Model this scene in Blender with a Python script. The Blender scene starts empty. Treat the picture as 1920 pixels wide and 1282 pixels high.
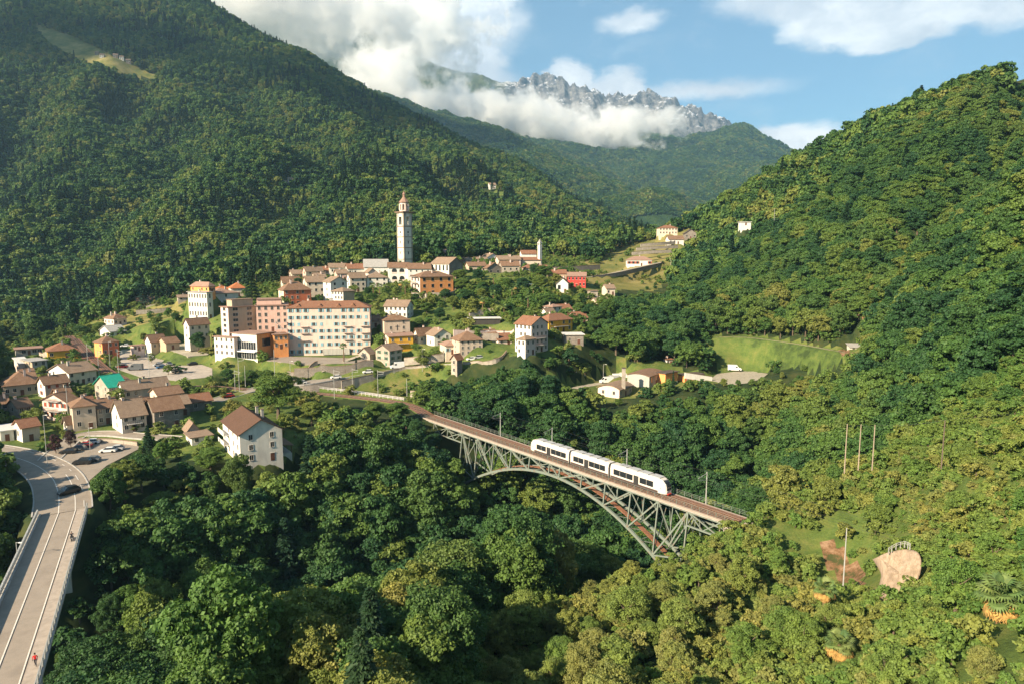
import bpy, math, random
import numpy as np
from math import sin, cos, pi, radians, sqrt, atan2, tan, exp, log
from mathutils import Vector, Matrix
rng = np.random.default_rng(7); random.seed(7)
SC = bpy.context.scene; COL = SC.collection
# ------------------------------------------------------------------ camera, sky, sun, exposure
CAMZ = 100.0; PITCH = radians(7.17); FPX = 1280.0
cam = bpy.data.cameras.new('camera'); cam.sensor_width = 36; cam.lens = 36*FPX/1920
cam.clip_start = 0.5; cam.clip_end = 60000
camo = bpy.data.objects.new('camera', cam); COL.objects.link(camo)
camo.location = (0, 0, CAMZ); camo.rotation_euler = (pi/2-PITCH, 0, 0)
SC.camera = camo
SUN_AZ = Vector((-0.73, -0.683)); SUN_EL = radians(29)      # horizontal direction towards the sun
sd = Vector((SUN_AZ.x*cos(SUN_EL), SUN_AZ.y*cos(SUN_EL), sin(SUN_EL))).normalized()
sun = bpy.data.lights.new('sun', 'SUN'); sun.energy = 4.8; sun.angle = radians(0.6); sun.color = (1, .83, .60)
suno = bpy.data.objects.new('sun', sun); COL.objects.link(suno)
suno.rotation_euler = (-sd).to_track_quat('-Z', 'Y').to_euler()
SC.view_settings.view_transform = 'Standard'; SC.view_settings.look = 'None'
SC.view_settings.exposure = 1.42; SC.view_settings.gamma = 1
SC.cycles.max_bounces = 12; SC.cycles.diffuse_bounces = 2; SC.cycles.glossy_bounces = 2
SC.cycles.transmission_bounces = 3; SC.cycles.transparent_max_bounces = 6; SC.cycles.volume_bounces = 9
SC.cycles.volume_step_rate = 0.45; SC.cycles.volume_max_steps = 160
SC.cycles.caustics_reflective = False; SC.cycles.caustics_refractive = False
SC.cycles.sample_clamp_indirect = 6

class NT:                                                    # short hand for building node trees
    def __init__(s, tree): s.t = tree
    def n(s, kind, inputs=None, **props):
        nd = s.t.nodes.new(kind)
        for k, v in props.items(): setattr(nd, k, v)
        for k, v in (inputs or {}).items(): s.set(nd.inputs[k], v)
        return nd
    def set(s, sock, v):
        if isinstance(v, bpy.types.Node): v = v.outputs[0]
        if isinstance(v, bpy.types.NodeSocket): s.t.links.new(v, sock)
        else:
            if sock.type == 'RGBA' and len(v) == 3: v = (*v, 1)
            sock.default_value = v
    def m(s, op, a, b=0.0, c=None, clamp=False):
        nd = s.t.nodes.new('ShaderNodeMath'); nd.operation = op; nd.use_clamp = clamp
        s.set(nd.inputs[0], a); s.set(nd.inputs[1], b)
        if c is not None: s.set(nd.inputs[2], c)
        return nd.outputs[0]
    def mix(s, f, a, b, blend='MIX'):
        nd = s.t.nodes.new('ShaderNodeMix'); nd.data_type = 'RGBA'; nd.blend_type = blend
        s.set(nd.inputs[0], f); s.set(nd.inputs[6], a); s.set(nd.inputs[7], b)
        return nd.outputs[2]
    def ramp(s, f, stops, interp='LINEAR'):
        nd = s.t.nodes.new('ShaderNodeValToRGB'); cr = nd.color_ramp; cr.interpolation = interp
        while len(cr.elements) < len(stops): cr.elements.new(.5)
        for e, (p, c) in zip(cr.elements, stops):
            e.position = p; e.color = (*c, 1) if len(c) == 3 else c
        s.set(nd.inputs[0], f); return nd.outputs[0]
    def mapr(s, v, a, b, c=0.0, d=1.0, kind='SMOOTHSTEP'):
        nd = s.t.nodes.new('ShaderNodeMapRange'); nd.interpolation_type = kind
        for i, x in enumerate((v, a, b, c, d)): s.set(nd.inputs[i], x)
        return nd.outputs[0]
    def noise(s, vec, scale, detail=4, rough=.55, out=0):
        nd = s.t.nodes.new('ShaderNodeTexNoise')
        if vec is not None: s.set(nd.inputs['Vector'], vec)
        nd.inputs['Scale'].default_value = scale; nd.inputs['Detail'].default_value = detail
        nd.inputs['Roughness'].default_value = rough
        return nd.outputs[out]

wd = bpy.data.worlds.new('World'); SC.world = wd; wd.use_nodes = True
W = NT(wd.node_tree); wd.node_tree.nodes.clear()
sky = W.n('ShaderNodeTexSky', sky_type='NISHITA', sun_disc=False, sun_elevation=SUN_EL,
          sun_rotation=atan2(SUN_AZ.x, SUN_AZ.y), air_density=1.0, dust_density=.4, ozone_density=1.6)
gen = W.n('ShaderNodeTexCoord').outputs['Generated']
nrm = W.n('ShaderNodeVectorMath', {0: gen}, operation='NORMALIZE').outputs[0]
sx = W.n('ShaderNodeSeparateXYZ', {0: nrm}).outputs
# clouds: broken cumulus all round the sky, denser low down, and the banks that stand over the valley
el = W.m('ARCSINE', sx[2]); az = W.m('ARCTAN2', sx[0], sx[1])
flat = W.n('ShaderNodeCombineXYZ', {0: az, 1: W.m('MULTIPLY', el, 1.7), 2: 0.3}).outputs[0]
wob = W.noise(flat, 9, 6, .6, 1)
warp = W.n('ShaderNodeVectorMath', {0: flat, 1: W.n('ShaderNodeVectorMath', {0: wob, 'Scale': .09}, operation='SCALE').outputs[0]}, operation='ADD').outputs[0]
wpx = W.n('ShaderNodeSeparateXYZ', {0: warp}).outputs
body = W.noise(warp, 4.2, 8, .58)
def bank(cx, cy, rx, ry, soft=.5):                            # a cumulus bank: centre and half-size in degrees
    u = W.m('DIVIDE', W.m('SUBTRACT', wpx[0], radians(cx)+.045), radians(rx))
    v = W.m('DIVIDE', W.m('SUBTRACT', wpx[1], radians(cy)*1.7+.045), radians(ry)*1.7)
    r = W.m('SQRT', W.m('ADD', W.m('MULTIPLY', u, u), W.m('MULTIPLY', v, v)))
    return W.mapr(W.m('ADD', r, W.m('MULTIPLY', W.m('SUBTRACT', body, .5), -1.5)), 1+soft*.5, 1-soft*.5)
banks = [(33, 18.5, 14, 4.0, .35), (40, 20, 13, 3.5, .5), (24, 19.0, 9, 2.4, .5), (8, 11.2, 3.6, 3.3, .25), (4.6, 12.2, 2.6, 2.8, .25), (22, 8.0, 6, 1.6, .7),
         (28.5, 14.6, 3.2, .7, .9), (15, 12.6, 5.5, .8, 1.2), (9.6, 18.0, 2.6, .8, .9), (-2, 17.2, 3.0, 1.6, 1.2), (-3, 13.4, 3.0, 1.6, 1.2),
         (-18, 20, 12, 7, .4), (-6, 19.5, 5.5, 3.5, .4), (-4, 15.0, 3.5, 3.0, .5)]
cm = None
for b in banks:
    k = bank(*b); cm = k if cm is None else W.m('MAXIMUM', cm, k)
wide = W.mapr(W.noise(warp, 2.2, 7, .6), .58, .72)            # the rest of the sky, out of this frame
wide = W.m('MULTIPLY', wide, W.mapr(W.m('ABSOLUTE', az), radians(42), radians(60)))
cm = W.m('MAXIMUM', cm, wide)
wisp = W.m('MULTIPLY', W.mapr(W.noise(warp, 6, 8, .7), .5, .8), .28)
cm = W.m('MAXIMUM', cm, wisp)
lum = W.mapr(W.noise(W.n('ShaderNodeVectorMath', {0: warp, 1: (.03, -.05, 0)}, operation='ADD').outputs[0], 7, 8, .62), .38, .66)
ccol = W.mix(lum, (5.6, 5.9, 6.4), (9.4, 9.3, 9.1))
skyc = W.mix(1.0, sky.outputs[0], (.64, .84, .88), 'MULTIPLY')
final = W.mix(cm, skyc, ccol)
bg = W.n('ShaderNodeBackground', {0: final, 1: 0.058})
W.n('ShaderNodeOutputWorld', {0: bg.outputs[0]})

# ------------------------------------------------------------------ pixel rays and small helpers
def ray(px, py):
    cx = (px-960)/FPX; cy = -(py-641)/FPX
    return Vector((cx, cos(PITCH)+cy*sin(PITCH), -sin(PITCH)+cy*cos(PITCH)))
def P(px, py, Y):                                            # the point seen at (px,py) that lies Y metres ahead
    d = ray(px, py); return Vector((0, 0, CAMZ))+d*(Y/d.y)
def PX(x, y, z):                                             # arrays -> photo pixel
    dz = z-CAMZ; f = y*cos(PITCH)-dz*sin(PITCH); u = y*sin(PITCH)+dz*cos(PITCH)
    f = np.maximum(f, .1); return 960+FPX*x/f, 641-FPX*u/f, f
_perm = np.random.default_rng(3).permutation(256); _perm = np.concatenate([_perm, _perm, _perm])
_grad = np.random.default_rng(4).normal(size=(256, 2)); _grad /= np.linalg.norm(_grad, axis=1)[:, None]
def perlin(x, y):
    xi = np.floor(x).astype(int); yi = np.floor(y).astype(int); xf = x-xi; yf = y-yi
    def g(ix, iy, dx, dy):
        h = _perm[_perm[ix & 255]+(iy & 255)]; return _grad[h, 0]*dx+_grad[h, 1]*dy
    u = xf*xf*xf*(xf*(xf*6-15)+10); v = yf*yf*yf*(yf*(yf*6-15)+10)
    a = g(xi, yi, xf, yf)*(1-u)+g(xi+1, yi, xf-1, yf)*u
    b = g(xi, yi+1, xf, yf-1)*(1-u)+g(xi+1, yi+1, xf-1, yf-1)*u
    return (a*(1-v)+b*v)*1.5
def fbm(x, y, o=4, ridged=False):
    r = 0; a = 1; s = 0
    for i in range(o):
        n = perlin(x*2**i+i*17.3, y*2**i-i*9.1)
        r = r+a*((1-np.abs(n)*2) if ridged else n); s += a; a *= .5
    return r/s
def smooth(x, a, b):
    t = np.clip((x-a)/(b-a), 0, 1); return t*t*(3-2*t)
def in_poly(px, py, poly):
    px = np.asarray(px); py = np.asarray(py); r = np.zeros(px.shape, bool); n = len(poly)
    for i in range(n):
        x1, y1 = poly[i]; x2, y2 = poly[(i+1) % n]
        if y1 == y2: continue
        c = ((y1 > py) != (y2 > py)) & (px < (x2-x1)*(py-y1)/(y2-y1)+x1); r ^= c
    return r

# ------------------------------------------------------------------ terrain: control points (pixel x, pixel y, metres ahead) of the ground itself
CP = """
90 862 183|30 850 186|0 900 165|150 808 207|60 829 195|250 812 208|20 785 215|200 750 240|60 742 240|120 745 238|330 750 240|300 700 280|200 690 285|100 700 275|340 690 292|260 660 310|200 660 318
140 640 365|20 668 330|80 650 350|220 608 385|300 590 405|330 560 430|100 628 420|20 640 430|0 610 480|60 600 500|200 560 500|450 530 480|600 500 505|860 478 520|1100 478 560|700 490 500
470 862 180|370 775 228|420 737 262|500 730 262|440 800 205|560 790 212|600 727 270|500 760 235|650 708 277|745 693 281|560 708 280|480 690 290|620 667 300|470 672 290|540 665 295|690 665 298|430 640 305
380 635 315|440 622 320|390 590 350|350 596 348|310 640 322|550 568 340|630 567 345|600 550 372|680 560 350|740 593 330|700 600 325|740 628 312|750 657 300|690 690 287|730 688 287|580 535 400|540 535 420|650 538 402|700 530 405|760 526 412|700 510 430|810 555 372|840 552 380
762 500 436|835 512 412|900 502 430|940 500 442|1000 502 462|1080 536 402|1045 546 382|960 550 372|900 560 350|950 590 332|860 590 335|900 606 312|940 650 285|870 668 280|820 680 283|1000 661 276|1045 623 302|1090 640 300|1040 590 330|1110 560 390|1130 575 380
700 744 259|750 752 248|640 740 262|780 740 262|820 745 262|860 700 275|800 720 272
1100 725 272|1180 744 264|1250 745 258|1300 720 272|1380 695 292|1320 700 285|1450 690 290|1400 650 318|1330 640 325|1500 640 312|1600 658 285|1560 680 265
1200 640 330|1150 600 350|1250 560 400|1200 530 450|1100 520 440|1150 500 520|1250 500 500|1200 470 560|1250 440 610|1270 425 660|1150 470 590
1300 600 350|1400 560 370|1500 560 340|1450 450 440|1350 480 500|1350 430 570|1700 600 262|1700 400 345|1850 350 305|1600 500 330|1600 330 440|1900 600 175|1800 500 235|1920 300 310
1920 128 430|1840 162 450|1750 204 480|1670 230 505|1600 266 530|1540 290 545|1480 322 570|1420 352 595|1400 366 600|1330 402 630|1290 416 645|1265 430 670
1600 740 218|1500 780 200|1700 700 220|1800 650 205|1450 780 205|1400 800 205|1350 760 235
1375 972 136|1450 950 138|1500 930 142|1582 1090 114|1600 960 128|1700 950 122|1690 1090 98|1690 1030 108|1650 1150 92|1800 900 110|1900 820 115|1900 1000 84|1875 1190 61|1800 1250 58|1570 1250 74|1600 1282 70|1400 1240 84|1300 1240 88|1200 1282 86|1100 1282 88|1000 1282 94|1350 1130 106|1450 1050 116|1900 1282 52|1750 1000 105
0 500 640|200 500 610|400 500 560|0 400 820|200 400 780|400 400 740|600 460 580|600 400 700|800 440 610|800 380 740|900 400 740|1000 420 760|1100 440 800|1150 455 850
0 300 1010|200 300 980|400 300 950|600 300 960|800 330 950|0 180 1230|200 200 1180|400 200 1230|600 220 1220|0 60 1420|200 110 1330|330 145 1300|100 60 1400|240 60 1520
0 -100 1900|380 8 1640|250 -40 1750|450 50 1620|520 88 1600|600 120 1580|700 182 1540|800 236 1500|900 288 1450|1000 332 1400|1100 392 1340|1190 444 1270|1000 370 1100|1100 420 1020|900 330 1150|750 250 1300
"""
cps = []
for tok in CP.replace('\n', '|').split('|'):
    if tok.strip():
        a, b, c = map(float, tok.split()); p = P(a, b, c); cps.append((p.x, p.y, p.z))
# ground beyond the ridges, beside and behind the camera
cps += [(-900, 2300, 260), (-400, 2200, 200), (0, 2100, 120), (350, 1900, 90), (500, 1300, 100), (700, 900, 90), (600, 700, 110), (-1700, 2300, 700), (-2000, 1500, 760), (-1500, 900, 420), (-1200, 500, 180), (-900, 250, 90), (-500, 150, 40),
        (350, 760, 90), (600, 500, 190), (900, 400, 260), (700, 200, 230), (450, 100, 190), (300, 0, 150), (200, -100, 110), (130, 60, 92), (170, 120, 104), (80, 0, 66), (30, -60, 40), (-60, -100, 25), (-250, 0, 35), (-200, 80, 40), (-160, 150, 44), (-260, 220, 46), (-350, 350, 44), (800, 1500, 150), (900, 2300, 130), (0, 20, 46), (40, 40, 56)]
cps = np.array(cps)
FO = 150.0                                                   # the mesh fans out from a point well behind the camera
def uv(x, y): return x/(y+FO), np.log(y+FO)
def tps_fit(pts, lam):
    u, v = uv(pts[:, 0], pts[:, 1]); A = np.stack([u, v], 1)
    d = np.linalg.norm(A[:, None]-A[None], axis=2); K = d*d*np.log(d+1e-9); n = len(pts)
    M = np.zeros((n+3, n+3)); M[:n, :n] = K+lam*np.eye(n); M[:n, n] = 1; M[:n, n+1:] = A; M[n, :n] = 1; M[n+1:, :n] = A.T
    w = np.linalg.solve(M, np.concatenate([pts[:, 2], [0, 0, 0]])); return A, w
def tps_eval(A, w, x, y):
    u, v = uv(x, y); o = np.zeros(u.shape)
    for i in range(len(A)):
        d2 = (u-A[i, 0])**2+(v-A[i, 1])**2; o += w[i]*.5*d2*np.log(d2+1e-12)
    return o+w[-3]+w[-2]*u+w[-1]*v
TA, TW = tps_fit(cps, .00002)
BC = Vector((12.8, 176)); BD = Vector((-.629, .777)); BN = Vector((.777, .629))   # viaduct: centre, along the deck (away), up the gorge
def height_raw(x, y):
    z = tps_eval(TA, TW, x, y)
    d = (x-BC.x)*BD.x+(y-BC.y)*BD.y; n = (x-BC.x)*BN.x+(y-BC.y)*BN.y
    dd = d+8*np.sin(n/37)*smooth(np.abs(n), 10, 60)
    k = np.interp(n, [-160, -65, -20, 40], [.75, .84, .70, .72])
    g = 2+np.where(dd > 0, dd*k, -dd*.62+np.maximum(-dd-46, 0)*.9)
    g = g+np.maximum(n-55, 0)*.55+np.maximum(-n-260, 0)*.4
    z = np.where(g < z, g+(z-g)*smooth(np.abs(dd), 62, 110)*.8, z)
    amp = smooth(y, 420, 900)
    z = z+amp*(fbm(x/260, y/260, 4)*26+fbm(x/90+5, y/90, 3)*8)*(1-.6*smooth(y, 1250, 1500))
    z = z+fbm(x/30, y/30, 3)*.8*smooth(y, 60, 200)*0+smooth(x-.25*y, 40, 160)*fbm(x/60, y/60, 4)*9
    sp = (x*.9+y*.42)/170+.6*fbm(x/400, y/400, 2)             # spurs and gullies running down the left valley side
    z = z+smooth(y-.25*x, 560, 900)*smooth(-x+.2*y, -50, 250)*np.sin(sp*2*pi)*20*(1-.85*smooth(y, 1150, 1450))
    return z
NU, NV = 500, 430
gu = np.linspace(-1.25, 1.25, NU); gv = np.linspace(log(FO-60), log(2500+FO), NV)
GU, GV = np.meshgrid(gu, gv); GY = np.exp(GV)-FO; GX = GU*(GY+FO)
GZ = height_raw(GX, GY)
def H(x, y):
    x = np.asarray(x, float); y = np.asarray(y, float)
    u, v = uv(x, y); i = np.clip((u-gu[0])/(gu[1]-gu[0]), 0, NU-1.001); j = np.clip((v-gv[0])/(gv[1]-gv[0]), 0, NV-1.001)
    a = i.astype(int); b = j.astype(int); s = i-a; t = j-b
    return (GZ[b, a]*(1-s)+GZ[b, a+1]*s)*(1-t)+(GZ[b+1, a]*(1-s)+GZ[b+1, a+1]*s)*t
def flatten(x, y, r, z, soft=6):                              # level a building plot or a road bed into the ground
    R = r+soft; v0 = max(y-R+FO, 30.0); j0 = max(0, int((log(v0)-gv[0])/(gv[1]-gv[0]))-1); j1 = min(NV, int((log(max(y+R+FO, 31))-gv[0])/(gv[1]-gv[0]))+2)
    if j1 <= j0: return
    sl = slice(j0, j1)
    us = [(x+sx*R)/(y+FO+sy*R) for sx in (-1, 1) for sy in (-1, 1)]
    i0 = max(0, int((min(us)-gu[0])/(gu[1]-gu[0]))-1); i1 = min(NU, int((max(us)-gu[0])/(gu[1]-gu[0]))+2); si = slice(i0, i1)
    d = np.hypot(GX[sl, si]-x, GY[sl, si]-y); w = 1-smooth(d, r, R); GZ[sl, si] = GZ[sl, si]*(1-w)+z*w
def G(px, py, y0=40, y1=2400):                               # where the ray through a photo pixel meets the ground
    d = ray(px, py); k = np.exp(np.linspace(log(y0), log(y1), 1600)); t = k/d.y
    z = CAMZ+d.z*t; h = H(d.x*t, k); hit = np.nonzero(z < h)[0]
    i = hit[0] if len(hit) else len(k)-1
    t = t[i]; return Vector((d.x*t, k[i], float(H(d.x*t, k[i]))))

def mesh_from(name, V, F, mats=(), mi=None, smooth_=False):
    me = bpy.data.meshes.new(name); V = np.asarray(V, np.float32)
    if isinstance(F, np.ndarray):
        k = F.shape[1]; me.vertices.add(len(V)); me.vertices.foreach_set('co', V.ravel())
        me.loops.add(F.size); me.loops.foreach_set('vertex_index', F.ravel().astype(np.int32))
        me.polygons.add(len(F)); me.polygons.foreach_set('loop_start', np.arange(0, F.size, k, dtype=np.int32))
        me.update(calc_edges=True)
    else: me.from_pydata([tuple(v) for v in V.tolist()], [], F)
    for m in mats: me.materials.append(m)
    if mi is not None: me.polygons.foreach_set('material_index', np.asarray(mi, np.int32))
    if smooth_: me.polygons.foreach_set('use_smooth', np.ones(len(me.polygons), bool))
    me.update(); return me
def link(name, me, parent=None, kind=None, label=None, cat=None, group=None, loc=None, rz=None):
    o = bpy.data.objects.new(name, me); COL.objects.link(o)
    if parent is not None: o.parent = parent
    if kind: o['kind'] = kind
    if label: o['label'] = label
    if cat: o['category'] = cat
    if group: o['group'] = group
    if loc is not None: o.location = loc
    if rz is not None: o.rotation_euler = (0, 0, rz)
    return o
def empty(name, loc, rz=0, label=None, cat=None, group=None):
    return link(name, None, None, None, label, cat, group, loc, rz)
def grid_faces(nv, nu):
    i = np.arange(nu-1)[None, :]+np.arange(nv-1)[:, None]*nu
    return np.stack([i, i+1, i+nu+1, i+nu], -1).reshape(-1, 4)

# ------------------------------------------------------------------ materials
MATS = {}
def mat(name, fn):
    if name in MATS: return MATS[name]
    m = bpy.data.materials.new(name); m.use_nodes = True; m.node_tree.nodes.clear(); t = NT(m.node_tree)
    r = fn(t)
    if r is not None: t.n('ShaderNodeOutputMaterial', {0: r})
    MATS[name] = m; return m
def bsdf(t, col, rough=.8, metal=0, bump=None, spec=.3):
    d = {'Base Color': col, 'Roughness': rough, 'Metallic': metal, 'Specular IOR Level': spec}
    b = t.n('ShaderNodeBsdfPrincipled', d)
    if bump is not None: t.set(b.inputs['Normal'], t.n('ShaderNodeBump', {'Strength': bump[1], 'Distance': bump[2], 'Height': bump[0]}).outputs[0])
    return b.outputs[0]
def plain(name, col, rough=.7, metal=0, var=.12, scale=1.5, spec=.3):
    def f(t):
        pos = t.n('ShaderNodeNewGeometry').outputs['Position']
        n = t.noise(pos, scale, 5, .65)
        c = t.mix(t.mapr(n, .3, .7), tuple(x*(1-var) for x in col), tuple(min(1, x*(1+var)) for x in col))
        return bsdf(t, c, rough, metal, None, spec)
    return mat(name, f)
def leaf_mat(name, cols, trans=.22, hue=.0):
    def f(t):
        info = t.n('ShaderNodeObjectInfo'); geo = t.n('ShaderNodeNewGeometry')
        big = t.noise(geo.outputs['Position'], .012, 3, .5); small = t.noise(geo.outputs['Position'], .9, 3, .6)
        f1 = t.m('ADD', t.m('MULTIPLY', info.outputs['Random'], .7), t.m('MULTIPLY', t.m('SUBTRACT', big, .48), 2.0))
        c = t.ramp(f1, [(i/(len(cols)-1)*.9+.05, k) for i, k in enumerate(cols)])
        c = t.mix(t.mapr(small, .3, .7), t.mix(1.0, c, (.72, .76, .8), 'MULTIPLY'), t.mix(1.0, c, (1.3, 1.25, 1.1), 'MULTIPLY'))
        d = bsdf(t, c, .62, 0, None, .25)
        tr = t.n('ShaderNodeBsdfTranslucent', {0: t.mix(1.0, c, (1.25, 1.3, .6), 'MULTIPLY')}).outputs[0]
        return t.n('ShaderNodeMixShader', {0: trans, 1: d, 2: tr}).outputs[0]
    return mat(name, f)
DRYLEAF = leaf_mat('dry_leaves', [(.16, .15, .05), (.22, .18, .07)])
LEAF = leaf_mat('leaves', [(.032, .084, .027), (.058, .124, .029), (.094, .156, .033), (.136, .174, .039), (.168, .178, .046)])
LEAFD = leaf_mat('leaves_deep', [(.024, .070, .027), (.040, .096, .028), (.062, .122, .031), (.092, .140, .035)])
LEAFY = leaf_mat('leaves_light', [(.074, .145, .032), (.114, .178, .037), (.158, .196, .044), (.198, .196, .052)])
SCRUB = leaf_mat('scrub_leaves', [(.085, .172, .038), (.125, .206, .045), (.168, .224, .055), (.212, .222, .07)], .3)
NEEDLE = leaf_mat('needles', [(.010, .036, .020), (.018, .048, .022), (.03, .060, .022)], .1)
BARK = plain('bark', (.12, .09, .065), .9, 0, .3, 6)
# ------------------------------------------------------------------ ground sheet
GRASS_POLYS = []
def m_ground(t):
    pos = t.n('ShaderNodeNewGeometry').outputs['Position']
    n1 = t.noise(pos, .03, 5, .6); n2 = t.noise(pos, .25, 6, .65); n3 = t.noise(pos, 2.2, 5, .7)
    g = t.ramp(t.m('ADD', t.m('MULTIPLY', n1, .5), t.m('MULTIPLY', n2, .5)), [(.36, (.035, .055, .018)), (.47, (.075, .112, .028)), (.56, (.115, .135, .038)), (.68, (.20, .16, .07))])
    g = t.mix(t.mapr(n3, .35, .7), g, t.mix(1.0, g, (1.35, 1.3, 1.2), 'MULTIPLY'))
    return bsdf(t, g, .95, 0, (n3, .6, .4), .1)
M_GROUND = mat('meadow', m_ground)
def m_hay(t):
    pos = t.n('ShaderNodeNewGeometry').outputs['Position']; n1 = t.noise(pos, .04, 6, .65); n3 = t.noise(pos, 1.2, 5, .7)
    g = t.ramp(n1, [(.36, (.10, .12, .035)), (.5, (.19, .17, .055)), (.64, (.28, .23, .09))]); return bsdf(t, t.mix(t.mapr(n3, .35, .7), g, t.mix(1.0, g, (.75, .8, .75), 'MULTIPLY')), .95, 0, None, .1)
M_HAY = mat('hay_meadow', m_hay)
def m_earth(t):
    pos = t.n('ShaderNodeNewGeometry').outputs['Position']; n1 = t.noise(pos, .5, 7, .7)
    return bsdf(t, t.ramp(n1, [(.40, (.06, .065, .025)), (.5, (.17, .095, .05)), (.62, (.28, .18, .11))]), .95, 0, (n1, .8, .5), .1)
M_EARTH = mat('bare_earth', m_earth)
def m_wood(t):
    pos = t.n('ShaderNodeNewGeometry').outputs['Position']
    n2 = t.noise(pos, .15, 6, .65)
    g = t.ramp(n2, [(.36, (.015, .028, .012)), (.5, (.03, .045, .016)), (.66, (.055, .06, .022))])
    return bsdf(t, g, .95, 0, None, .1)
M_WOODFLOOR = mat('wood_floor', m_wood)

# ------------------------------------------------------------------ trees
def crown(seed, R, Hc, n, leaf, lobes=14, cz=None, flat=.8, fill=.12, up=.35, aspect=.75, clump=.2, per=None):
    """lobes -> clumps of twigs on the lobes -> leaf sprays on the clumps, with gaps between the clumps"""
    r = np.random.default_rng(seed); cz = Hc*.5 if cz is None else cz
    c = []; rad = []
    for i in range(lobes):
        a = i*2.399+r.uniform(-.7, .7); t = (i+.5)/lobes; zz = t*1.7-.75
        rr = sqrt(max(.02, 1-min(1, abs(zz))**1.7))*R*r.uniform(.35, .78)
        c.append((cos(a)*rr, sin(a)*rr, cz+zz*Hc*.42+r.uniform(-.4, .4))); rad.append(R*r.uniform(.22, .44))
    c.append((r.uniform(-.5, .5), r.uniform(-.5, .5), cz+Hc*.12)); rad.append(R*.5)
    c = np.array(c); rad = np.array(rad)
    nc = max(10, int(n/(per or 90))); w = rad**2; w /= w.sum(); k = r.choice(len(c), nc, p=w)
    d = r.normal(size=(nc, 3)); d[:, 2] = np.where(d[:, 2] < -.3, -d[:, 2]*.7, d[:, 2]); d /= np.linalg.norm(d, axis=1)[:, None]
    q = c[k]+d*(rad[k]*r.uniform(.72, 1.12, nc))[:, None]*np.array([1, 1, flat])
    keep = np.ones(nc, bool)
    for j in range(len(c)):
        dist = np.linalg.norm((q-c[j])/np.array([1, 1, flat]), axis=1); keep &= ~((dist < rad[j]*.66) & (k != j))
    q = q[keep]; dq = d[keep]; cr = R*clump*r.uniform(.55, 1.25, len(q))
    m = n; kk = r.integers(0, len(q), m); e = r.normal(size=(m, 3)); e += dq[kk]*.9; e[:, 2] += .35; e /= np.linalg.norm(e, axis=1)[:, None]
    rr = cr[kk]*np.where(r.random(m) < fill, r.random(m), r.uniform(.75, 1.1, m)); p = q[kk]+e*rr[:, None]*np.array([1.15, 1.15, .7])
    nn = e*.7+r.normal(size=(m, 3))*.55+np.array([0, 0, up]); nn /= np.linalg.norm(nn, axis=1)[:, None]
    t1 = np.cross(nn, r.normal(size=(m, 3))); t1 /= np.linalg.norm(t1, axis=1)[:, None]; t2 = np.cross(nn, t1)
    s = leaf*r.uniform(.5, 1.3, size=m)[:, None]
    V = np.stack([p-t1*s, p-t2*s*aspect-nn*s*.2, p+t1*s*1.0, p+t2*s*aspect+nn*s*.1], 1).reshape(-1, 3)
    return V, np.arange(m*4).reshape(-1, 4)
def conifer(seed, R, Hc, n, leaf, z0=1.0):
    r = np.random.default_rng(seed); t = r.random(n)**.75; lay = np.floor(t*13)/13; t2 = lay+(t-lay)*.55
    rr = R*(1-t2)**.85*(.25+.75*r.random(n)**.5)*(1+.25*np.sin(t*90))
    a = r.integers(0, 9, n)*.7+r.normal(size=n)*.24+lay*9
    p = np.stack([np.cos(a)*rr, np.sin(a)*rr, z0+t2*(Hc-z0)-rr*.28], 1)
    d = np.stack([np.cos(a), np.sin(a), -.25*np.ones(n)], 1)+r.normal(size=(n, 3))*.25
    d /= np.linalg.norm(d, axis=1)[:, None]; s = leaf*r.uniform(.6, 1.3, size=n)[:, None]
    t1 = np.cross(d, np.array([0, 0, 1])+r.normal(size=(n, 3))*.4); t1 /= np.linalg.norm(t1, axis=1)[:, None]
    V = np.stack([p-d*s, p-t1*s*.5, p+d*s, p+t1*s*.5], 1).reshape(-1, 3)
    return V, np.arange(n*4).reshape(-1, 4)
def limb(V, F, a, b, ra, rb, k=6):
    a = Vector(a); b = Vector(b); d = (b-a).normalized(); x = d.orthogonal().normalized(); y = d.cross(x); o = len(V)
    for q, rr in ((a, ra), (b, rb)):
        for i in range(k):
            t = 2*pi*i/k; V.append(tuple(q+x*cos(t)*rr+y*sin(t)*rr))
    for i in range(k):
        j = (i+1) % k; F.append((o+i, o+j, o+k+j, o+k+i))
    F.append(tuple(o+k+i for i in range(k)))
def trunk(seed, h, r0, spread, top):
    r = random.Random(seed); V = []; F = []; pts = [(0, 0, -2.5)]; x = y = 0
    for i in range(1, 5):
        x += r.uniform(-.25, .25); y += r.uniform(-.25, .25); pts.append((x, y, h*i/4))
    for i in range(4): limb(V, F, pts[i], pts[i+1], r0*(1-.2*i), r0*(1-.2*(i+1)))
    for i in range(7):
        a = i*2.4+r.uniform(-.3, .3); q = pts[2+i % 3]
        e = (q[0]+cos(a)*spread*r.uniform(.5, .9), q[1]+sin(a)*spread*r.uniform(.5, .9), min(top, q[2]+r.uniform(1.5, 4.5)))
        mid = ((q[0]+e[0])/2, (q[1]+e[1])/2, (q[2]+e[2])/2-.2)
        limb(V, F, q, mid, r0*.42, r0*.28, 5); limb(V, F, mid, e, r0*.28, r0*.08, 5)
    return V, F
def joined(name, crownVF, trunkVF, leafm):
    V, F = crownVF; tv, tf = trunkVF; n = len(V)
    allV = np.concatenate([V, np.array(tv)]); F2 = [tuple(f) for f in F.tolist()]+[tuple(i+n for i in f) for f in tf]
    return mesh_from(name, allV, F2, (leafm, BARK), [0]*len(F)+[1]*len(tf))
KIND = {}       # kind -> list of (crown mesh, trunk mesh, height)
def add_kind(k, lst): KIND[k] = lst
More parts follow.
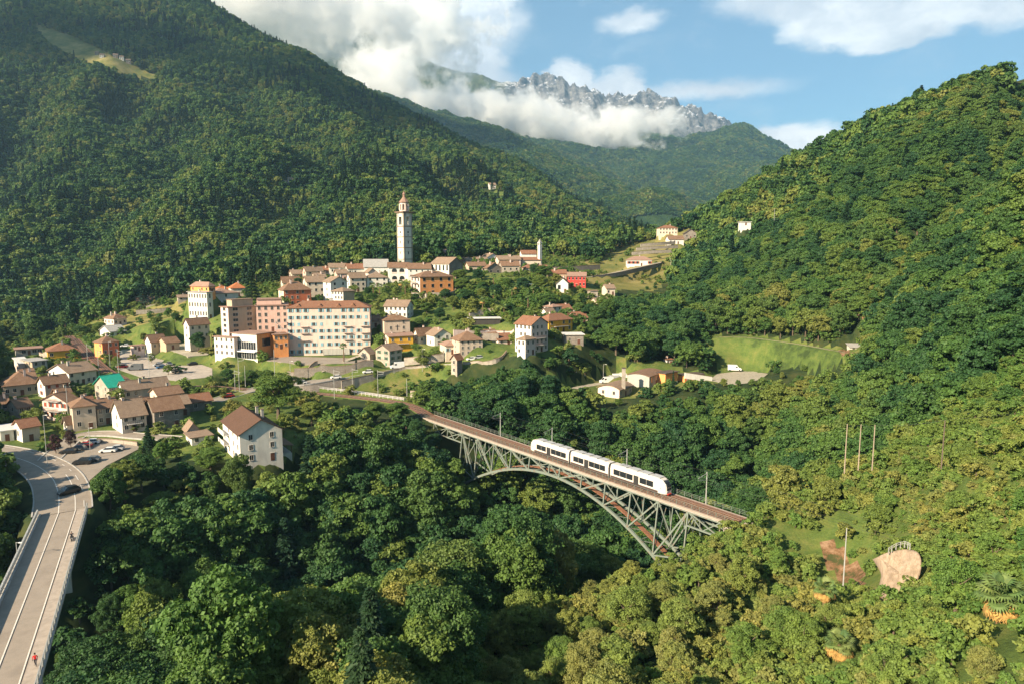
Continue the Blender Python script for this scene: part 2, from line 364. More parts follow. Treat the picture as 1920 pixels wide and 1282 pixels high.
def bm_tree(seed, R, Hc, n, leaf, m, th, lobes=14, **kw):
    cz = th+Hc*.42; V, F = crown(seed, R, Hc, n, leaf, lobes, cz, **kw)
    tv, tf = trunk(seed, th+Hc*.45, R*.065+.08, R*.8, th+Hc*.8)
    return mesh_from('crown', V, F, (m,)), mesh_from('trunk', tv, tf, (BARK,)), th+Hc
add_kind('broad', [bm_tree(10+i, [4.6, 5.4, 4.0, 5.0, 4.3][i], [10.5, 11.5, 9.5, 9.5, 11.5][i], 34000, .158, [LEAF, LEAFD, LEAF, LEAFD, LEAFY][i], [3, 3, 2.5, 2.5, 3][i], [19, 24, 17, 22, 19][i], flat=[.85, .8, .9, .8, .95][i], clump=.17, per=70) for i in range(5)])
add_kind('light', [bm_tree(30+i, [3.2, 3.7, 2.8][i], [6.5, 7.5, 6][i], 12000, .135, [LEAFY, SCRUB, SCRUB][i], 1.4, 18, up=.5, clump=.2, per=60) for i in range(3)])
add_kind('shrub', [bm_tree(50+i, [1.7, 2.2, 1.4][i], [2.6, 3.0, 2.2][i], 4200, .12, [LEAFY, LEAF, LEAFY][i], .5, 10, up=.6) for i in range(3)])
def con_tree(seed, R, Hc, n, leaf):
    V, F = conifer(seed, R, Hc, n, leaf); tv = []; tf = []
    limb(tv, tf, (0, 0, -2), (0, 0, Hc*.5), .32, .2); limb(tv, tf, (0, 0, Hc*.5), (0, 0, Hc*.97), .2, .04)
    return mesh_from('crown', V, F, (NEEDLE,)), mesh_from('trunk', tv, tf, (BARK,)), Hc
add_kind('conifer', [con_tree(70+i, [2.9, 3.4][i], [14, 18][i], 6000, .34) for i in range(2)])
# light versions for the woods farther off: crown and trunk in one mesh
def hidden_collection(name, meshes):
    c = bpy.data.collections.new(name)
    for i, me in enumerate(meshes):
        o = bpy.data.objects.new('%s_%02d' % (name, i), me); c.objects.link(o)
    return c
def lowtree(seed, R, Hc, n, leaf, m, th, lobes=10, **kw):
    V, F = crown(seed, R, Hc, n, leaf, lobes, th+Hc*.42, **kw); tv = []; tf = []
    limb(tv, tf, (0, 0, -3), (0, 0, th+Hc*.4), R*.05+.1, R*.03+.05, 5)
    return joined('tree', (V, F), (tv, tf), m)
def lowcon(seed, R, Hc, n, leaf):
    V, F = conifer(seed, R, Hc, n, leaf); tv = []; tf = []; limb(tv, tf, (0, 0, -3), (0, 0, Hc*.9), .3, .06, 5)
    return joined('tree', (V, F), (tv, tf), NEEDLE)
C_MID = hidden_collection('mid_trees', [lowtree(110+i, [4.6, 5.2, 4.1, 4.9][i], [9, 10, 8.5, 8][i], 9500, .28, [LEAF, LEAFD, LEAF, LEAF][i], 2.6, 17, clump=.19, per=40) for i in range(4)]+[lowcon(120, 2.8, 15, 1800, .6)])
C_FAR = hidden_collection('far_trees', [lowtree(130+i, [4.6, 5.2, 4.1, 4.9][i], [9, 10, 9, 8][i], 1000, .80, [LEAF, LEAFD, LEAF, LEAFY][i], 2.5, 10, clump=.26, per=16) for i in range(4)]+[lowcon(140, 2.7, 16, 420, 1.05)])
C_MTN = hidden_collection('mountain_trees', [lowtree(150+i, 9, [13, 15][i], 170, 3.2, [LEAFD, LEAF][i], 1, 7, clump=.3, per=10) for i in range(2)])
C_BUSH = hidden_collection('bushes', [lowtree(160+i, [1.6, 2.1, 1.3][i], [2.3, 2.8, 2][i], 1500, .17, [SCRUB, LEAFY, SCRUB][i], .3, 9, up=.6, clump=.25, per=30) for i in range(3)])
C_BUSH2 = hidden_collection('understorey', [lowtree(170+i, [1.6, 2.1, 1.3][i], [2.6, 3, 2.4][i], 1100, .24, [LEAFD, LEAF, LEAFD][i], .3, 9, up=.5, clump=.25, per=25) for i in range(3)])
def instancer(name, coll, pts, rz, sc, vi, label, cat):
    me = mesh_from(name, pts, []); n = len(pts)
    a = me.attributes.new('rt', 'FLOAT_VECTOR', 'POINT'); v = np.zeros((n, 3), np.float32); v[:, 2] = rz; a.data.foreach_set('vector', v.ravel())
    a = me.attributes.new('sc', 'FLOAT_VECTOR', 'POINT'); a.data.foreach_set('vector', np.asarray(sc, np.float32).ravel())
    a = me.attributes.new('vi', 'INT', 'POINT'); a.data.foreach_set('value', np.asarray(vi, np.int32))
    o = link(name, me, None, 'stuff', label, cat)
    ng = bpy.data.node_groups.new(name+'_nodes', 'GeometryNodeTree')
    ng.interface.new_socket('Geometry', in_out='INPUT', socket_type='NodeSocketGeometry')
    ng.interface.new_socket('Geometry', in_out='OUTPUT', socket_type='NodeSocketGeometry')
    T = NT(ng); gi = T.n('NodeGroupInput'); go = T.n('NodeGroupOutput')
    ci = T.n('GeometryNodeCollectionInfo'); ci.inputs['Collection'].default_value = coll
    ci.inputs['Separate Children'].default_value = True; ci.inputs['Reset Children'].default_value = True
    def na(nm, ty): x = T.n('GeometryNodeInputNamedAttribute', data_type=ty); x.inputs[0].default_value = nm; return x.outputs[0]
    ip = T.n('GeometryNodeInstanceOnPoints', {'Points': gi.outputs[0], 'Instance': ci.outputs[0], 'Pick Instance': True,
             'Instance Index': na('vi', 'INT'), 'Rotation': T.n('FunctionNodeEulerToRotation', {0: na('rt', 'FLOAT_VECTOR')}).outputs[0], 'Scale': na('sc', 'FLOAT_VECTOR')})
    ng.links.new(ip.outputs[0], go.inputs[0])
    md = o.modifiers.new('scatter', 'NODES'); md.node_group = ng
    return o
# ------------------------------------------------------------------ far mountains
MP = """
880 255 3100|820 230 3250|960 285 3000|1060 330 2750|1150 362 2550|1280 405 2250|700 200 3500|980 330 2500|1080 380 2400|1000 400 2200|900 330 2600
1190 400 3300|1100 340 3500|1000 290 3900|1300 330 3900|1400 330 3900|1250 390 3000|1340 375 3000|1450 330 3700|1200 330 3900|1130 290 4400
1300 272 4700|1340 258 4700|1375 252 4700|1430 270 4600|1475 292 4500|1530 330 4400|1600 380 4300|1250 280 4800|1200 275 4900|1150 262 5000|1080 255 5100|1000 240 5200|900 215 5300
760 108 6200|790 118 6200|830 142 6250|870 148 6300|900 152 6400|930 166 6500|700 70 6000|600 0 5800|820 200 5600|780 230 5000|860 250 4600|760 170 5600
960 165 6700|1000 160 6750|1040 152 6800|1085 186 6850|1130 198 6850|1180 192 6900|1198 210 6900|1215 193 6850|1262 205 6800|1300 218 6750|1340 226 6700|1366 250 6500|1300 255 6000|1200 250 6000|1100 230 6000
1420 290 6600|1500 330 6600|1600 360 6600|1750 400 6600
"""
mps = []
for tok in MP.replace('\n', '|').split('|'):
    if tok.strip():
        a, b, c = map(float, tok.split()); p = P(a, b, c); mps.append((p.x, p.y, p.z))
mps += [(-3000, 2200, 500), (-1500, 1900, 300), (-500, 1900, 120), (300, 1900, 60), (1200, 1900, 60), (2500, 2200, 200), (3500, 4000, 500), (-3500, 5000, 1300),
        (5000, 7500, 600), (-3000, 9000, 700), (0, 9000, 700), (3000, 9000, 500), (7000, 9000, 600), (-7000, 9000, 900), (600, 2300, 70), (1800, 3200, 250), (900, 2700, 110), (2500, 5000, 420)]
MA, MW = tps_fit(np.array(mps), .00001)
NMU, NMV = 760, 620
mu = np.linspace(-.95, .95, NMU); mv = np.linspace(log(1900+FO), log(8800+FO), NMV)
MU, MV = np.meshgrid(mu, mv); MY = np.exp(MV)-FO; MX = MU*(MY+FO)
MZ = tps_eval(MA, MW, MX, MY)
crag = smooth(MY, 5600, 6500)*smooth(MX-.0*MY, -150, 150)*smooth(MZ, 700, 1100)
MZ = MZ+(1-crag)*(fbm(MX/520, MY/520, 5, True)*75+fbm(MX/160, MY/160, 3)*14)*smooth(MY, 1900, 3200)
rid = fbm(MX/330+.4*fbm(MX/700, MY/700, 2), MY/620, 6, True)
rid2 = fbm(MX/95, MY/150, 4, True)
MZ = MZ+crag*((rid-.38)*190+(rid2-.4)*48)
m_me_faces = grid_faces(NMV, NMU)
def m_mountain(t):
    geo = t.n('ShaderNodeNewGeometry'); pos = geo.outputs['Position']; s = t.n('ShaderNodeSeparateXYZ', {0: pos}).outputs
    nz = t.n('ShaderNodeSeparateXYZ', {0: geo.outputs['Normal']}).outputs[2]
    n1 = t.noise(pos, .006, 8, .62); n2 = t.noise(pos, .03, 6, .7)
    wood = t.ramp(n2, [(.35, (.018, .04, .02)), (.55, (.03, .06, .022)), (.72, (.05, .08, .025))])
    past = t.ramp(n1, [(.4, (.05, .075, .03)), (.6, (.10, .11, .05))])
    rock = t.ramp(n2, [(.36, (.05, .055, .065)), (.5, (.14, .14, .15)), (.66, (.28, .27, .26))])
    rock = t.mix(t.mapr(n1, .45, .62), rock, t.mix(1.0, rock, (.6, .62, .68), 'MULTIPLY'))
    snowf = t.m('MULTIPLY', t.mapr(t.m('ADD', nz, t.m('MULTIPLY', n2, .9)), 1.24, 1.34), t.mapr(s[2], 1050, 1350))
    snowf = t.m('MULTIPLY', snowf, t.mapr(t.noise(pos, .012, 7, .7), .46, .54))
    rock = t.mix(snowf, rock, (.62, .65, .70))
    hh = t.m('ADD', s[2], t.m('MULTIPLY', t.m('SUBTRACT', n1, .5), 500))
    c = t.mix(t.mapr(hh, 1000, 1250), wood, past)
    rk = t.m('MULTIPLY', t.mapr(s[1], 5500, 6100), t.mapr(s[0], -250, 50))
    rk = t.m('MULTIPLY', rk, t.mapr(hh, 820, 1080)); c = t.mix(rk, c, rock)
    return bsdf(t, c, .95, 0, (n2, 1.0, 14.0), .1)
M_MTN = mat('mountainside', m_mountain)
def build_mountains():
    V = np.stack([MX, MY, MZ], -1).reshape(-1, 3)
    link('mountains', mesh_from('mountains', V, m_me_faces, (M_MTN,), None, False), None, 'structure')
    # woods on them: one lump per stand of trees
    r = np.random.default_rng(5); N = 150000
    y = np.exp(r.uniform(log(2050), log(6300), N)); x = r.uniform(-.45, .62, N)*y
    keep = r.random(N) < (y/6300)**.2; x = x[keep]; y = y[keep]
    u = (x/(y+FO)-mu[0])/(mu[1]-mu[0]); v = (np.log(y+FO)-mv[0])/(mv[1]-mv[0])
    i = np.clip(u.astype(int), 0, NMU-2); j = np.clip(v.astype(int), 0, NMV-2); s = u-i; q = v-j
    z = (MZ[j, i]*(1-s)+MZ[j, i+1]*s)*(1-q)+(MZ[j+1, i]*(1-s)+MZ[j+1, i+1]*s)*q
    k = (z < 1180+300*fbm(x/300, y/300, 3)) & ~((y > 5600) & (x > -200) & (z > 850)) & (fbm(x/200, y/200, 3) > -.42)
    dz = (np.clip(j, 0, NMV-2)); x = x[k]; y = y[k]; z = z[k]; n = len(x)
    sc = r.uniform(.7, 1.25, n)*(.55+y/5200); scl = np.stack([sc, sc, sc*.85], 1)
    instancer('mountain_woods', C_MTN, np.stack([x, y, z-1.5*sc], 1), r.uniform(0, 6.28, n), scl, r.integers(0, 2, n), 'distant mixed woodland covering the slopes of the mountains beyond the valley', 'woodland')
build_mountains()

# ------------------------------------------------------------------ low clouds that wrap the mountain and the top of the left ridge
def m_cloud(name, dens, seed, scale):
    def f(t):
        tc = t.n('ShaderNodeTexCoord').outputs['Object']
        pos = t.n('ShaderNodeNewGeometry').outputs['Position']
        off = t.n('ShaderNodeVectorMath', {0: pos, 1: (seed*311., seed*173., 0)}, operation='ADD').outputs[0]
        r = t.n('ShaderNodeVectorMath', {0: tc}, operation='LENGTH').outputs['Value']
        n = t.noise(off, scale, 9, .66)
        v = t.m('SUBTRACT', t.m('ADD', t.m('SUBTRACT', .86, r), 0.0), t.m('MULTIPLY', t.m('SUBTRACT', .56, n), 3.0))
        d = t.m('MULTIPLY', t.mapr(v, 0, .17), dens)
        pv = t.n('ShaderNodeVolumePrincipled', {'Color': (1, 1, 1), 'Density': d, 'Anisotropy': .0}).outputs[0]
        t.n('ShaderNodeOutputMaterial', {'Volume': pv}); return None
    return mat(name, f)
def ico(sub=3):
    import bmesh
    bm = bmesh.new(); bmesh.ops.create_icosphere(bm, subdivisions=sub, radius=1); me = bpy.data.meshes.new('cloud'); bm.to_mesh(me); bm.free(); return me
def cloud(px, py, Y, rx, ry, rz, dens, seed, scale, tilt=0):
    p = P(px, py, Y); o = link('cloud', ico(3), None, 'structure'); o.data.materials.append(m_cloud('cloud_vapour_%d' % seed, dens, seed, scale))
    k = Y/FPX; o.location = p; o.scale = (rx*k, ry, rz*k); o.rotation_euler = (0, tilt, 0)
def cloud_at(loc, rx, ry, rz, dens, seed, scale):
    o = link('cloud', ico(3), None, 'structure'); o.data.materials.append(m_cloud('cloud_vapour_%d' % seed, dens, seed, scale)); o.location = loc; o.scale = (rx, ry, rz)
# clouds out of view, set towards the sun to shade the upper left slopes
S3 = sd
for (tx_, ty_, tz_), (a_, b_, c_), sd_ in (((-260, 1400, 420), (330, 260, 100), 11), ((-900, 1350, 560), (330, 260, 100), 12)):
    q = Vector((tx_, ty_, tz_))+S3*2300; cloud_at(q, a_, b_, c_, .02, sd_, .006)
cloud(770, 40, 4200, 190, 420, 125, .008, 1, .0048)
cloud(520, 0, 2600, 330, 300, 105, .011, 2, .0050, .25)
cloud(940, 222, 4400, 330, 380, 70, .010, 3, .006, .14)
cloud(740, 160, 3900, 130, 320, 85, .009, 4, .0045, .3)
cloud(1160, 240, 4450, 160, 300, 45, .008, 5, .0055, -.05)
def build_haze():
    me = ico(1); import bmesh
    bm = bmesh.new(); bmesh.ops.create_cube(bm, size=1); me = bpy.data.meshes.new('haze'); bm.to_mesh(me); bm.free()
    o = link('haze', me, None, 'stuff', 'thin blue valley haze that softens the far mountains', 'haze')
    o.scale = (26000, 11000, 3300); o.location = (0, 4700, 1500)
    def f(t):
        pv = t.n('ShaderNodeVolumePrincipled', {'Color': (.44, .73, 1.0), 'Density': HAZE, 'Anisotropy': .2}).outputs[0]
        t.n('ShaderNodeOutputMaterial', {'Volume': pv}); return None
    o.data.materials.append(mat('haze_air', f))
HAZE = 6.4e-5
build_haze()
VILL = [(0, 640), (100, 636), (170, 590), (200, 575), (330, 545), (500, 520), (600, 500), (700, 478), (850, 465), (1020, 455), (1120, 470), (1180, 440), (1225, 425), (1240, 405), (1300, 418), (1318, 440), (1275, 470), (1250, 500), (1260, 530), (1160, 545), (1150, 590), (1110, 620), (1090, 655), (1030, 670), (950, 665), (860, 700), (830, 710), (780, 740), (830, 775), (760, 765), (700, 752), (600, 742), (580, 790), (560, 850), (540, 870), (420, 870), (250, 850), (180, 880), (170, 960), (70, 960), (60, 890), (0, 860)]
FIELDS = [[(1320, 628), (1420, 628), (1560, 650), (1630, 648), (1630, 672), (1560, 690), (1480, 690), (1410, 700), (1380, 712), (1130, 755), (1080, 750), (1070, 712), (1120, 695), (1230, 672), (1310, 700), (1340, 690)],
          [(380, 480), (560, 400), (560, 410), (480, 415)], [(480, 402), (555, 404), (550, 418), (480, 414)],
          [(60, 40), (130, 62), (250, 118), (300, 145), (285, 152), (230, 138), (150, 112), (90, 85)],
          [(1000, 690), (1100, 715), (1080, 770), (1040, 750)],
          [(1530, 965), (1620, 965), (1640, 1010), (1720, 1040), (1720, 1120), (1600, 1140), (1530, 1100)], [(900, 345), (960, 350), (990, 375), (930, 365)], [(1560, 985), (1500, 1020), (1540, 1060)]]
# ------------------------------------------------------------------ building materials
def wallm(name, col, dirt=.18):
    def f(t):
        pos = t.n('ShaderNodeNewGeometry').outputs['Position']
        mp = t.n('ShaderNodeMapping', {'Vector': pos, 'Scale': (1, 1, .25)}).outputs[0]
        n = t.noise(mp, .9, 6, .65); n2 = t.noise(pos, 6, 3, .6)
        c = t.mix(t.mapr(n, .42, .68), col, tuple(x*(1-dirt) for x in col))
        c = t.mix(t.mapr(n2, .3, .7, 0, .25), c, tuple(x*.85 for x in col))
        return bsdf(t, c, .9, 0, (n2, .2, .03), .15)
    return mat('wall_'+name, f)
def stonem(name, a, b):
    def f(t):
        pos = t.n('ShaderNodeNewGeometry').outputs['Position']
        v = t.n('ShaderNodeTexVoronoi', {'Vector': t.n('ShaderNodeMapping', {'Vector': pos, 'Scale': (1, 1, 1.9)}).outputs[0], 'Scale': 2.4})
        n = t.noise(pos, .5, 5, .6)
        c = t.mix(v.outputs['Color'], a, b); c = t.mix(t.mapr(n, .35, .7), c, tuple(x*.6 for x in a))
        return bsdf(t, c, .95, 0, (v.outputs['Distance'], .5, .08), .1)
    return mat('stone_'+name, f)
def roofm(name, a, b):
    def f(t):
        geo = t.n('ShaderNodeNewGeometry'); pos = geo.outputs['Position']; oc = t.n('ShaderNodeTexCoord').outputs['Object']
        n = t.noise(pos, .7, 6, .7); n2 = t.noise(oc, 5, 4, .7)
        z = t.n('ShaderNodeSeparateXYZ', {0: pos}).outputs[2]
        w = t.m('FRACT', t.m('MULTIPLY', z, 4.2))
        c = t.mix(t.mapr(n, .35, .65), a, b); c = t.mix(t.mapr(n2, .35, .7), c, tuple(x*.72 for x in a))
        return bsdf(t, c, .9, 0, (w, .5, .05), .15)
    return mat('roof_'+name, f)
WM = dict(white=wallm('white', (.68, .65, .60)), cream=wallm('cream', (.62, .53, .42)), beige=wallm('beige', (.52, .42, .33)), tan=wallm('tan', (.45, .35, .25)),
          pink=wallm('pink', (.60, .40, .33)), rose=wallm('rose', (.66, .52, .46)), mauve=wallm('mauve', (.50, .34, .31)), orange=wallm('orange', (.78, .33, .12)), hotel=wallm('hotel', (.62, .48, .41)), redorange=wallm('redorange', (.55, .16, .08)),
          red=wallm('red', (.50, .06, .05)), yellow=wallm('yellow', (.66, .36, .045)), grey=wallm('grey', (.40, .38, .34)), pale=wallm('pale', (.66, .62, .54)), dark=wallm('dark', (.06, .055, .05)),
          stone=stonem('grey', (.30, .26, .22), (.17, .15, .13)), lightstone=stonem('light', (.46, .40, .33), (.33, .29, .24)), concrete=wallm('concrete', (.42, .40, .37), .3), green=wallm('dark_green', (.03, .09, .05)))
RM = dict(brown=roofm('brown', (.19, .112, .072), (.26, .165, .11)), slab=roofm('slab', (.235, .165, .118), (.31, .225, .16)), rust=roofm('rust', (.22, .105, .065), (.28, .15, .09)), orange=roofm('orange', (.42, .15, .06), (.36, .14, .07)),
          choc=roofm('chocolate', (.10, .058, .04), (.125, .07, .05)), grey=roofm('grey', (.33, .32, .30), (.42, .40, .38)), dark=roofm('dark', (.09, .07, .06), (.14, .11, .09)), pinkish=roofm('pinkish', (.33, .21, .16), (.27, .17, .13)),
          white=plain('roof_white', (.55, .53, .50), .8), green=plain('tarpaulin_green', (.02, .30, .21), .55))
GLASS = mat('window_glass', lambda t: bsdf(t, (.018, .022, .026), .12, 0, None, .5))
FRAME = plain('window_frame', (.55, .50, .44), .7); SHG = plain('shutter_green', (.03, .13, .08), .7); SHB = plain('shutter_blue', (.20, .36, .42), .7); SHD = plain('shutter_brown', (.12, .05, .03), .7)
SHR = plain('shutter_red', (.28, .06, .03), .7); METAL = plain('pale_metal', (.42, .42, .40), .5, .3); DARKM = plain('dark_metal', (.05, .05, .05), .5, .4)
WHITEP = plain('white_paint', (.72, .71, .68), .5); WOODP = plain('pole_wood', (.30, .24, .18), .9)

class MB:
    def __init__(s): s.V = []; s.F = []; s.M = []
    def box(s, x0, x1, y0, y1, z0, z1, m=0):
        o = len(s.V); s.V += [(x, y, z) for z in (z0, z1) for y in (y0, y1) for x in (x0, x1)]
        s.F += [tuple(o+i for i in f) for f in ((0, 2, 3, 1), (4, 5, 7, 6), (0, 1, 5, 4), (2, 6, 7, 3), (0, 4, 6, 2), (1, 3, 7, 5))]; s.M += [m]*6; return s
    def poly(s, pts, m=0): o = len(s.V); s.V += [tuple(p) for p in pts]; s.F.append(tuple(range(o, o+len(pts)))); s.M.append(m); return s
    def prism(s, bot, top, m=0):                              # two rings of the same count
        n = len(bot); o = len(s.V); s.V += [tuple(p) for p in bot]+[tuple(p) for p in top]
        s.F.append(tuple(reversed(range(o, o+n)))); s.F.append(tuple(range(o+n, o+2*n))); s.M += [m]*2
        for i in range(n): j = (i+1) % n; s.F.append((o+i, o+j, o+n+j, o+n+i)); s.M.append(m)
        return s
    def bar(s, a, b, w, h=None, m=0):                         # square bar between two points
        h = h or w; a = Vector(a); b = Vector(b); d = (b-a).normalized(); x = d.cross(Vector((0, 0, 1)))
        x = Vector((1, 0, 0)) if x.length < .01 else x.normalized(); y = x.cross(d)
        r = [(-1, -1), (1, -1), (1, 1), (-1, 1)]
        return s.prism([a+x*i*w/2+y*j*h/2 for i, j in r], [b+x*i*w/2+y*j*h/2 for i, j in r], m)
    def tube(s, a, b, ra, rb=None, k=8, m=0):
        rb = ra if rb is None else rb; a = Vector(a); b = Vector(b); d = (b-a).normalized(); x = d.orthogonal().normalized(); y = d.cross(x)
        c = [(cos(2*pi*i/k), sin(2*pi*i/k)) for i in range(k)]
        return s.prism([a+x*p*ra+y*q*ra for p, q in c], [b+x*p*rb+y*q*rb for p, q in c], m)
    def mesh(s, name, mats): return mesh_from(name, s.V, s.F, mats, s.M)
    def obj(s, name, mats, parent=None, **kw): return link(name, s.mesh(name, mats), parent, **kw)
MC = {}
def cached(key, fn):
    if key not in MC: MC[key] = fn()
    return MC[key]
def win_mesh(w, h, sh):                                       # origin at the sill centre, faces -y
    def f():
        b = MB(); t = .09
        b.box(-w/2-t, -w/2, -.07, .06, 0, h, 0).box(w/2, w/2+t, -.07, .06, 0, h, 0).box(-w/2-t, w/2+t, -.07, .06, h, h+t, 0).box(-w/2-t-.05, w/2+t+.05, -.14, .06, -t, 0, 0)
        b.box(-.03, .03, -.05, .02, 0, h, 0)
        return b.mesh('window', (FRAME,))
    return cached(('w', round(w, 2), round(h, 2)), f)
def pane_mesh(w, h): return cached(('p', round(w, 2), round(h, 2)), lambda: MB().box(-w/2, w/2, -.02, .04, 0, h).mesh('pane', (GLASS,)))
def shut_mesh(w, h, m): return cached(('s', round(w, 2), round(h, 2), m.name), lambda: MB().box(-w/2, w/2, -.06, -.005, 0, h).mesh('shutter', (m,)))
def farwin_mesh(w, h, sh):
    def f():
        b = MB(); b.box(-w/2, w/2, -.05, .05, 0, h, 1).box(-w/2-.12, w/2+.12, -.12, .05, -.12, 0, 0).box(-w/2-.1, w/2+.1, -.09, .05, h, h+.1, 0)
        if sh:
            b.box(-w/2-w*.5-.02, -w/2-.02, -.08, 0, 0, h, 2).box(w/2+.02, w/2+w*.5+.02, -.08, 0, 0, h, 2)
        return b.mesh('window', (FRAME, GLASS, sh or FRAME))
    return cached(('f', round(w, 2), round(h, 2), sh.name if sh else ''), f)
def window(parent, x, y, z, ang, w, h, sh=None, far=False, mode=None):
    if far:
        o = link('window', farwin_mesh(w, h, sh), parent); o.location = (x, y, z); o.rotation_euler = (0, 0, ang); return o
    o = link('window', win_mesh(w, h, None), parent); o.location = (x, y, z); o.rotation_euler = (0, 0, ang)
    p = link('pane', pane_mesh(w, h), o)
    if sh:
        closed = random.random() < .22
        for s in (-1, 1):
            k = link('shutter', shut_mesh(w*.5, h, sh), o); k.location = (s*(w*.25 if closed else w*.76+.05), -.075, 0)
    return o
def roof_mesh(kind, w, d, h, rh, m, oh=.55, th=.2):           # body centred on the origin, eaves at h
    b = MB(); W = w/2+oh; D = d/2+oh; e = h-(rh*oh/(max(d if kind[0] == 'g' and kind[1:] == 'x' else w, .1)/2) if kind in ('gx', 'gy') else .12); 
    if kind == 'gx':
        e = h-rh*oh/(d/2)
        for s in (-1, 1): b.prism([(-W, s*D, e), (W, s*D, e), (W, 0, h+rh), (-W, 0, h+rh)][::s], [(-W, s*D, e+th), (W, s*D, e+th), (W, 0, h+rh+th), (-W, 0, h+rh+th)][::s])
        b.box(-W, W, -.14, .14, h+rh+th-.06, h+rh+th+.07)
    elif kind == 'gy':
        e = h-rh*oh/(w/2)
        for s in (-1, 1): b.prism([(s*W, -D, e), (s*W, D, e), (0, D, h+rh), (0, -D, h+rh)][::-s], [(s*W, -D, e+th), (s*W, D, e+th), (0, D, h+rh+th), (0, -D, h+rh+th)][::-s])
        b.box(-.14, .14, -D, D, h+rh+th-.06, h+rh+th+.07)
    elif kind == 'hip':
        e = h-.1; r = min(W, D); q = [(-W, -D, e), (W, -D, e), (W, D, e), (-W, D, e)]; b.prism(q, [(x, y, e+th) for x, y, z in q])
        if W >= D: rx, ry = max(W-D, .25), 0
        else: rx, ry = 0, max(D-W, .25)
        R = [(-rx, -ry, h+rh), (rx, ry, h+rh)]; Q = [(x*.985, y*.985, e+th) for x, y, z in q]
        if W >= D:
            b.poly([Q[0], Q[1], R[1], R[0]]).poly([Q[2], Q[3], R[0], R[1]]).poly([Q[1], Q[2], R[1]]).poly([Q[3], Q[0], R[0]])
        else:
            b.poly([Q[1], Q[2], R[1], R[0]]).poly([Q[3], Q[0], R[0], R[1]]).poly([Q[0], Q[1], R[0]]).poly([Q[2], Q[3], R[1]])
    elif kind == 'flat':
        b.box(-W, W, -D, D, h, h+.28)
    elif kind == 'shed':
        b.prism([(-W, -D, h), (W, -D, h), (W, D, h+rh), (-W, D, h+rh)], [(-W, -D, h+th), (W, -D, h+th), (W, D, h+rh+th), (-W, D, h+rh+th)])
    elif kind == 'bx':                                        # low barrel, arch seen on the x ends
        n = 8; pts = [(-D+2*D*i/n, h+rh*(1-((i/n)*2-1)**2)) for i in range(n+1)]
        for (y0, z0), (y1, z1) in zip(pts, pts[1:]): b.prism([(-W, y0, z0), (W, y0, z0), (W, y1, z1), (-W, y1, z1)], [(-W, y0, z0+th), (W, y0, z0+th), (W, y1, z1+th), (-W, y1, z1+th)])
    return b.mesh('roof', (m,))
def wall_mesh(kind, w, d, h, rh, m, m2=None):
    b = MB(); W = w/2; D = d/2; z0 = -5.0
    b.box(-W, W, -D, D, z0, h)
    b.M[4] = 1 if m2 else 0                                   # second colour for the -x side: two-tone walls, and sunlit sides painted lighter
    k = 1 if m2 else 0
    if kind == 'gx':
        for s, mm in ((-1, k), (1, 0)): b.prism([(s*W, -D, h), (s*W, D, h), (s*W, 0, h+rh)], [(s*(W-.3), -D, h), (s*(W-.3), D, h), (s*(W-.3), 0, h+rh)], mm)
    elif kind == 'gy':
        for s in (-1, 1): b.prism([(-W, s*D, h), (W, s*D, h), (0, s*D, h+rh)], [(-W, s*(D-.3), h), (W, s*(D-.3), h), (0, s*(D-.3), h+rh)])
    elif kind == 'shed':
        b.prism([(-W, -D, h), (W, -D, h), (W, D, h), (-W, D, h)], [(-W, -D, h+.02), (W, -D, h+.02), (W, D, h+rh), (-W, D, h+rh)])
    elif kind == 'bx':
        n = 8; pts = [(-D+2*D*i/n, h+rh*(1-((i/n)*2-1)**2)) for i in range(n+1)]
        for s, mm in ((-1, k), (1, 0)): b.prism([(s*W, y, z) for y, z in pts], [(s*(W-.3), y, z) for y, z in pts], mm)
    return b.mesh('wall', (m, m2) if m2 else (m,))
HOUSES = []
def solve_house(cx, cy, yz, rz, xl, xr, ey, d=None, w=None):
    dr = ray(cx, cy)
    Y = yz if yz > 120 else (yz-CAMZ)/dr.z*dr.y
    p = P(cx, cy, Y); f = Y*cos(PITCH)+(CAMZ-p.z)*sin(PITCH); r = radians(rz)
    def ext(t, px2):
        q = (px2-960)/FPX; return (q*f-p.x)/(t.x-q*t.y*cos(PITCH))
    tx = Vector((cos(r), sin(r))); ty = Vector((-sin(r), cos(r)))
    if w is None: w = ext(tx, xr)
    if d is None: d = ext(ty, xl)
    h = (cy-ey)*f/FPX*1.0
    c = Vector((p.x, p.y))+tx*w/2+ty*d/2
    return c, p.z, w, d, h, r, Y
def house(label, cx, cy, yz, rz, xl, xr, ey, kind='gx', rh=2.0, wall='cream', roof='brown', nf=3, nl=1, d=None, w=None, sh=None, lw=None, name='house', cat='house', group=None, chim=1, wsz=(.95, 1.35), rows=None, arch=False, door=None, extra=None, nr=0, balc=None):
    c, z, w, d, h, r, Y = solve_house(cx, cy, yz, rz, xl, xr, ey, d, w)
    if w < 1 or d < 1 or w > 90 or d > 90: print('ODD HOUSE', label, round(w, 1), round(d, 1))
    w = max(w, 2); d = max(d, 2); h = max(h, 2.0)
    if 415 < Y < 480 and name in ('house', 'chapel'): h += 1.4
    HOUSES.append(dict(c=c, z=z, w=w, d=d, h=h, r=r, Y=Y, kind=kind, rh=rh, wall=wall, roof=roof, nf=nf, nl=nl, nr=nr, label=label, sh=sh, lw=lw, name=name, cat=cat, group=group, chim=chim, wsz=wsz, rows=rows, door=door, extra=extra, balc=balc))
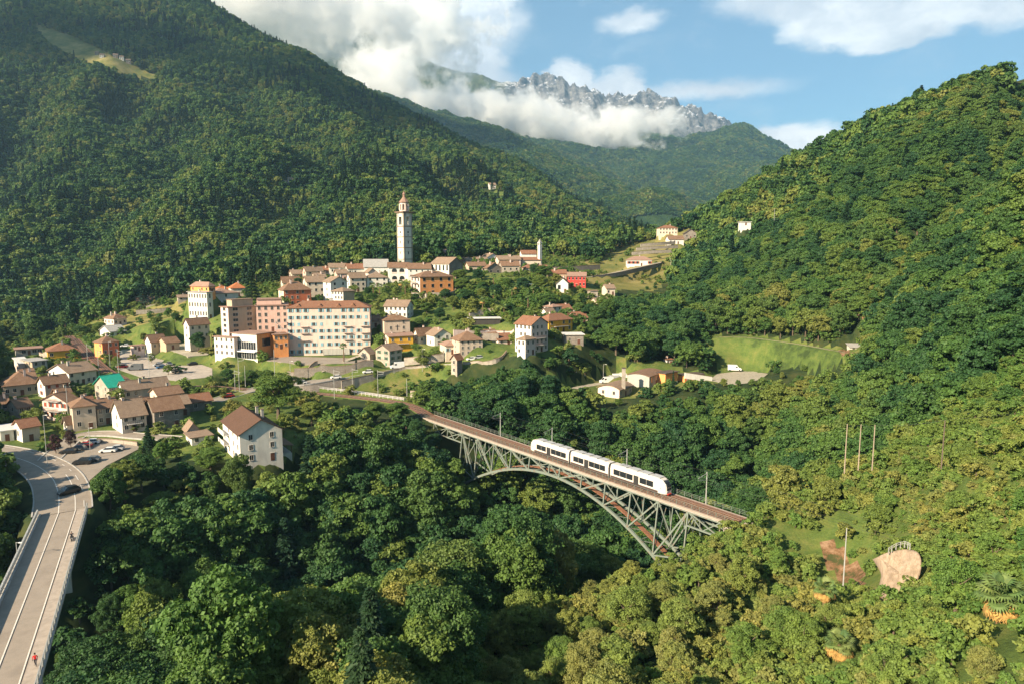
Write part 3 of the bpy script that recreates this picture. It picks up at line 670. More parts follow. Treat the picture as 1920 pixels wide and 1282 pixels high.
def build_houses():
    for q in HOUSES:
        c, z, w, d, h, r, Y = (q[k] for k in ('c', 'z', 'w', 'd', 'h', 'r', 'Y'))
        o = empty(q['name'], (c.x, c.y, z), r, q['label'], q['cat'], q['group']); far = Y > 345
        lw = WM[q['lw']] if q['lw'] else None
        link('wall', wall_mesh(q['kind'], w, d, h, q['rh'], WM[q['wall']], lw), o)
        rf = link('roof', roof_mesh(q['kind'], w, d, h, q['rh'], RM[q['roof']]), o)
        R = random.Random(q['label'])
        for i in range(q['chim']):
            x = R.uniform(-.3, .3)*w; y = R.uniform(-.25, .25)*d; zz = h+q['rh']*.45
            top = h+q['rh']+R.uniform(.6, 1.1) if q['kind'] != 'flat' else h+1.4
            b = MB().box(x-.35, x+.35, y-.3, y+.3, zz-.6, top, 0).box(x-.45, x+.45, y-.4, y+.4, top, top+.14, 1); b.obj('chimney', (WM['rose'] if R.random() < .6 else WM['grey'], RM['slab']), rf)
        rows = q['rows'] or max(1, int(round(h/3.05))); fh = h/rows; ww, wh = q['wsz']; wh = min(wh, fh*.55)
        def face(n, L, place, ang, skipdoor):
            for j in range(rows):
                for i in range(n):
                    if skipdoor and j == 0 and i == n//2: continue
                    if R.random() < .06: continue
                    x, y = place((i+.5)/n*L-L/2); window(o, x, y, fh*j+fh*.36, ang, ww, wh, q['sh'], far)
        face(q['nf'], w, lambda t: (t, -d/2), 0, True)
        face(q['nl'], d, lambda t: (-w/2, t), -pi/2, False)
        face(q['nr'], d, lambda t: (w/2, t), pi/2, False)
        if q['nf']:
            n = q['nf']; x = (n//2+.5)/n*w-w/2; hh = min(2.1, h*.8)
            b = MB().box(x-.55, x+.55, -d/2-.06, -d/2+.05, 0, hh, 0).box(x-.65, x+.65, -d/2-.10, -d/2+.03, hh, hh+.12, 1); b.obj('door', (SHD, FRAME), o)
        if q['balc']:
            side, nb = q['balc']
            for j in range(nb):
                z1 = fh*(j+1)+.05; L = (w if side == 'f' else d)*.6; b = MB()
                b.box(-L/2, L/2, -1.3, 0, z1-.15, z1, 0).box(-L/2, L/2, -1.3, -1.24, z1+.85, z1+.93, 1)
                for k in range(int(L/.5)+1): b.box(-L/2+k*.5, -L/2+k*.5+.06, -1.3, -1.24, z1, z1+.88, 1)
                k = b.obj('balcony', (WM['concrete'], SHD), o)
                if side == 'f': k.location = (0, -d/2, 0)
                else: k.location = (-w/2, 0, 0); k.rotation_euler = (0, 0, -pi/2)
        if q['extra']: q['extra'](o, q)
def pad_houses():
    for q in HOUSES:
        R_ = .5*sqrt(q['w']**2+q['d']**2)
        CLEAR.append((q['c'].x, q['c'].y, R_+.5)); flatten(q['c'].x, q['c'].y, R_*.8, q['z']-.05, 5)
# ------------------------------------------------------------------ the village, building by building
CLEAR = []
h = house
# lower left quarter by the road
h('small beige garage house with brown roof and dark garage door beside the road junction', 43, 829, 46, 52, 28, 76, 801, 'gx', 1.8, 'beige', 'rust', 1, 1, lw='pale', chim=0)
h('white flat-roofed shelter at the left edge beside the road', 2, 828, 46, 40, 0, 27, 808, 'flat', .3, 'pale', 'white', 1, 0, d=9, chim=0, name='shelter', cat='shelter')
h('tall plain beige three-storey house with brown roof facing the road junction', 139, 808, 46.5, 38, 134, 182, 763, 'hip', 2.2, 'beige', 'brown', 2, 1, d=8.5)
h('tiny white wayside chapel leaning against the tall beige house', 125, 806, 46.5, 60, 121, 138, 791, 'gx', 1.6, 'white', 'slab', 0, 1, chim=0, name='chapel', cat='chapel')
h('pink house with two red-brown balconies left of the tall beige house', 127, 790, 47.5, 72, 82, 150, 752, 'gx', 2.2, 'tan', 'brown', 1, 4, lw='rose', balc=('l', 2), sh=SHR)  # tan front puts the shade of this pink house into its colour
h('grey stone house with gable end in the lower left village', 36, 792, 47.5, 60, 16, 62, 763, 'gx', 2.2, 'stone', 'brown', 2, 1, lw='lightstone')
h('beige house with slab roof at the left edge of the village', -6, 785, 48, 38, -20, 17, 757, 'gx', 2, 'beige', 'brown', 2, 1, d=9)
h('stone house with lean roof between the beige house and the big-roofed house', 184, 797, 47, 42, 180, 222, 765, 'gx', 2.2, 'lightstone', 'brown', 3, 1, d=9, chim=2)
h('white house with wide brown roof and white balcony fronting the lane', 230, 811, 47, 44, 219, 276, 781, 'gx', 4.2, 'cream', 'slab', 3, 1, lw='white', balc=('f', 1), d=11)
h('dark stone barn with brown roof right of the balcony house', 291, 805, 47, 42, 285, 345, 770, 'gx', 3.2, 'stone', 'brown', 2, 0, d=10, name='barn', cat='barn', chim=0)
h('low stone barn with bright orange tiled roof at the edge of the meadow', 357, 771, 48, 42, 352, 398, 754, 'gx', 2.0, 'stone', 'rust', 2, 0, d=8, name='barn', cat='barn', chim=0)
h('stone shed with weathered grey-brown roof beside the orange-roofed barn', 338, 779, 48, 42, 333, 357, 757, 'gx', 2.2, 'stone', 'slab', 1, 0, d=8, name='shed', cat='shed', chim=0)
h('stone house roofed with a bright green tarpaulin', 206, 750, 49.5, 54, 179, 238, 725, 'gx', 3.4, 'tan', 'green', 2, 2, lw='lightstone', chim=0, wsz=(.8, 1.2))
h('long low house with white gable end behind the tarpaulin roof', 234, 749, 50, 47, 222, 318, 731, 'gx', 2.6, 'beige', 'slab', 6, 1, lw='white', chim=2)
h('beige house with hipped brown roof at the right of the long low house', 298, 756, 49.5, 45, 291, 343, 741, 'gx', 2.0, 'cream', 'brown', 4, 1, d=9)
h('large stone house with wide brown roof and small dormer at the far left', 8, 744, 50, 40, 0, 76, 724, 'hip', 4.2, 'beige', 'brown', 5, 0, d=13)
h('white two-storey house with plain gable and red shutter left of the green garden', 86, 746, 50, 53, 72, 131, 720, 'gx', 2.4, 'beige', 'brown', 3, 1, lw='white', sh=SHR)
h('long cream house with white gable end and two window rows above the green garden', 131, 724, 51, 60, 93, 182, 699, 'gx', 2.8, 'cream', 'slab', 5, 2, lw='white', chim=3)
h('yellow bungalow with broad hipped tile roof behind its hedge', 90, 673, 54.5, 36, 85, 147, 659, 'hip', 3.2, 'yellow', 'rust', 4, 0, d=13, wsz=(1.2, 1.3))
h('grey flat-roofed modern house at the far left edge of the village', 30, 667, 54.5, 38, 22, 80, 656, 'flat', .3, 'grey', 'pinkish', 5, 1, d=9, chim=0, wsz=(1.6, 1.4))
h('modern concrete house with blank pale side wall left of the yellow bungalow', 62, 701, 52.5, 55, 42, 90, 678, 'flat', .3, 'concrete', 'grey', 2, 2, lw='tan', chim=0)
h('small brown shed with sloping white roof edge below the grey modern house', 38, 699, 52.5, 50, 28, 56, 682, 'shed', 1.8, 'rose', 'white', 1, 1, chim=0, name='shed', cat='shed')
h('orange station building with hipped brown roof beside the tracks', 193, 667, 55, 56, 178, 224, 643, 'hip', 2.6, 'redorange', 'brown', 3, 2, lw='orange', name='station_building', cat='station')  # bright orange left and deeper front paint sun and shade into the walls
h('white building with pale grey metal roof behind the orange station building', 207, 633, 58, 50, 188, 236, 622, 'gx', 2.6, 'white', 'grey', 3, 1, chim=0)
h('pinkish villa with hipped brown roof standing alone in the meadow', 214, 611, 62, 58, 196, 238, 598, 'hip', 2.6, 'rose', 'brown', 3, 3, lw='rose', balc=('f', 1), chim=2)
h('tan house with white gable above the station car park', 284, 657, 55.5, 50, 273, 312, 641, 'gx', 3.0, 'tan', 'brown', 2, 1, lw='white')
h('lower tan wing with dark doorway right of the tan house above the car park', 312, 656, 56, 50, 306, 337, 643, 'gx', 2.2, 'tan', 'brown', 1, 0, d=9, chim=0)
h('pinkish garage row left of the tan house', 251, 659, 55, 50, 245, 272, 649, 'flat', .3, 'rose', 'pinkish', 3, 0, chim=0, name='garage', cat='garage')
h('low farmhouse with brown roof at the foot of the dark forest', 256, 576, 440, 25, 250, 290, 569, 'gx', 2.4, 'tan', 'brown', 4, 1, d=8)
h('long white greenhouse beside the farmhouse under the dark forest', 294, 575, 445, 25, 290, 318, 571, 'gx', 1.0, 'white', 'white', 0, 0, d=8, chim=0, name='greenhouse', cat='greenhouse')
# the institution in the middle
h('small cream house with white end below the white school', 356, 638, 61, 50, 346, 394, 609, 'gx', 2.6, 'cream', 'brown', 3, 1, lw='white')
h('white school building with rows of narrow windows facing left', 390, 598, 68.5, 66, 355, 401, 549, 'flat', .4, 'pale', 'grey', 1, 7, lw='white', chim=1, wsz=(.9, 2.0), rows=3, name='school', cat='school')  # pale right side against white: its shade is in the wall colour
h('orange upper storey house with hipped roof behind the white school', 392, 549, 352, 60, 358, 404, 538, 'hip', 2.4, 'orange', 'pinkish', 3, 4, name='house')
h('pale block with hipped brown roof right of the white school', 402, 594, 68, 48, 397, 449, 551, 'hip', 2.6, 'pale', 'pinkish', 1, 0, chim=1, d=14, rows=4)
h('low house with bright orange roof just behind the pale school block', 405, 550, 385, 30, 400, 433, 543, 'hip', 2.2, 'rose', 'orange', 3, 0, d=9)
h('cream house with orange hipped roof and white chimney left of the tall cedar', 434, 556, 378, 30, 430, 461, 541, 'hip', 3.0, 'cream', 'orange', 3, 0, d=10)
h('small stone cottage with white chimney left of the white school', 334, 565, 400, 30, 330, 358, 558, 'gx', 1.2, 'lightstone', 'slab', 2, 0, d=7)
h('tall pink residence block with flat roof behind the glass-fronted building', 430, 628, 302, 48, 416, 482, 577, 'flat', .5, 'tan', 'pinkish', 2, 1, lw='rose', chim=1, rows=5, wsz=(2.3, 1.9), extra=lambda o, q: MB().box(-q['w']*.3, q['w']*.45, -q['d']*.3, q['d']*.4, q['h']+.3, q['h']+3.2, 0).box(-q['w']*.33, q['w']*.48, -q['d']*.33, q['d']*.43, q['h']+3.2, q['h']+3.4, 1).obj('penthouse', (WM['tan'], RM['slab']), o))
h('pink middle wing with dark tall windows between residence block and hotel', 482, 622, 309, 18, 479, 541, 574, 'flat', .5, 'pink', 'pinkish', 5, 0, d=15, chim=0, rows=4, wsz=(1.1, 1.7), extra=lambda o, q: MB().box(-q['w']*.48, q['w']*.3, -q['d']*.3, q['d']*.45, q['h']+.3, q['h']+2.6, 0).box(-q['w']*.49, q['w']*.32, -q['d']*.33, q['d']*.48, q['h']+2.6, q['h']+2.8, 1).obj('penthouse', (WM['pink'], RM['pinkish']), o))
def glassy(o, q):
    w, d, hh = q['w'], q['d'], q['h']
    b = MB()
    for z0, z1 in ((.4, 3.3), (4.4, 7.6)):
        b.box(-w/2-.12, -w/2+.02, -d*.46, d*.30, z0, z1, 0)
        for i in range(9): y = -d*.46+d*.76*i/8; b.box(-w/2-.2, -w/2-.1, y-.05, y+.05, z0, z1, 1)
    b.obj('glass_front', (GLASS, WHITEP), o)
    MB().box(-w/2-1.6, -w/2, -d*.5, d*.34, 3.4, 3.75).obj('canopy', (WHITEP,), o)
    MB().box(-w*.2, w*.25, -d/2-.1, -d/2+.02, hh*.5, hh*.82).obj('window', (GLASS,), o)
h('modern glass-fronted building with bright orange end wall and flat roof', 483, 675, 289, 66, 437, 516, 627, 'flat', .5, 'orange', 'pinkish', 0, 0, lw='white', chim=0, extra=glassy, name='building', cat='building')
h('low white wing with small windows left of the glass-fronted building', 441, 669, 291, 66, 404, 446, 633, 'flat', .5, 'rose', 'rose' if False else 'pinkish', 0, 4, lw='white', chim=0, d=None, rows=3)
h('small orange link building between the glass-fronted building and the hotel', 514, 655, 294, 30, 511, 541, 628, 'flat', .4, 'orange', 'pinkish', 3, 0, d=9, chim=0, rows=2)
# the hotel
def hotel_extra(o, q):
    w, d, hh = q['w'], q['d'], q['h']
    for i in range(3):
        for j in (2, 3, 4):
            x = (-.30, .22, .43)[i]*w; z = hh/7*j+.9; b = MB(); b.box(x-1.9, x+1.9, -d/2-1.2, -d/2, z-.12, z, 0).box(x-1.9, x+1.9, -d/2-1.2, -d/2-1.15, z+.9, z+.96, 1)
            for k in range(9): b.box(x-1.9+k*.47, x-1.86+k*.47, -d/2-1.2, -d/2-1.15, z, z+.9, 1)
            b.obj('balcony', (WM['rose'], METAL), o)
    b = MB(); fl = hh/7                                       # outside fire stair at the left end
    for j in range(1, 6):
        z = j*fl; s = 1 if j % 2 else -1; x0 = -w/2-3.2; b.box(x0-1.6, x0+3.2, -d/2-1.5, -d/2-.1, z-.1, z, 0)
        b.bar((x0-s*1.5, -d/2-.8, z), (x0+s*1.5, -d/2-.8, z+fl), 1.0, .14); b.bar((x0-s*1.5, -d/2-1.4, z+.9), (x0+s*1.5, -d/2-1.4, z+fl+.9), .06)
    for x in (-w/2-4.7, -w/2-.1): b.box(x-.08, x+.08, -d/2-1.45, -d/2-1.3, 0, hh*.85, 0)
    b.obj('fire_stair', (METAL,), o)
    b = MB().box(-w*.08, w*.24, -d/2-.7, -d/2+.02, .3, 3.0, 0)
    for i in range(7): x = -w*.08+w*.32*i/6; b.box(x-.06, x+.06, -d/2-.78, -d/2-.7, .3, 3.0, 1)
    b.obj('glazed_porch', (WM['grey'], FRAME), o)
    for x in (-.36, -.1, .12, .3):
        k = MB().prism([(x*w-1.1, -d/2+.3, hh+.5), (x*w+1.1, -d/2+.3, hh+.5), (x*w, -d/2+.3, hh+1.6)], [(x*w-1.1, -d/2+3, hh+1.3), (x*w+1.1, -d/2+3, hh+1.3), (x*w, -d/2+3, hh+1.7)]).obj('dormer', (RM['rust'],), o)
h('large pink seven-storey hotel with long facade of pale blue shutters', 541, 667, 301, 8, 538, 695, 578, 'hip', 2.8, 'hotel', 'rust', 11, 0, d=12, sh=SHB, chim=3, rows=7, wsz=(1.15, 1.5), name='hotel', cat='hotel', extra=hotel_extra, nr=2)
# terraces of houses above it
h('red-orange house with broad hipped roof and dark window rows above the hotel', 533, 574, 338, 34, 523, 584, 545, 'hip', 4.2, 'redorange', 'brown', 5, 1, lw='cream', rows=3)
h('cream house with brown roof half hidden behind the red-orange house', 531, 545, 376, 30, 527, 563, 530, 'gx', 3.0, 'cream', 'brown', 2, 1)
h('pink-gabled house in the topmost row of the old village', 574, 525, 418, 40, 568, 606, 513, 'gx', 2.6, 'cream', 'slab', 2, 1, lw='pink', chim=1)
h('cream house with pale roof directly behind the red-orange house', 576, 561, 358, 28, 569, 610, 529, 'gx', 2.8, 'cream', 'slab', 3, 1, rows=3)
h('tall white gabled house above the hotel roof', 621, 570, 346, 42, 607, 652, 529, 'gy', 2.4, 'pale', 'slab', 2, 1, lw='white', rows=4, chim=1)
h('white and tan house with shallow hipped roof just above the hotel', 644, 572, 333, 60, 622, 665, 547, 'hip', 1.9, 'tan', 'slab', 0, 4, lw='white', rows=3, chim=0)
h('white house with two-tier roof behind the white and tan house', 657, 548, 372, 32, 651, 686, 521, 'gx', 2.6, 'cream', 'slab', 3, 1, lw='white', rows=3)
h('low white house with slab roof beside the palm garden', 688, 538, 378, 20, 684, 727, 521, 'hip', 2.8, 'pale', 'slab', 3, 0, d=10)
h('long slab-roofed house in the back row left of the church', 618, 514, 428, 20, 614, 650, 506, 'gx', 2.4, 'pale', 'slab', 3, 0, d=9)
h('rust-roofed house in the back row next to the church', 652, 517, 424, 22, 648, 690, 508, 'gx', 2.8, 'pale', 'rust', 4, 0, d=9)
h('small pink house with white shutters in front of the back row', 632, 526, 398, 25, 628, 652, 513, 'gx', 2.2, 'pink', 'slab', 2, 0, d=8)
h('small pale pink gabled house below the church nave', 691, 520, 400, 28, 686, 707, 511, 'gy', 2.2, 'rose', 'slab', 1, 0, d=8, chim=0)
h('slab-roofed cream house squeezed between the gabled houses above the hotel', 592, 545, 385, 30, 588, 612, 520, 'gx', 2.2, 'cream', 'slab', 2, 0, d=9)
h('low house with a grey slab roof in the back row above the red-orange house', 548, 527, 420, 30, 544, 570, 518, 'gx', 2.2, 'beige', 'slab', 2, 0, d=8)
h('white church nave with wide pale grey roof beside the bell tower', 683, 519, 424, 12, 680, 728, 501, 'gx', 4.6, 'white', 'grey', 4, 0, d=16, chim=0, name='church', cat='church', wsz=(1.0, 1.8), rows=1)
def arcade(o, q):
    w, d, hh = q['w'], q['d'], q['h']
    for j in range(2):
        for i in range(2):
            x = (-.22+.36*i)*w; z = .8+j*4.4; n = 8; b = MB()
            pts = [(x-1.5, z), (x+1.5, z)]+[(x+1.5*cos(pi*k/n), z+1.7+1.4*sin(pi*k/n)) for k in range(n+1)]
            b.prism([(a, -d/2-.04, c) for a, c in pts], [(a, -d/2+.2, c) for a, c in pts]); b.obj('arch_opening', (GLASS,), o)  # dark panel painted in place of the shade inside the arch
            MB().box(x-1.5, x+1.5, -d/2-.12, -d/2-.05, z, z+.9).obj('parapet', (WM['rose'],), o)
h('white convent wing with two tiers of arched loggias below the bell tower', 729, 530, 408, 12, 726, 768, 502, 'gx', 2.8, 'white', 'brown', 0, 0, d=10, chim=1, extra=arcade, name='convent', cat='convent')
h('long white wing with small windows right of the arched loggias', 765, 523, 403, 14, 762, 808, 504, 'gx', 3.0, 'white', 'brown', 4, 0, d=9, chim=1, rows=2, wsz=(.7, 1.0))
h('orange three-storey apartment house with balconies on its bright left side', 788, 556, 369, 33, 769, 850, 520, 'hip', 3.0, 'orange', 'brown', 4, 3, d=12, lw='rose', rows=3, wsz=(1.5, 1.7), balc=('l', 3), chim=1, name='apartment_house', cat='apartment house')  # rose left side paints the sunlight into the orange wall
h('big gabled building with tall openings and dark stone side right of the church', 842, 515, 402, 52, 808, 868, 495, 'gy', 3.6, 'stone', 'slab', 0, 5, lw='pale', rows=1, wsz=(1.3, 3.2), chim=0)  # stone side, its shade also carried by the darker colour
h('cream house with pinkish roof topping the hill behind the big gabled building', 818, 489, 448, 20, 810, 852, 478, 'gx', 2.4, 'cream', 'pinkish', 3, 1, chim=2)
h('rounded white house at the left end of the upper hamlet row', 875, 502, 452, 25, 871, 892, 493, 'gx', 1.8, 'white', 'slab', 2, 0, d=8)
h('white house with brown roof second in the upper hamlet row', 894, 503, 456, 25, 890, 916, 494, 'gx', 2.6, 'white', 'slab', 2, 0, d=9)
h('white gabled house standing tallest in the upper hamlet row', 913, 500, 470, 30, 908, 936, 487, 'gy', 2.6, 'white', 'slab', 2, 1, d=10)
h('long pink-walled house left of the hill chapel', 935, 505, 452, 15, 931, 976, 491, 'gx', 2.4, 'rose', 'slab', 5, 0, d=9, chim=2)
h('grey stone house with gable above the overgrown cliff', 914, 530, 420, 30, 908, 940, 507, 'gy', 3.0, 'stone', 'brown', 2, 1, rows=2, chim=1)
h('low brown-roofed house left of the grey stone gable', 879, 512, 426, 20, 875, 912, 503, 'gx', 2.2, 'beige', 'brown', 3, 0, d=8)
h('stone house with broad brown roof below the pink-walled house', 941, 524, 424, 12, 937, 974, 503, 'gx', 2.8, 'lightstone', 'brown', 3, 0, d=10, rows=2)
h('hill chapel aisle with rust roof and small windows', 980, 504, 459, 12, 972, 1014, 492, 'gx', 2.0, 'cream', 'rust', 4, 1, lw='white', d=11, chim=0, name='chapel', cat='chapel', rows=1, wsz=(.8, 1.6), extra=lambda o, q: (MB().box(-q['w']*.48, q['w']*.36, -q['d']*.05, q['d']*.42, 0, q['h']+4.2, 0).prism([(-q['w']*.48, -q['d']*.05, q['h']+4.2), (-q['w']*.48, q['d']*.42, q['h']+4.2), (-q['w']*.48, q['d']*.18, q['h']+6.4)], [(-q['w']*.46, -q['d']*.05, q['h']+4.2), (-q['w']*.46, q['d']*.42, q['h']+4.2), (-q['w']*.46, q['d']*.18, q['h']+6.4)]).obj('nave_wall', (WM['white'],), o), MB().prism([(-q['w']*.5, -q['d']*.1, q['h']+4.0), (q['w']*.38, -q['d']*.1, q['h']+4.0), (q['w']*.38, q['d']*.18, q['h']+6.5), (-q['w']*.5, q['d']*.18, q['h']+6.5)], [(-q['w']*.5, -q['d']*.1, q['h']+4.2), (q['w']*.38, -q['d']*.1, q['h']+4.2), (q['w']*.38, q['d']*.18, q['h']+6.7), (-q['w']*.5, q['d']*.18, q['h']+6.7)]).prism([(-q['w']*.5, q['d']*.18, q['h']+6.5), (q['w']*.38, q['d']*.18, q['h']+6.5), (q['w']*.38, q['d']*.47, q['h']+4.0), (-q['w']*.5, q['d']*.47, q['h']+4.0)], [(-q['w']*.5, q['d']*.18, q['h']+6.7), (q['w']*.38, q['d']*.18, q['h']+6.7), (q['w']*.38, q['d']*.47, q['h']+4.2), (-q['w']*.5, q['d']*.47, q['h']+4.2)]).obj('nave_roof', (RM['rust'],), o)))
h('small house with orange-brown roof below the hill chapel', 985, 514, 434, 15, 980, 1004, 507, 'hip', 2.4, 'beige', 'rust', 2, 0, d=8, chim=0)
h('long brown-walled house left of the red house', 1028, 527, 412, 5, 1024, 1062, 513, 'gx', 2.0, 'tan', 'rust', 4, 0, d=8)
h('bright red house with low grey-brown roof on the right side of the village', 1064, 539, 402, -6, 1060, 1098, 518, 'gx', 2.0, 'red', 'pinkish', 5, 0, d=10, rows=2)
h('white gabled house with large dark gable window amid garden trees', 1043, 549, 382, -8, 1040, 1065, 532, 'gy', 3.0, 'white', 'slab', 2, 0, d=10, rows=1, wsz=(1.6, 2.4))
h('small white house with shallow roof in the gardens above the yellow house', 1036, 594, 335, 42, 1020, 1053, 576, 'hip', 1.4, 'pale', 'pinkish', 2, 2, lw='white', rows=2)
h('white veranda house with brown tile roof in front of the small white house', 1026, 599, 327, 42, 1013, 1041, 587, 'gx', 2.0, 'white', 'slab', 2, 2, chim=0)
h('yellow-orange house with hipped rust roof right of the tall white house', 1029, 625, 302, 40, 1008, 1073, 602, 'hip', 2.8, 'yellow', 'rust', 4, 2, rows=2, wsz=(1.1, 1.7), balc=('f', 1))
h('tall narrow white house with brown roof standing over the gorge', 996, 662, 277, 46, 966, 1027, 609, 'gy', 2.8, 'rose', 'rust', 4, 4, lw='white', rows=4, balc=('f', 2), sh=None)  # rose front carries its shade in the colour, white left side the sun
h('low projecting pale pink annex below the tall narrow white house', 985, 667, 267, 46, 970, 1004, 637, 'hip', 1.4, 'rose', 'slab', 2, 2, lw='white', chim=0, rows=2, name='annex', cat='annex')
h('flat white roof terrace on grey stone walls right of the yellow-orange house', 1059, 645, 291, 5, 1055, 1094, 628, 'flat', .3, 'stone', 'white', 2, 0, d=8, chim=0, name='garage', cat='garage')
h('beige three-storey house with hipped roof and paired windows at the hairpin', 862, 668, 279, 24, 857, 905, 639, 'hip', 3.4, 'beige', 'brown', 4, 1, d=10, rows=3, wsz=(.85, 1.2), chim=2)
h('low cream house with turquoise blinds left of the beige three-storey house', 836, 665, 285, 22, 832, 861, 648, 'hip', 1.6, 'cream', 'pinkish', 3, 0, d=9, sh=SHB)
h('narrow stone barn with rust roof rising out of the bushes below the road', 857, 702, 268, 52, 846, 867, 673, 'gx', 1.8, 'stone', 'rust', 0, 1, lw='lightstone', chim=0, name='barn', cat='barn')
h('small red-roofed pink house in the bend of the hairpin road', 934, 648, 293, 25, 930, 960, 637, 'gx', 2.2, 'rose', 'rust', 2, 1, d=7, lw='white')
h('dark open shelter with white roof edge on the terrace above the hairpin', 880, 609, 313, 8, 876, 938, 598, 'flat', .3, 'dark', 'white', 0, 0, d=6, chim=0, name='shelter', cat='shelter')  # closed box: the shade under its roof is painted as dark walls
h('roofless pale stone house among the trees right of the red house', 1107, 560, 386, 10, 1104, 1121, 546, 'flat', .3, 'lightstone', 'slab', 1, 0, d=6, chim=0)
h('cream house with sunlit front below the terraced meadow', 1137, 554, 396, 15, 1132, 1153, 541, 'gx', 2.0, 'cream', 'slab', 2, 0, d=7)
h('small house with pale roof half buried in trees right of the gardens', 1119, 579, 370, 25, 1113, 1143, 567, 'gx', 2.0, 'cream', 'slab', 2, 1, d=7)
h('orange-roofed cottage half hidden by trees right of the yellow-orange house', 1077, 607, 330, 20, 1072, 1102, 596, 'gx', 2.4, 'beige', 'rust', 2, 0, d=8)
h('white house with shallow slab roof on the slope above the hotel gardens', 721, 596, 330, -12, 718, 763, 574, 'gx', 2.6, 'white', 'slab', 5, 0, d=9, rows=2, nr=2, chim=2)
def cross(o, q):
    d = q['d']; MB().box(-.12, .12, -d/2-.1, -d/2-.02, q['h']*.38, q['h']*.72).box(-.9, .9, -d/2-.1, -d/2-.02, q['h']*.60, q['h']*.63).obj('cross', (DARKM,), o)
h('tall beige house with a dark cross on its windowed front', 721, 632, 308, 24, 714, 769, 601, 'hip', 2.4, 'beige', 'brown', 2, 1, d=10, rows=3, extra=cross, chim=2)
h('bright yellow house with balcony below the house with the cross', 729, 660, 299, 26, 721, 775, 631, 'gx', .9, 'yellow', 'pinkish', 3, 1, lw='cream', balc=('f', 1), rows=2, chim=1)
h('small gabled stone barn with dry yellowish side below the hotel', 694, 690, 287, 60, 673, 704, 663, 'gx', 2.4, 'tan', 'slab', 0, 1, lw='lightstone', chim=0, name='barn', cat='barn')
h('grey stone house with dark green shutters beside the road', 731, 690, 284, 56, 705, 754, 657, 'gx', 2.2, 'grey', 'slab', 2, 2, lw='lightstone', sh=SHG, rows=3, wsz=(.9, 1.3))
h('stone cottage with slab roof behind the yellow house', 784, 646, 308, 38, 776, 812, 628, 'gx', 2.8, 'cream', 'brown', 2, 1, lw='pale')
h('low pinkish cottage with rust roof left of the cream house with blinds', 815, 650, 300, 30, 808, 846, 629, 'gy', 2.6, 'pale', 'slab', 2, 1, d=9)
# the near white house
def f1(o, q):
    w, d, hh = q['w'], q['d'], q['h']
    for j in (1, 2):
        b = MB(); z = hh/3*j+.1; b.box(-w/2-1.5, -w/2, d*.12, d*.48, z-.2, z, 0).box(-w/2-1.5, -w/2-1.4, d*.12, d*.48, z, z+1.0, 0).obj('balcony', (WM['white'],), o)
    b = MB(); b.box(w/2, w/2+3.4, -d*.34, d*.1, -3, .4, 0).prism([(w/2, -d*.36, 3.1), (w/2+3.9, -d*.36, 2.4), (w/2+3.9, d*.12, 2.4), (w/2, d*.12, 3.1)], [(w/2, -d*.36, 3.3), (w/2+3.9, -d*.36, 2.6), (w/2+3.9, d*.12, 2.6), (w/2, d*.12, 3.3)], 1)
    for y in (-d*.34, -d*.12, d*.09): b.box(w/2+3.2, w/2+3.4, y, y+.2, .4, 2.5, 2)
    b.obj('porch', (WM['pale'], RM['brown'], SHD), o)
h('near white three-storey house with large chocolate-brown gabled roof', 452, 872, 45, 35, 420, 531, 813, 'gy', 3.3, 'pale', 'choc', 2, 4, lw='white', rows=3, wsz=(.95, 1.35), chim=2, extra=f1, sh=None)  # pale gable and white left side put shade and sun into the walls
h('low flat-roofed garage with gravel roof left of the near white house', 360, 834, 46.5, 38, 357, 398, 825, 'flat', .3, 'pale', 'slab', 2, 0, d=7, chim=0, name='garage', cat='garage')
h('small garden cabin with gabled front left of the near white house', 352, 819, 47, 36, 347, 374, 807, 'gy', 2.0, 'lightstone', 'slab', 2, 0, d=5, chim=0, name='cabin', cat='cabin')
# across the gorge and on the slopes
h('wide white chalet with pinkish roof on the terraced meadow', 1176, 499, 500, -4, 1170, 1222, 488, 'hip', 2.8, 'white', 'pinkish', 6, 0, d=10, rows=1, wsz=(1.4, 1.8), sh=SHR)
h('cream villa with rust roof crowning the terraced meadow', 1236, 440, 585, 0, 1230, 1270, 428, 'hip', 2.6, 'yellow' if False else 'cream', 'rust', 6, 0, d=11, rows=2)
h('white gabled house below the cream villa', 1254, 458, 560, 5, 1250, 1282, 449, 'gx', 2.8, 'white', 'brown', 4, 0, d=9, chim=0)
h('dark stone house right of the cream villa at the edge of the wood', 1284, 448, 575, -5, 1280, 1306, 438, 'gy', 3.2, 'stone', 'dark', 3, 0, d=11, chim=0, rows=1)
h('small white hut alone high in the right-hand forest', 1389, 423, 470, 0, 1387, 1408, 417, 'flat', .3, 'white', 'white', 1, 0, d=5, chim=0, name='hut', cat='hut')
h('small grey-roofed barn on the bare patch at the foot of the right-hand forest', 1594, 660, 292, -10, 1590, 1619, 651, 'shed', 1.0, 'pale', 'grey', 2, 0, d=5, chim=0, name='barn', cat='barn')
h('front workshop hall with low arched roof and pinkish end wall', 1161, 746, 262, 55, 1121, 1185, 731, 'bx', 1.6, 'tan', 'slab', 3, 2, lw='rose', chim=0, name='workshop', cat='workshop')
h('tall workshop hall with arched brown roof and grey doors', 1217, 726, 271, 55, 1176, 1243, 706, 'bx', 1.0, 'grey', 'brown', 3, 0, lw='grey', chim=0, name='workshop', cat='workshop', rows=1, wsz=(1.6, 3.5))
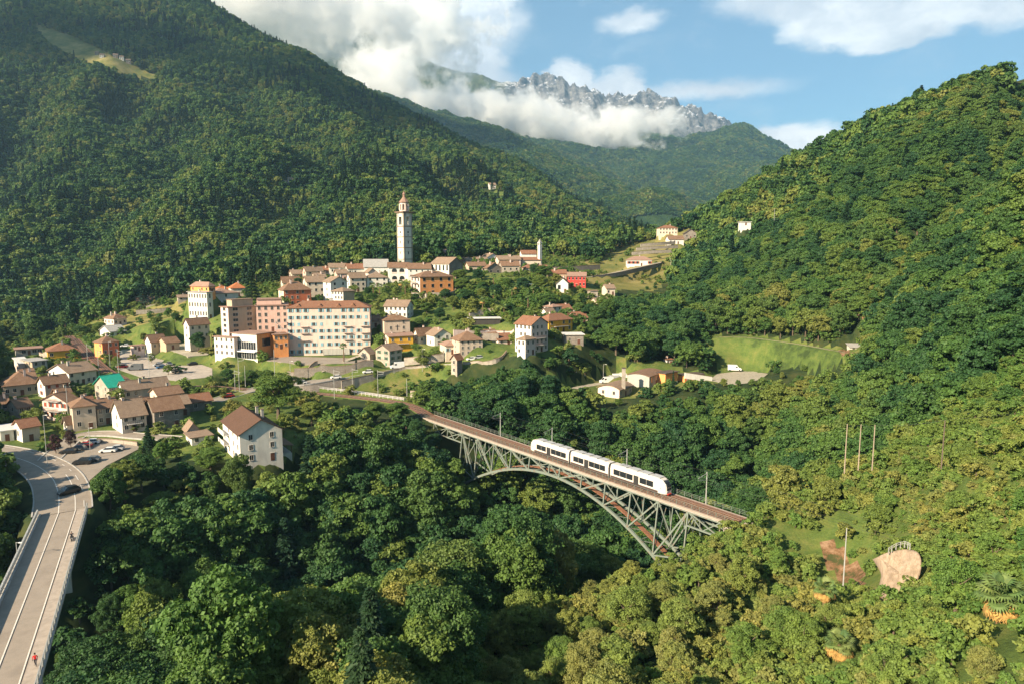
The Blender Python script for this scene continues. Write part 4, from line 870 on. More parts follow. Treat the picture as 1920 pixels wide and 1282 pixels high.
h('bright orange hall with white base beside the tall workshop hall', 1247, 727, 275, 40, 1243, 1270, 700, 'flat', .3, 'orange', 'dark', 0, 0, d=4, chim=0, name='workshop', cat='workshop', extra=lambda o, q: MB().box(-q['w']/2-.05, q['w']/2+.05, -q['d']/2-.05, -q['d']/2+.3, -1, 2.2).obj('plinth', (WM['pale'],), o))
h('low red-orange shed with dark panelled roof behind the palm', 1284, 716, 281, 25, 1271, 1319, 704, 'flat', .3, 'redorange', 'dark', 3, 0, lw='orange', chim=0, name='shed', cat='shed')
h('ruined white hut below the dark trees behind the workshops', 1250, 685, 306, 10, 1247, 1261, 674, 'flat', .3, 'white', 'rust', 2, 0, d=4, chim=1, name='hut', cat='hut')
h('small white gatehouse with brown roof beside the viaduct approach', 824, 769, 243, 20, 820, 836, 757, 'gx', 1.2, 'white', 'brown', 1, 0, d=4, chim=0, name='hut', cat='hut')
# hamlets high on the left slope
for i, (px, py, ww, nm) in enumerate(((178, 104, 7, 'first on the left'), (187, 108, 8, 'second from the left'), (212, 108, 9, 'in the middle'), (224, 112, 8, 'fourth from the left'), (236, 118, 9, 'lowest on the right'))):
    g0 = G(px, py, 900); h('tiny pale cabin %s in the high alpine clearing' % nm, px, py, max(g0.y, 900), 20, px-2, px+ww, py-5, 'gx', 3.0, 'pale' if i % 2 else 'stone', 'slab', 2, 0, d=8, chim=0, name='cabin', cat='cabin', wsz=(1.2, 1.5))
for px, py, ww, lab, wl in ((529, 350, 9, 'small white house left of the pair deep in the left forest', 'white'), (540, 344, 9, 'small pinkish house right of the pair deep in the left forest', 'rose'), (918, 354, 12, 'small white farmhouse on the ridge meadow above the campanile', 'white'), (528, 424, 12, 'brown-roofed hut beside the small forest meadow', 'stone')):
    g0 = G(px, py, 520); h(lab, px, py, max(g0.y, 500), 20, px-2, px+ww, py-7, 'gx', 3.0, wl, 'slab', 2, 0, d=8, chim=0)
h('low rust-roofed house wedged between the pink balcony house and the tarpaulin roof', 150, 778, 48.4, 45, 140, 178, 761, 'gx', 2.4, 'rose', 'rust', 2, 1)
h('small brown-roofed house behind the pink house with balconies', 110, 753, 49.5, 50, 98, 136, 742, 'gx', 2.2, 'beige', 'brown', 2, 1)
h('brown-roofed cottage behind the balcony house with the wide roof', 252, 776, 48.3, 45, 240, 286, 764, 'gx', 2.4, 'cream', 'brown', 3, 1)
h('cream house with brown roof between the modern concrete house and the large dormer house', 46, 722, 51.2, 42, 36, 68, 709, 'gx', 2.6, 'cream', 'brown', 2, 1)
h('rust-roofed cottage at the left end of the back row', 600, 522, 428, 25, 596, 618, 512, 'gx', 2.4, 'rose', 'rust', 2, 0, d=8)
h('small white house at the right foot of the big gabled building', 860, 503, 452, 25, 857, 875, 494, 'gx', 2.2, 'white', 'brown', 2, 0, d=8)
h('white gabled house behind the long pink-walled house', 948, 502, 472, 25, 944, 972, 491, 'gy', 2.6, 'white', 'slab', 2, 0, d=9)
h('rust-roofed house right below the hill chapel', 1005, 519, 440, 10, 1001, 1027, 509, 'gx', 2.4, 'tan', 'rust', 3, 0, d=8)
h('narrow grey-roofed house on the street left of the tall narrow white house', 912, 638, 300, 20, 908, 930, 628, 'gx', 2.0, 'cream', 'brown', 2, 0, d=6)
h('cream cottage tucked between the hotel and the white house on the slope', 697, 614, 318, 12, 694, 712, 602, 'gx', 2.2, 'cream', 'brown', 1, 0, d=7)
h('brown-roofed house above the yellow-orange house', 1052, 590, 345, 25, 1048, 1072, 580, 'gx', 2.2, 'beige', 'rust', 2, 0, d=8)
pad_houses()
# ------------------------------------------------------------------ roads, tracks and paved yards (laid out here, their beds levelled before the ground is built)
def PZ(px, py, Z):
    if Z > 120: return P(px, py, Z)
    d = ray(px, py); return P(px, py, (Z-CAMZ)/d.z*d.y)
def catmull(pts, step=2.0):
    out = []; n = len(pts)
    for i in range(n-1):
        a, b, c, d = pts[max(i-1, 0)], pts[i], pts[i+1], pts[min(i+2, n-1)]
        k = max(2, int((c-b).length/step))
        for j in range(k):
            t = j/k; out.append(.5*((2*b)+(c-a)*t+(2*a-5*b+4*c-d)*t*t+(3*b-a-3*c+d)*t*t*t))
    out.append(pts[-1]); return out
def tangents(L):
    r = []
    for i in range(len(L)):
        t = L[min(i+1, len(L)-1)]-L[max(i-1, 0)]; t.z = 0; r.append(t.normalized())
    return r
def strip(L, offs, dz=0.0, closed=False):                     # vertices of a ribbon: offs = [(sideways, up), ...]
    T = tangents(L); V = []
    for p, t in zip(L, T):
        nrm_ = Vector((t.y, -t.x, 0))
        for a, b in offs: V.append(p+nrm_*a+Vector((0, 0, b+dz)))
    n = len(offs); F = []
    for i in range(len(L)-1):
        for j in range(n-1 if not closed else n):
            k = (j+1) % n; F.append((i*n+j, i*n+k, (i+1)*n+k, (i+1)*n+j))
    return V, F
def m_asphalt(t):
    pos = t.n('ShaderNodeNewGeometry').outputs['Position']; n = t.noise(pos, .25, 6, .65); n2 = t.noise(pos, 8, 4, .7)
    c = t.ramp(n, [(.35, (.25, .21, .17)), (.55, (.31, .26, .21)), (.7, (.265, .225, .18))]); c = t.mix(t.mapr(n2, .3, .75, 0, .35), c, (.13, .11, .095))
    return bsdf(t, c, .9, 0, (n2, .2, .02), .2)
ASPH = mat('asphalt', m_asphalt)
PAVE = plain('paving', (.36, .31, .26), .9, 0, .2, .6); BALL = plain('rusty_ballast', (.175, .092, .062), .95, 0, .4, 2.5); PAINT = plain('road_paint', (.62, .58, .52), .8, 0, .12, 3)
GRAVEL = plain('gravel_path', (.33, .29, .22), .95, 0, .2, 1.0); CONC = WM['concrete']
ROADS = []
def road(name, pts, width, m, bed=True, kerb=True, lines=(), up=.07, soft=5):
    L = catmull([PZ(*p) if not isinstance(p, Vector) else p for p in pts])
    if bed:
        for p in L[::2]: flatten(p.x, p.y, width/2+.6, p.z-.02, soft)
    for p in L: CLEAR.append((p.x, p.y, width/2+.3))
    ROADS.append((name, L, width, m, kerb, lines, up)); return L
Z1 = 46.0
bl = [PZ(-4+4, 1157, Z1), PZ(71, 962, Z1)]; br = [PZ(76, 1277, Z1), PZ(163, 962, Z1)]
dirb = (br[1]-br[0]); dirb.z = 0; dirb.normalize(); nb = Vector((dirb.y, -dirb.x, 0))
wbr = abs((br[1]-bl[1]).dot(nb)); midb = (br[1]+bl[1])/2
B_END = midb+dirb*1.0; B_START = midb-dirb*128
B_END.z = B_START.z = Z1
print('road bridge width', round(wbr, 2))
wroad = 8.6
R_MAIN = road('main_road', [B_END-dirb*.5, (117, 925, 46), (103, 893, 46), (68, 868, 46), (10, 850, 46.2), (-70, 838, 46.5)], 10.5, ASPH)
R_LANE = road('village_lane', [(92, 862, 46), (118, 838, 46.2), (150, 816, 46.4), (205, 812, 46.6), (262, 817, 46.6), (330, 822, 46.8)], 5.0, ASPH)
R_ST = road('station_road', [(400, 752, 48.6), (432, 742, 48.8), (466, 732, 49.2), (520, 722, 50), (570, 718, 51), (640, 706, 52), (700, 696, 53), (760, 686, 54), (810, 682, 55), (868, 680, 56.2), (900, 676, 57.5), (930, 668, 59), (944, 657, 60.5), (938, 648, 61.8), (915, 643, 63), (880, 641, 64)], 6.2, ASPH)
R_LOW = road('lower_lane', [(575, 722, 50), (610, 727, 49), (660, 733, 48), (715, 741, 47.4), (760, 748, 47)], 3.8, PAVE, kerb=False)
RAILP = [(128, 630, 56.5), (140, 642, 55.6), (152, 657, 54.6), (177, 683, 53.2), (208, 703, 52.2), (255, 714, 51.4), (330, 720, 50.6), (400, 725, 50), (480, 731, 49), (570, 736, 48.2), (660, 744, 47.3), (757, 757, 46.8)]
bs = Vector((BC.x+BD.x*66, BC.y+BD.y*66, 46.3))
RAIL = road('railway_bed', RAILP+[bs], 4.6, BALL, kerb=False, up=.12)
RAIL2 = road('railway_bed', [(140, 636, 56), (165, 662, 54.4), (195, 690, 53), (228, 708, 52.1), (262, 715.5, 51.4), (310, 719, 50.8)], 4.0, BALL, kerb=False, up=.12)
R_TRACK = road('farm_track', [(1325, 633, 61), (1400, 633, 62), (1500, 646, 62), (1580, 660, 63), (1610, 662, 64)], 1.7, plain('earth_track', (.24, .20, .13), .95, 0, .2, 1), kerb=False, soft=7)
R_IND = road('works_road', [(1075, 728, 47), (1105, 722, 46.5), (1135, 717, 46.3), (1165, 713, 46.2)], 4.0, GRAVEL, kerb=False)
R_PATH = road('hill_path', [(1070, 523, 420), (1110, 519, 432), (1150, 512, 446), (1190, 503, 468), (1240, 492, 500)], 2.6, GRAVEL, kerb=False, soft=2)
R_PATH2 = road('hillside_ramp', [(600, 697, 54), (640, 680, 56), (680, 666, 57.5), (730, 668, 57)], 2.4, GRAVEL, kerb=False, soft=2)
YARDS = []
def yard(name, poly, Z, m):                                    # a paved yard: pixel outline, level Z
    pts = [PZ(x, y, Z) for x, y in poly]; YARDS.append((name, pts, m, Z)); xs = np.array([p.x for p in pts]); ys = np.array([p.y for p in pts])
    st = 3.0
    for a in np.arange(xs.min(), xs.max(), st):
        for b in np.arange(ys.min(), ys.max(), st):
            if in_poly(np.array([a]), np.array([b]), list(zip(xs, ys)))[0]: flatten(a, b, 2.6, Z-.04, 4); CLEAR.append((a, b, 2.2))
yard('car_park', [(112, 852), (128, 838), (160, 826), (205, 824), (255, 828), (262, 840), (200, 872), (168, 900), (160, 935), (140, 900)], 46.06, ASPH)
yard('station_yard', [(228, 654), (252, 655), (300, 670), (345, 672), (398, 690), (398, 706), (330, 713), (262, 706), (215, 690)], 52.4, PAVE)
yard('hotel_forecourt', [(500, 676), (520, 660), (545, 657), (546, 668), (700, 672), (700, 680), (560, 682)], 56.2, ASPH)
yard('works_yard', [(1330, 712), (1345, 700), (1400, 694), (1440, 700), (1420, 716), (1370, 722)], 48.6, GRAVEL)
yard('school_yard', [(300, 650), (345, 642), (400, 655), (400, 664), (352, 668)], 55.6, GRAVEL)
EARTH = [[(1532, 1015), (1560, 1018), (1600, 1048), (1625, 1080), (1620, 1105), (1580, 1100), (1550, 1060)], [(1640, 1110), (1690, 1115), (1680, 1150), (1645, 1145)], [(1800, 640), (1925, 600), (1925, 680), (1850, 690)], [(1575, 657), (1600, 657), (1600, 666), (1575, 666)], [(1550, 500), (1600, 515), (1640, 560), (1660, 620), (1620, 600), (1570, 550)]]
def build_roads():
    for name, L, w, m, kerb, lines, up in ROADS:
        V, F = strip(L, [(-w/2-1.6, -3.2), (-w/2, up), (0, up+.05), (w/2, up), (w/2+1.6, -3.2)])
        mi = ([1, 0, 0, 1]*len(L))[:len(F)]; o = link(name, mesh_from(name, V, F, (m, M_GROUND if name != 'station_road' else WM['stone']), mi), None, 'structure')
        if kerb:
            for s in (-1, 1):
                V, F = strip(L, [(s*(w/2+.02), up-.3), (s*(w/2+.02), up+.14), (s*(w/2+.3), up+.14), (s*(w/2+.3), up-.3)])
                link('kerb', mesh_from('kerb', V, F, (CONC,)), o, None)
    for name, pts, m, Z in YARDS:
        b = MB(); b.prism([Vector((p.x, p.y, Z-.8)) for p in pts], [Vector((p.x, p.y, Z+.03)) for p in pts]); b.obj(name, (m,), None, kind='structure')
def line_on(L, side, w, up, dash=None, parent=None, name='lane_marking'):
    b = MB(); T = tangents(L); acc = 0
    for i in range(len(L)-1):
        seg = (L[i+1]-L[i]).length; acc += seg
        if dash and (acc % (dash*2)) > dash: continue
        n0 = Vector((T[i].y, -T[i].x, 0)); n1 = Vector((T[i+1].y, -T[i+1].x, 0)); z = Vector((0, 0, up))
        b.poly([L[i]+n0*(side-w/2)+z, L[i]+n0*(side+w/2)+z, L[i+1]+n1*(side+w/2)+z, L[i+1]+n1*(side-w/2)+z])
    return b.obj(name, (PAINT,), parent, kind=None if parent else 'structure')
HAY = [[(1085, 512), (1110, 470), (1200, 432), (1240, 405), (1300, 430), (1275, 470), (1250, 525), (1230, 545), (1160, 545), (1090, 530)], [(560, 640), (700, 640), (700, 700), (600, 700)], [(60, 40), (130, 62), (250, 118), (300, 145), (285, 152), (230, 138), (150, 112), (90, 85)], [(170, 590), (345, 570), (345, 625), (230, 640)]]
# ------------------------------------------------------------------ the ground as one sheet
def build_ground():
    V = np.stack([GX, GY, GZ], -1).reshape(-1, 3); F = grid_faces(NV, NU)
    c = V[F].mean(1); px, py, f = PX(c[:, 0], c[:, 1], c[:, 2])
    wx, wy = c[:, 0], c[:, 1]; wob_ = 1600/f; px = px+fbm(wx/7, wy/7, 3)*wob_*1.6; py = py+fbm(wx/7+40, wy/7, 3)*wob_*.8
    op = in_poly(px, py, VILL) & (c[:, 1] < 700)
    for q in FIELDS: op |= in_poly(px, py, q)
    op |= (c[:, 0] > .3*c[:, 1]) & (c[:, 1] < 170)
    mi = op.astype(int)
    for q in HAY: mi = np.where(in_poly(px, py, q) & (c[:, 1] > 360), 2, mi)
    for q in EARTH: mi = np.where(in_poly(px, py, q), 3, mi)
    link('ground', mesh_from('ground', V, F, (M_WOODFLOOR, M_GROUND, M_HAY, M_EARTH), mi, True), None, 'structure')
build_ground()
build_houses(); build_roads()
# ------------------------------------------------------------------ the road bridge
def road_bridge():
    A, Bp = B_START.copy(), B_END.copy(); L = [A+(Bp-A)*(i/64) for i in range(65)]
    o = empty('road_bridge', (Bp.x, Bp.y, Z1), 0, 'curving concrete road bridge with railings crossing the gorge at lower left', 'bridge')
    def add(name, VF, m): V, F = VF; return link(name, mesh_from(name, [Vector(v)-o.location for v in V], F, (m,)), o)
    w = wbr/2
    add('deck', strip(L, [(-w, 0), (w, 0), (w, -.45), (w-2.4, -1.5), (-w+2.4, -1.5), (-w, -.45)], 0, True), CONC)
    add('carriageway', strip(L, [(-w+.75, .006), (w-2.0, .006)], .02), ASPH)
    add('footway', strip(L, [(w-2.0, .0), (w-2.0, .17), (w-.3, .17), (w-.3, 0)]), plain('footway', (.34, .285, .235), .9, 0, .15, .8))
    add('parapet_kerb', strip(L, [(-w, 0), (-w, .28), (-w+.75, .28), (-w+.75, 0)]), CONC)
    T = tangents(L)
    def toff(k): return Vector((T[0].y, -T[0].x, 0))*k
    full = (Bp-A).length; rel = lambda p: p-o.location
    for s in (-1, 1):
        for zz in ((.45, .75, 1.05, 1.3) if s > 0 else (.65, 1.1)):
            b = MB(); b.bar(rel(A+toff(s*(w-.18))+Vector((0, 0, zz))), rel(Bp+toff(s*(w-.18))+Vector((0, 0, zz))), .09 if s > 0 else .30, .09 if s > 0 else .3)
            b.obj('rail', (METAL,), o)
        pm = MB().box(-.07, .07, -.07, .07, 0, 1.32).mesh('post', (METAL,))
        n = int(full/2.0)
        for i in range(n+1):
            p = rel(A+(Bp-A)*(i/n)+toff(s*(w-.18))); k = link('post', pm, o); k.location = p
    for t in (.30, .62, .93):                                  # piers
        p = A+(Bp-A)*t; g = float(H(p.x, p.y)); b = MB(); a = math.atan2(dirb.y, dirb.x)
        b.box(-.7, .7, -w*.36, w*.36, g-Z1-3, -1.45); k = b.obj('pier', (CONC,), o); k.location = rel(p); k.rotation_euler = (0, 0, a)
    allL = L[:-1]+R_MAIN
    line_on(allL, -.75, .16, .115, None, None, 'centre_line'); line_on(allL[:78], w-2.35, .16, .116, None, None, 'edge_line'); line_on(R_MAIN, 3.9, .15, .155, 1.5, None, 'edge_line')
road_bridge()

# ------------------------------------------------------------------ the railway viaduct
STEEL = mat('painted_steel', lambda t: bsdf(t, t.mix(t.mapr(t.noise(t.n('ShaderNodeNewGeometry').outputs['Position'], 1.2, 6, .7), .5, .68), (.17, .205, .175), (.19, .13, .09)), .6, .1, None, .3))
RUST = plain('rusty_steel', (.26, .12, .07), .8, .2, .3, 2)
PL = 8.1; DZ = 46.5
TN = [-5.25+i for i in range(6)]+[.25+i for i in range(6)]
def viaduct():
    a = math.atan2(-BD.y, -BD.x)                              # local +x runs towards the near right end
    o = empty('railway_viaduct', (BC.x, BC.y, DZ), a, 'steel truss arch railway viaduct spanning the wooded gorge', 'viaduct')
    def dep(t): return 2.9+.52*t*t
    def off(d): return 1.9+d*.13                             # the trusses lean outwards going down
    def part(name, p, q, w, h=None, m=STEEL): return MB().bar(p, q, w, h or w).obj(name, (m,), o)
    top = -1.15; S0, S1 = -66, 54
    for s in (-1, 1):                                         # local y: +1 is the far side? camera side decided by sign
        part('top_chord', (S0, s*1.9, top+.05), (S1, s*1.9, top+.05), .4, .5)
        P_ = lambda t, d: (t*PL, s*off(d), top-d)
        ts = np.linspace(-5.25, 5.25, 43)
        b = MB()
        for u, v in zip(ts, ts[1:]): b.bar(P_(u, dep(u)), P_(v, dep(v)), .5, .62)
        b.obj('arch_rib', (STEEL,), o)
        for i, t in enumerate(TN):
            part('post', P_(t, 0), P_(t, dep(t)), .3)
            if i in (5, 6): continue
            inn = 1 if t < 0 else -1; u = t+inn
            part('diagonal', P_(t, 0), P_(u, dep(u)), .34)
            mx = (t+u)/2; md = dep(u)/2
            part('strut', P_(mx, md), P_(u, 0), .2); part('strut', P_(mx, 0), P_(mx, md), .18)
        part('diagonal', P_(-.25, 0), P_(.25, dep(.25)), .24)
        for e in (-1, 1):                                     # approach trusses and legs
            for k in range(2 if e < 0 else 1):
                t0 = e*(5.25+k); t1 = e*(6.25+k); part('post', P_(t1, 0), P_(t1, 3.0), .24); part('diagonal', P_(t0, 0), P_(t1, 3.0), .24); part('diagonal', P_((t0+t1)/2, 3.0), P_(t1, 0), .2); part('diagonal', P_((t0+t1)/2, 3.0), P_(t0, 0), .2)
                part('bottom_chord', P_(t0, 3.0), P_(t1, 3.0), .34)
            D = dep(5.25)
            part('leg', P_(e*5.25, D), P_(e*5.25+e*.25, D+9), .55); part('diagonal', P_(e*5.25, 0), P_(e*4.75, D*.52), .3); part('diagonal', P_(e*5.25, D*.6), P_(e*4.25, dep(4.25)), .3)
            part('diagonal', P_(e*5.25, D*.6), P_(e*5.25+e*.9, D*.95), .26)
    for t in np.arange(-5.25, 5.3, .5):                       # bracing between the two trusses
        d = dep(t); part('cross_brace', (t*PL, -off(d), top-d), (t*PL, off(d), top-d), .2)
        if t < 5.2: d2 = dep(t+.5); part('cross_brace', (t*PL, -off(d), top-d), ((t+.5)*PL, off(d2), top-d2), .16)
    for t in TN:
        d = dep(t)
        if d > 5: part('cross_brace', (t*PL, -off(0), top), (t*PL, off(d), top-d), .15); part('cross_brace', (t*PL, off(0), top), (t*PL, -off(d), top-d), .15)
    b = MB()                                                  # inspection walkway that follows the arch
    for u, v in zip(np.linspace(-5.2, 5.2, 40), np.linspace(-5.2, 5.2, 40)[1:]): b.bar((u*PL, 0, top-dep(u)+.45), (v*PL, 0, top-dep(v)+.45), 1.3, .12)
    b.obj('inspection_walkway', (RUST,), o)
    MB().box(S0, S1, -2.45, 2.45, -.9, -.42).obj('deck', (CONC,), o)
    for s in (-1, 1):
        MB().box(S0, S1, s*2.5-.28, s*2.5+.28, -.55, -.2).obj('edge_beam', (plain('edge_beam', (.33, .27, .22), .9),), o)
    MB().box(S0, S1, -2.15, 2.15, -.42, -.18).obj('track_bed', (BALL,), o)
    sl = MB(); x = S0
    while x < S1: sl.box(x, x+.24, -1.1, 1.1, -.18, -.08); x += .65
    k = sl.obj('sleepers', (RUST,), o, kind='stuff')
    for s in (-.5, .5): MB().box(S0, S1, s-.05, s+.05, -.08, .07).obj('running_rail', (plain('rail_steel', (.24, .17, .13), .5, .5),), o)
    for s in (-1, 1):
        for z in (.35, .7, 1.05): part('handrail', (S0, s*2.72, z), (S1, s*2.72, z), .045)
        pm = MB().box(-.04, .04, -.04, .04, -.05, 1.07).mesh('railing_post', (STEEL,))
        for i in range(62): k = link('railing_post', pm, o); k.location = (S0+i*2.0, s*2.72, 0)
    for x, zz in ((S0+1, 14), (S1-1, 12)):
        MB().box(x-4.5 if x < 0 else x-1, x+1.5 if x < 0 else x+6, -3, 3, -zz, -1.0).obj('abutment', (WM['lightstone'],), o)
viaduct()
def dpos(s, y=0.0, z=0.0):                                     # s metres towards the near right end, y local sideways
    a = math.atan2(-BD.y, -BD.x); return Vector((BC.x+cos(a)*s-sin(a)*y, BC.y+sin(a)*s+cos(a)*y, DZ+z))

# ------------------------------------------------------------------ the train
SKIRT = plain('train_skirt', (.06, .04, .035), .7); CREAM = plain('train_cream', (.56, .51, .455), .4, 0, .04, .5, .4); GREYR = plain('train_roof_grey', (.36, .36, .36), .6); RED = plain('train_red', (.45, .05, .03), .5)
def train():
    a = math.atan2(-BD.y, -BD.x); s0, s1 = -1.36*PL, 4.42*PL
    o = empty('train', dpos(s0, 0, .07), a, 'white three-car electric train crossing the steel viaduct', 'train')
    cuts = [0, (.615+1.36)*PL, (2.33+1.36)*PL, s1-s0]; w = 1.36
    prof = [(-w, .45), (-w-.02, 1.2), (-w-.02, 2.4), (-w+.12, 3.2), (-w+.45, 3.62), (w-.45, 3.62), (w-.12, 3.2), (w+.02, 2.4), (w+.02, 1.2), (w, .45)]
    for c in range(3):
        x0, x1 = cuts[c]+(.35 if c else 0), cuts[c+1]-(.35 if c < 2 else 0); rings = []
        def ring(x, k=1.0, zt=1.0): return [(x, y*k, .45+(z-.45)*zt) for y, z in prof]
        if c == 0: xs = [(x0, .62, .52), (x0+.35, .8, .72), (x0+1.0, .95, .90), (x0+1.9, 1, 1), (x1, 1, 1)]
        elif c == 2: xs = [(x0, 1, 1), (x1-1.9, 1, 1), (x1-1.0, .95, .90), (x1-.35, .8, .72), (x1, .62, .52)]
        else: xs = [(x0, 1, 1), (x1, 1, 1)]
        V = []; F = []; n = len(prof)
        for x, k, zt in xs: V += ring(x, k, zt)
        for i in range(len(xs)-1):
            for j in range(n): q = (j+1) % n; F.append((i*n+j, i*n+q, (i+1)*n+q, (i+1)*n+j))
        F += [tuple(range(n)), tuple(reversed(range(len(V)-n, len(V))))]
        car = link('carriage', mesh_from('carriage', V, F, (CREAM,)), o); Lc = x1-x0
        for s in (-1, 1):
            ys = s*(w+.03); nm = 5
            a0 = x0+(3.0 if c == 0 else 1.0); a1 = x1-(3.4 if c == 2 else 1.0); span = a1-a0
            dx = a0+span*(.42 if c != 2 else .58)
            for i in range(6):
                u0 = a0+span*i/6+.02; u1 = a0+span*(i+1)/6-.04
                if u0 < dx+.9 and u1 > dx-.9: continue
                MB().box(u0, u1, min(ys, ys-s*.06), max(ys, ys-s*.06), 1.32, 2.66).obj('window', (GLASS,), car)
            MB().box(dx-.75, dx+.75, min(ys+s*.01, ys-s*.06), max(ys+s*.01, ys-s*.06), .6, 2.75).obj('door', (DARKM,), car)
            MB().box(x0+.1+(2.0 if c == 0 else 0), x1-.1-(2.0 if c == 2 else 0), min(ys, ys-s*.25), max(ys, ys-s*.25), .14, .92).obj('skirt', (SKIRT,), car)
        for k in range(4): MB().box(x0+Lc*(.12+.2*k)+(.8 if c == 0 else 0), x0+Lc*(.28+.2*k)+(.8 if c == 0 else 0), -.95, .95, 3.55, 3.84).obj('roof_unit', (GREYR,), car)
        for bx in ([x0+3.2, x1-2.0] if c == 0 else [x0+2.0, x1-3.2] if c == 2 else [x0+2.0, x1-2.0]):
            b = MB().box(bx-1.3, bx+1.3, -1.0, 1.0, .2, .5, 0)
            for dx_ in (-.85, .85):
                for s in (-1, 1): b.tube((bx+dx_, s*.55, .38), (bx+dx_, s*.7, .38), .38, .38, 12, 0)
            b.obj('bogie', (DARKM,), car)
        if c in (0, 2):
            e = x0 if c == 0 else x1; q = -1 if c == 0 else 1
            V = []; F = []
            for x, k, zt in ((e-q*1.25, .955, .93), (e-q*.62, .88, .81), (e-q*.12, .72, .60)):
                xx = x+q*.12; V += [(xx, y*1.0, z) for y, z in ((-w*k*.86, .45+2.1*zt), (-w*k*.62, .45+3.17*zt-.02), (w*k*.62, .45+3.17*zt-.02), (w*k*.86, .45+2.1*zt))]
            for i in range(2):
                for j in range(3): F.append((i*4+j, i*4+j+1, i*4+j+5, i*4+j+4))
            F.append((8, 9, 10, 11)); V += [(e+q*.06, -.62, 1.25), (e+q*.06, .62, 1.25)]; F.append((8, 11, 13, 12))
            link('windscreen', mesh_from('windscreen', V, F, (GLASS,)), car)
            for s in (-1, 1):
                ys = s*(w*.955+.03); MB().prism([(e-q*2.6, ys, 1.5), (e-q*1.3, ys*.985, 1.5), (e-q*1.55, ys*.97, 2.5), (e-q*2.6, ys, 2.5)], [(e-q*2.6, ys*1.03, 1.5), (e-q*1.3, ys*1.015, 1.5), (e-q*1.55, ys*1.0, 2.5), (e-q*2.6, ys*1.03, 2.5)]).obj('cab_window', (GLASS,), car)
                MB().box(min(e, e-q*.2)+q*.05, max(e, e-q*.2)+q*.05, s*.62-.16, s*.62+.16, .95, 1.15).obj('headlight', (WHITEP,), car)
            MB().box(min(e-q*.5, e+q*.25), max(e-q*.5, e+q*.25), -.6, .6, .3, .55).obj('bumper', (RED,), car)
        if c < 2: MB().box(x1, x1+.7, -1.15, 1.15, .5, 3.4).obj('gangway', (DARKM,), o)
    pg_ = MB(); x = cuts[2]+3
    for s in (-.5, .5): pg_.bar((x, s, 3.7), (x+1.2, s*.8, 4.3), .06).bar((x+1.2, s*.8, 4.3), (x+.3, s*.6, 5.0), .06)
    pg_.bar((x+.3, -.8, 5.0), (x+.3, .8, 5.0), .08).obj('pantograph', (DARKM,), o)
train()
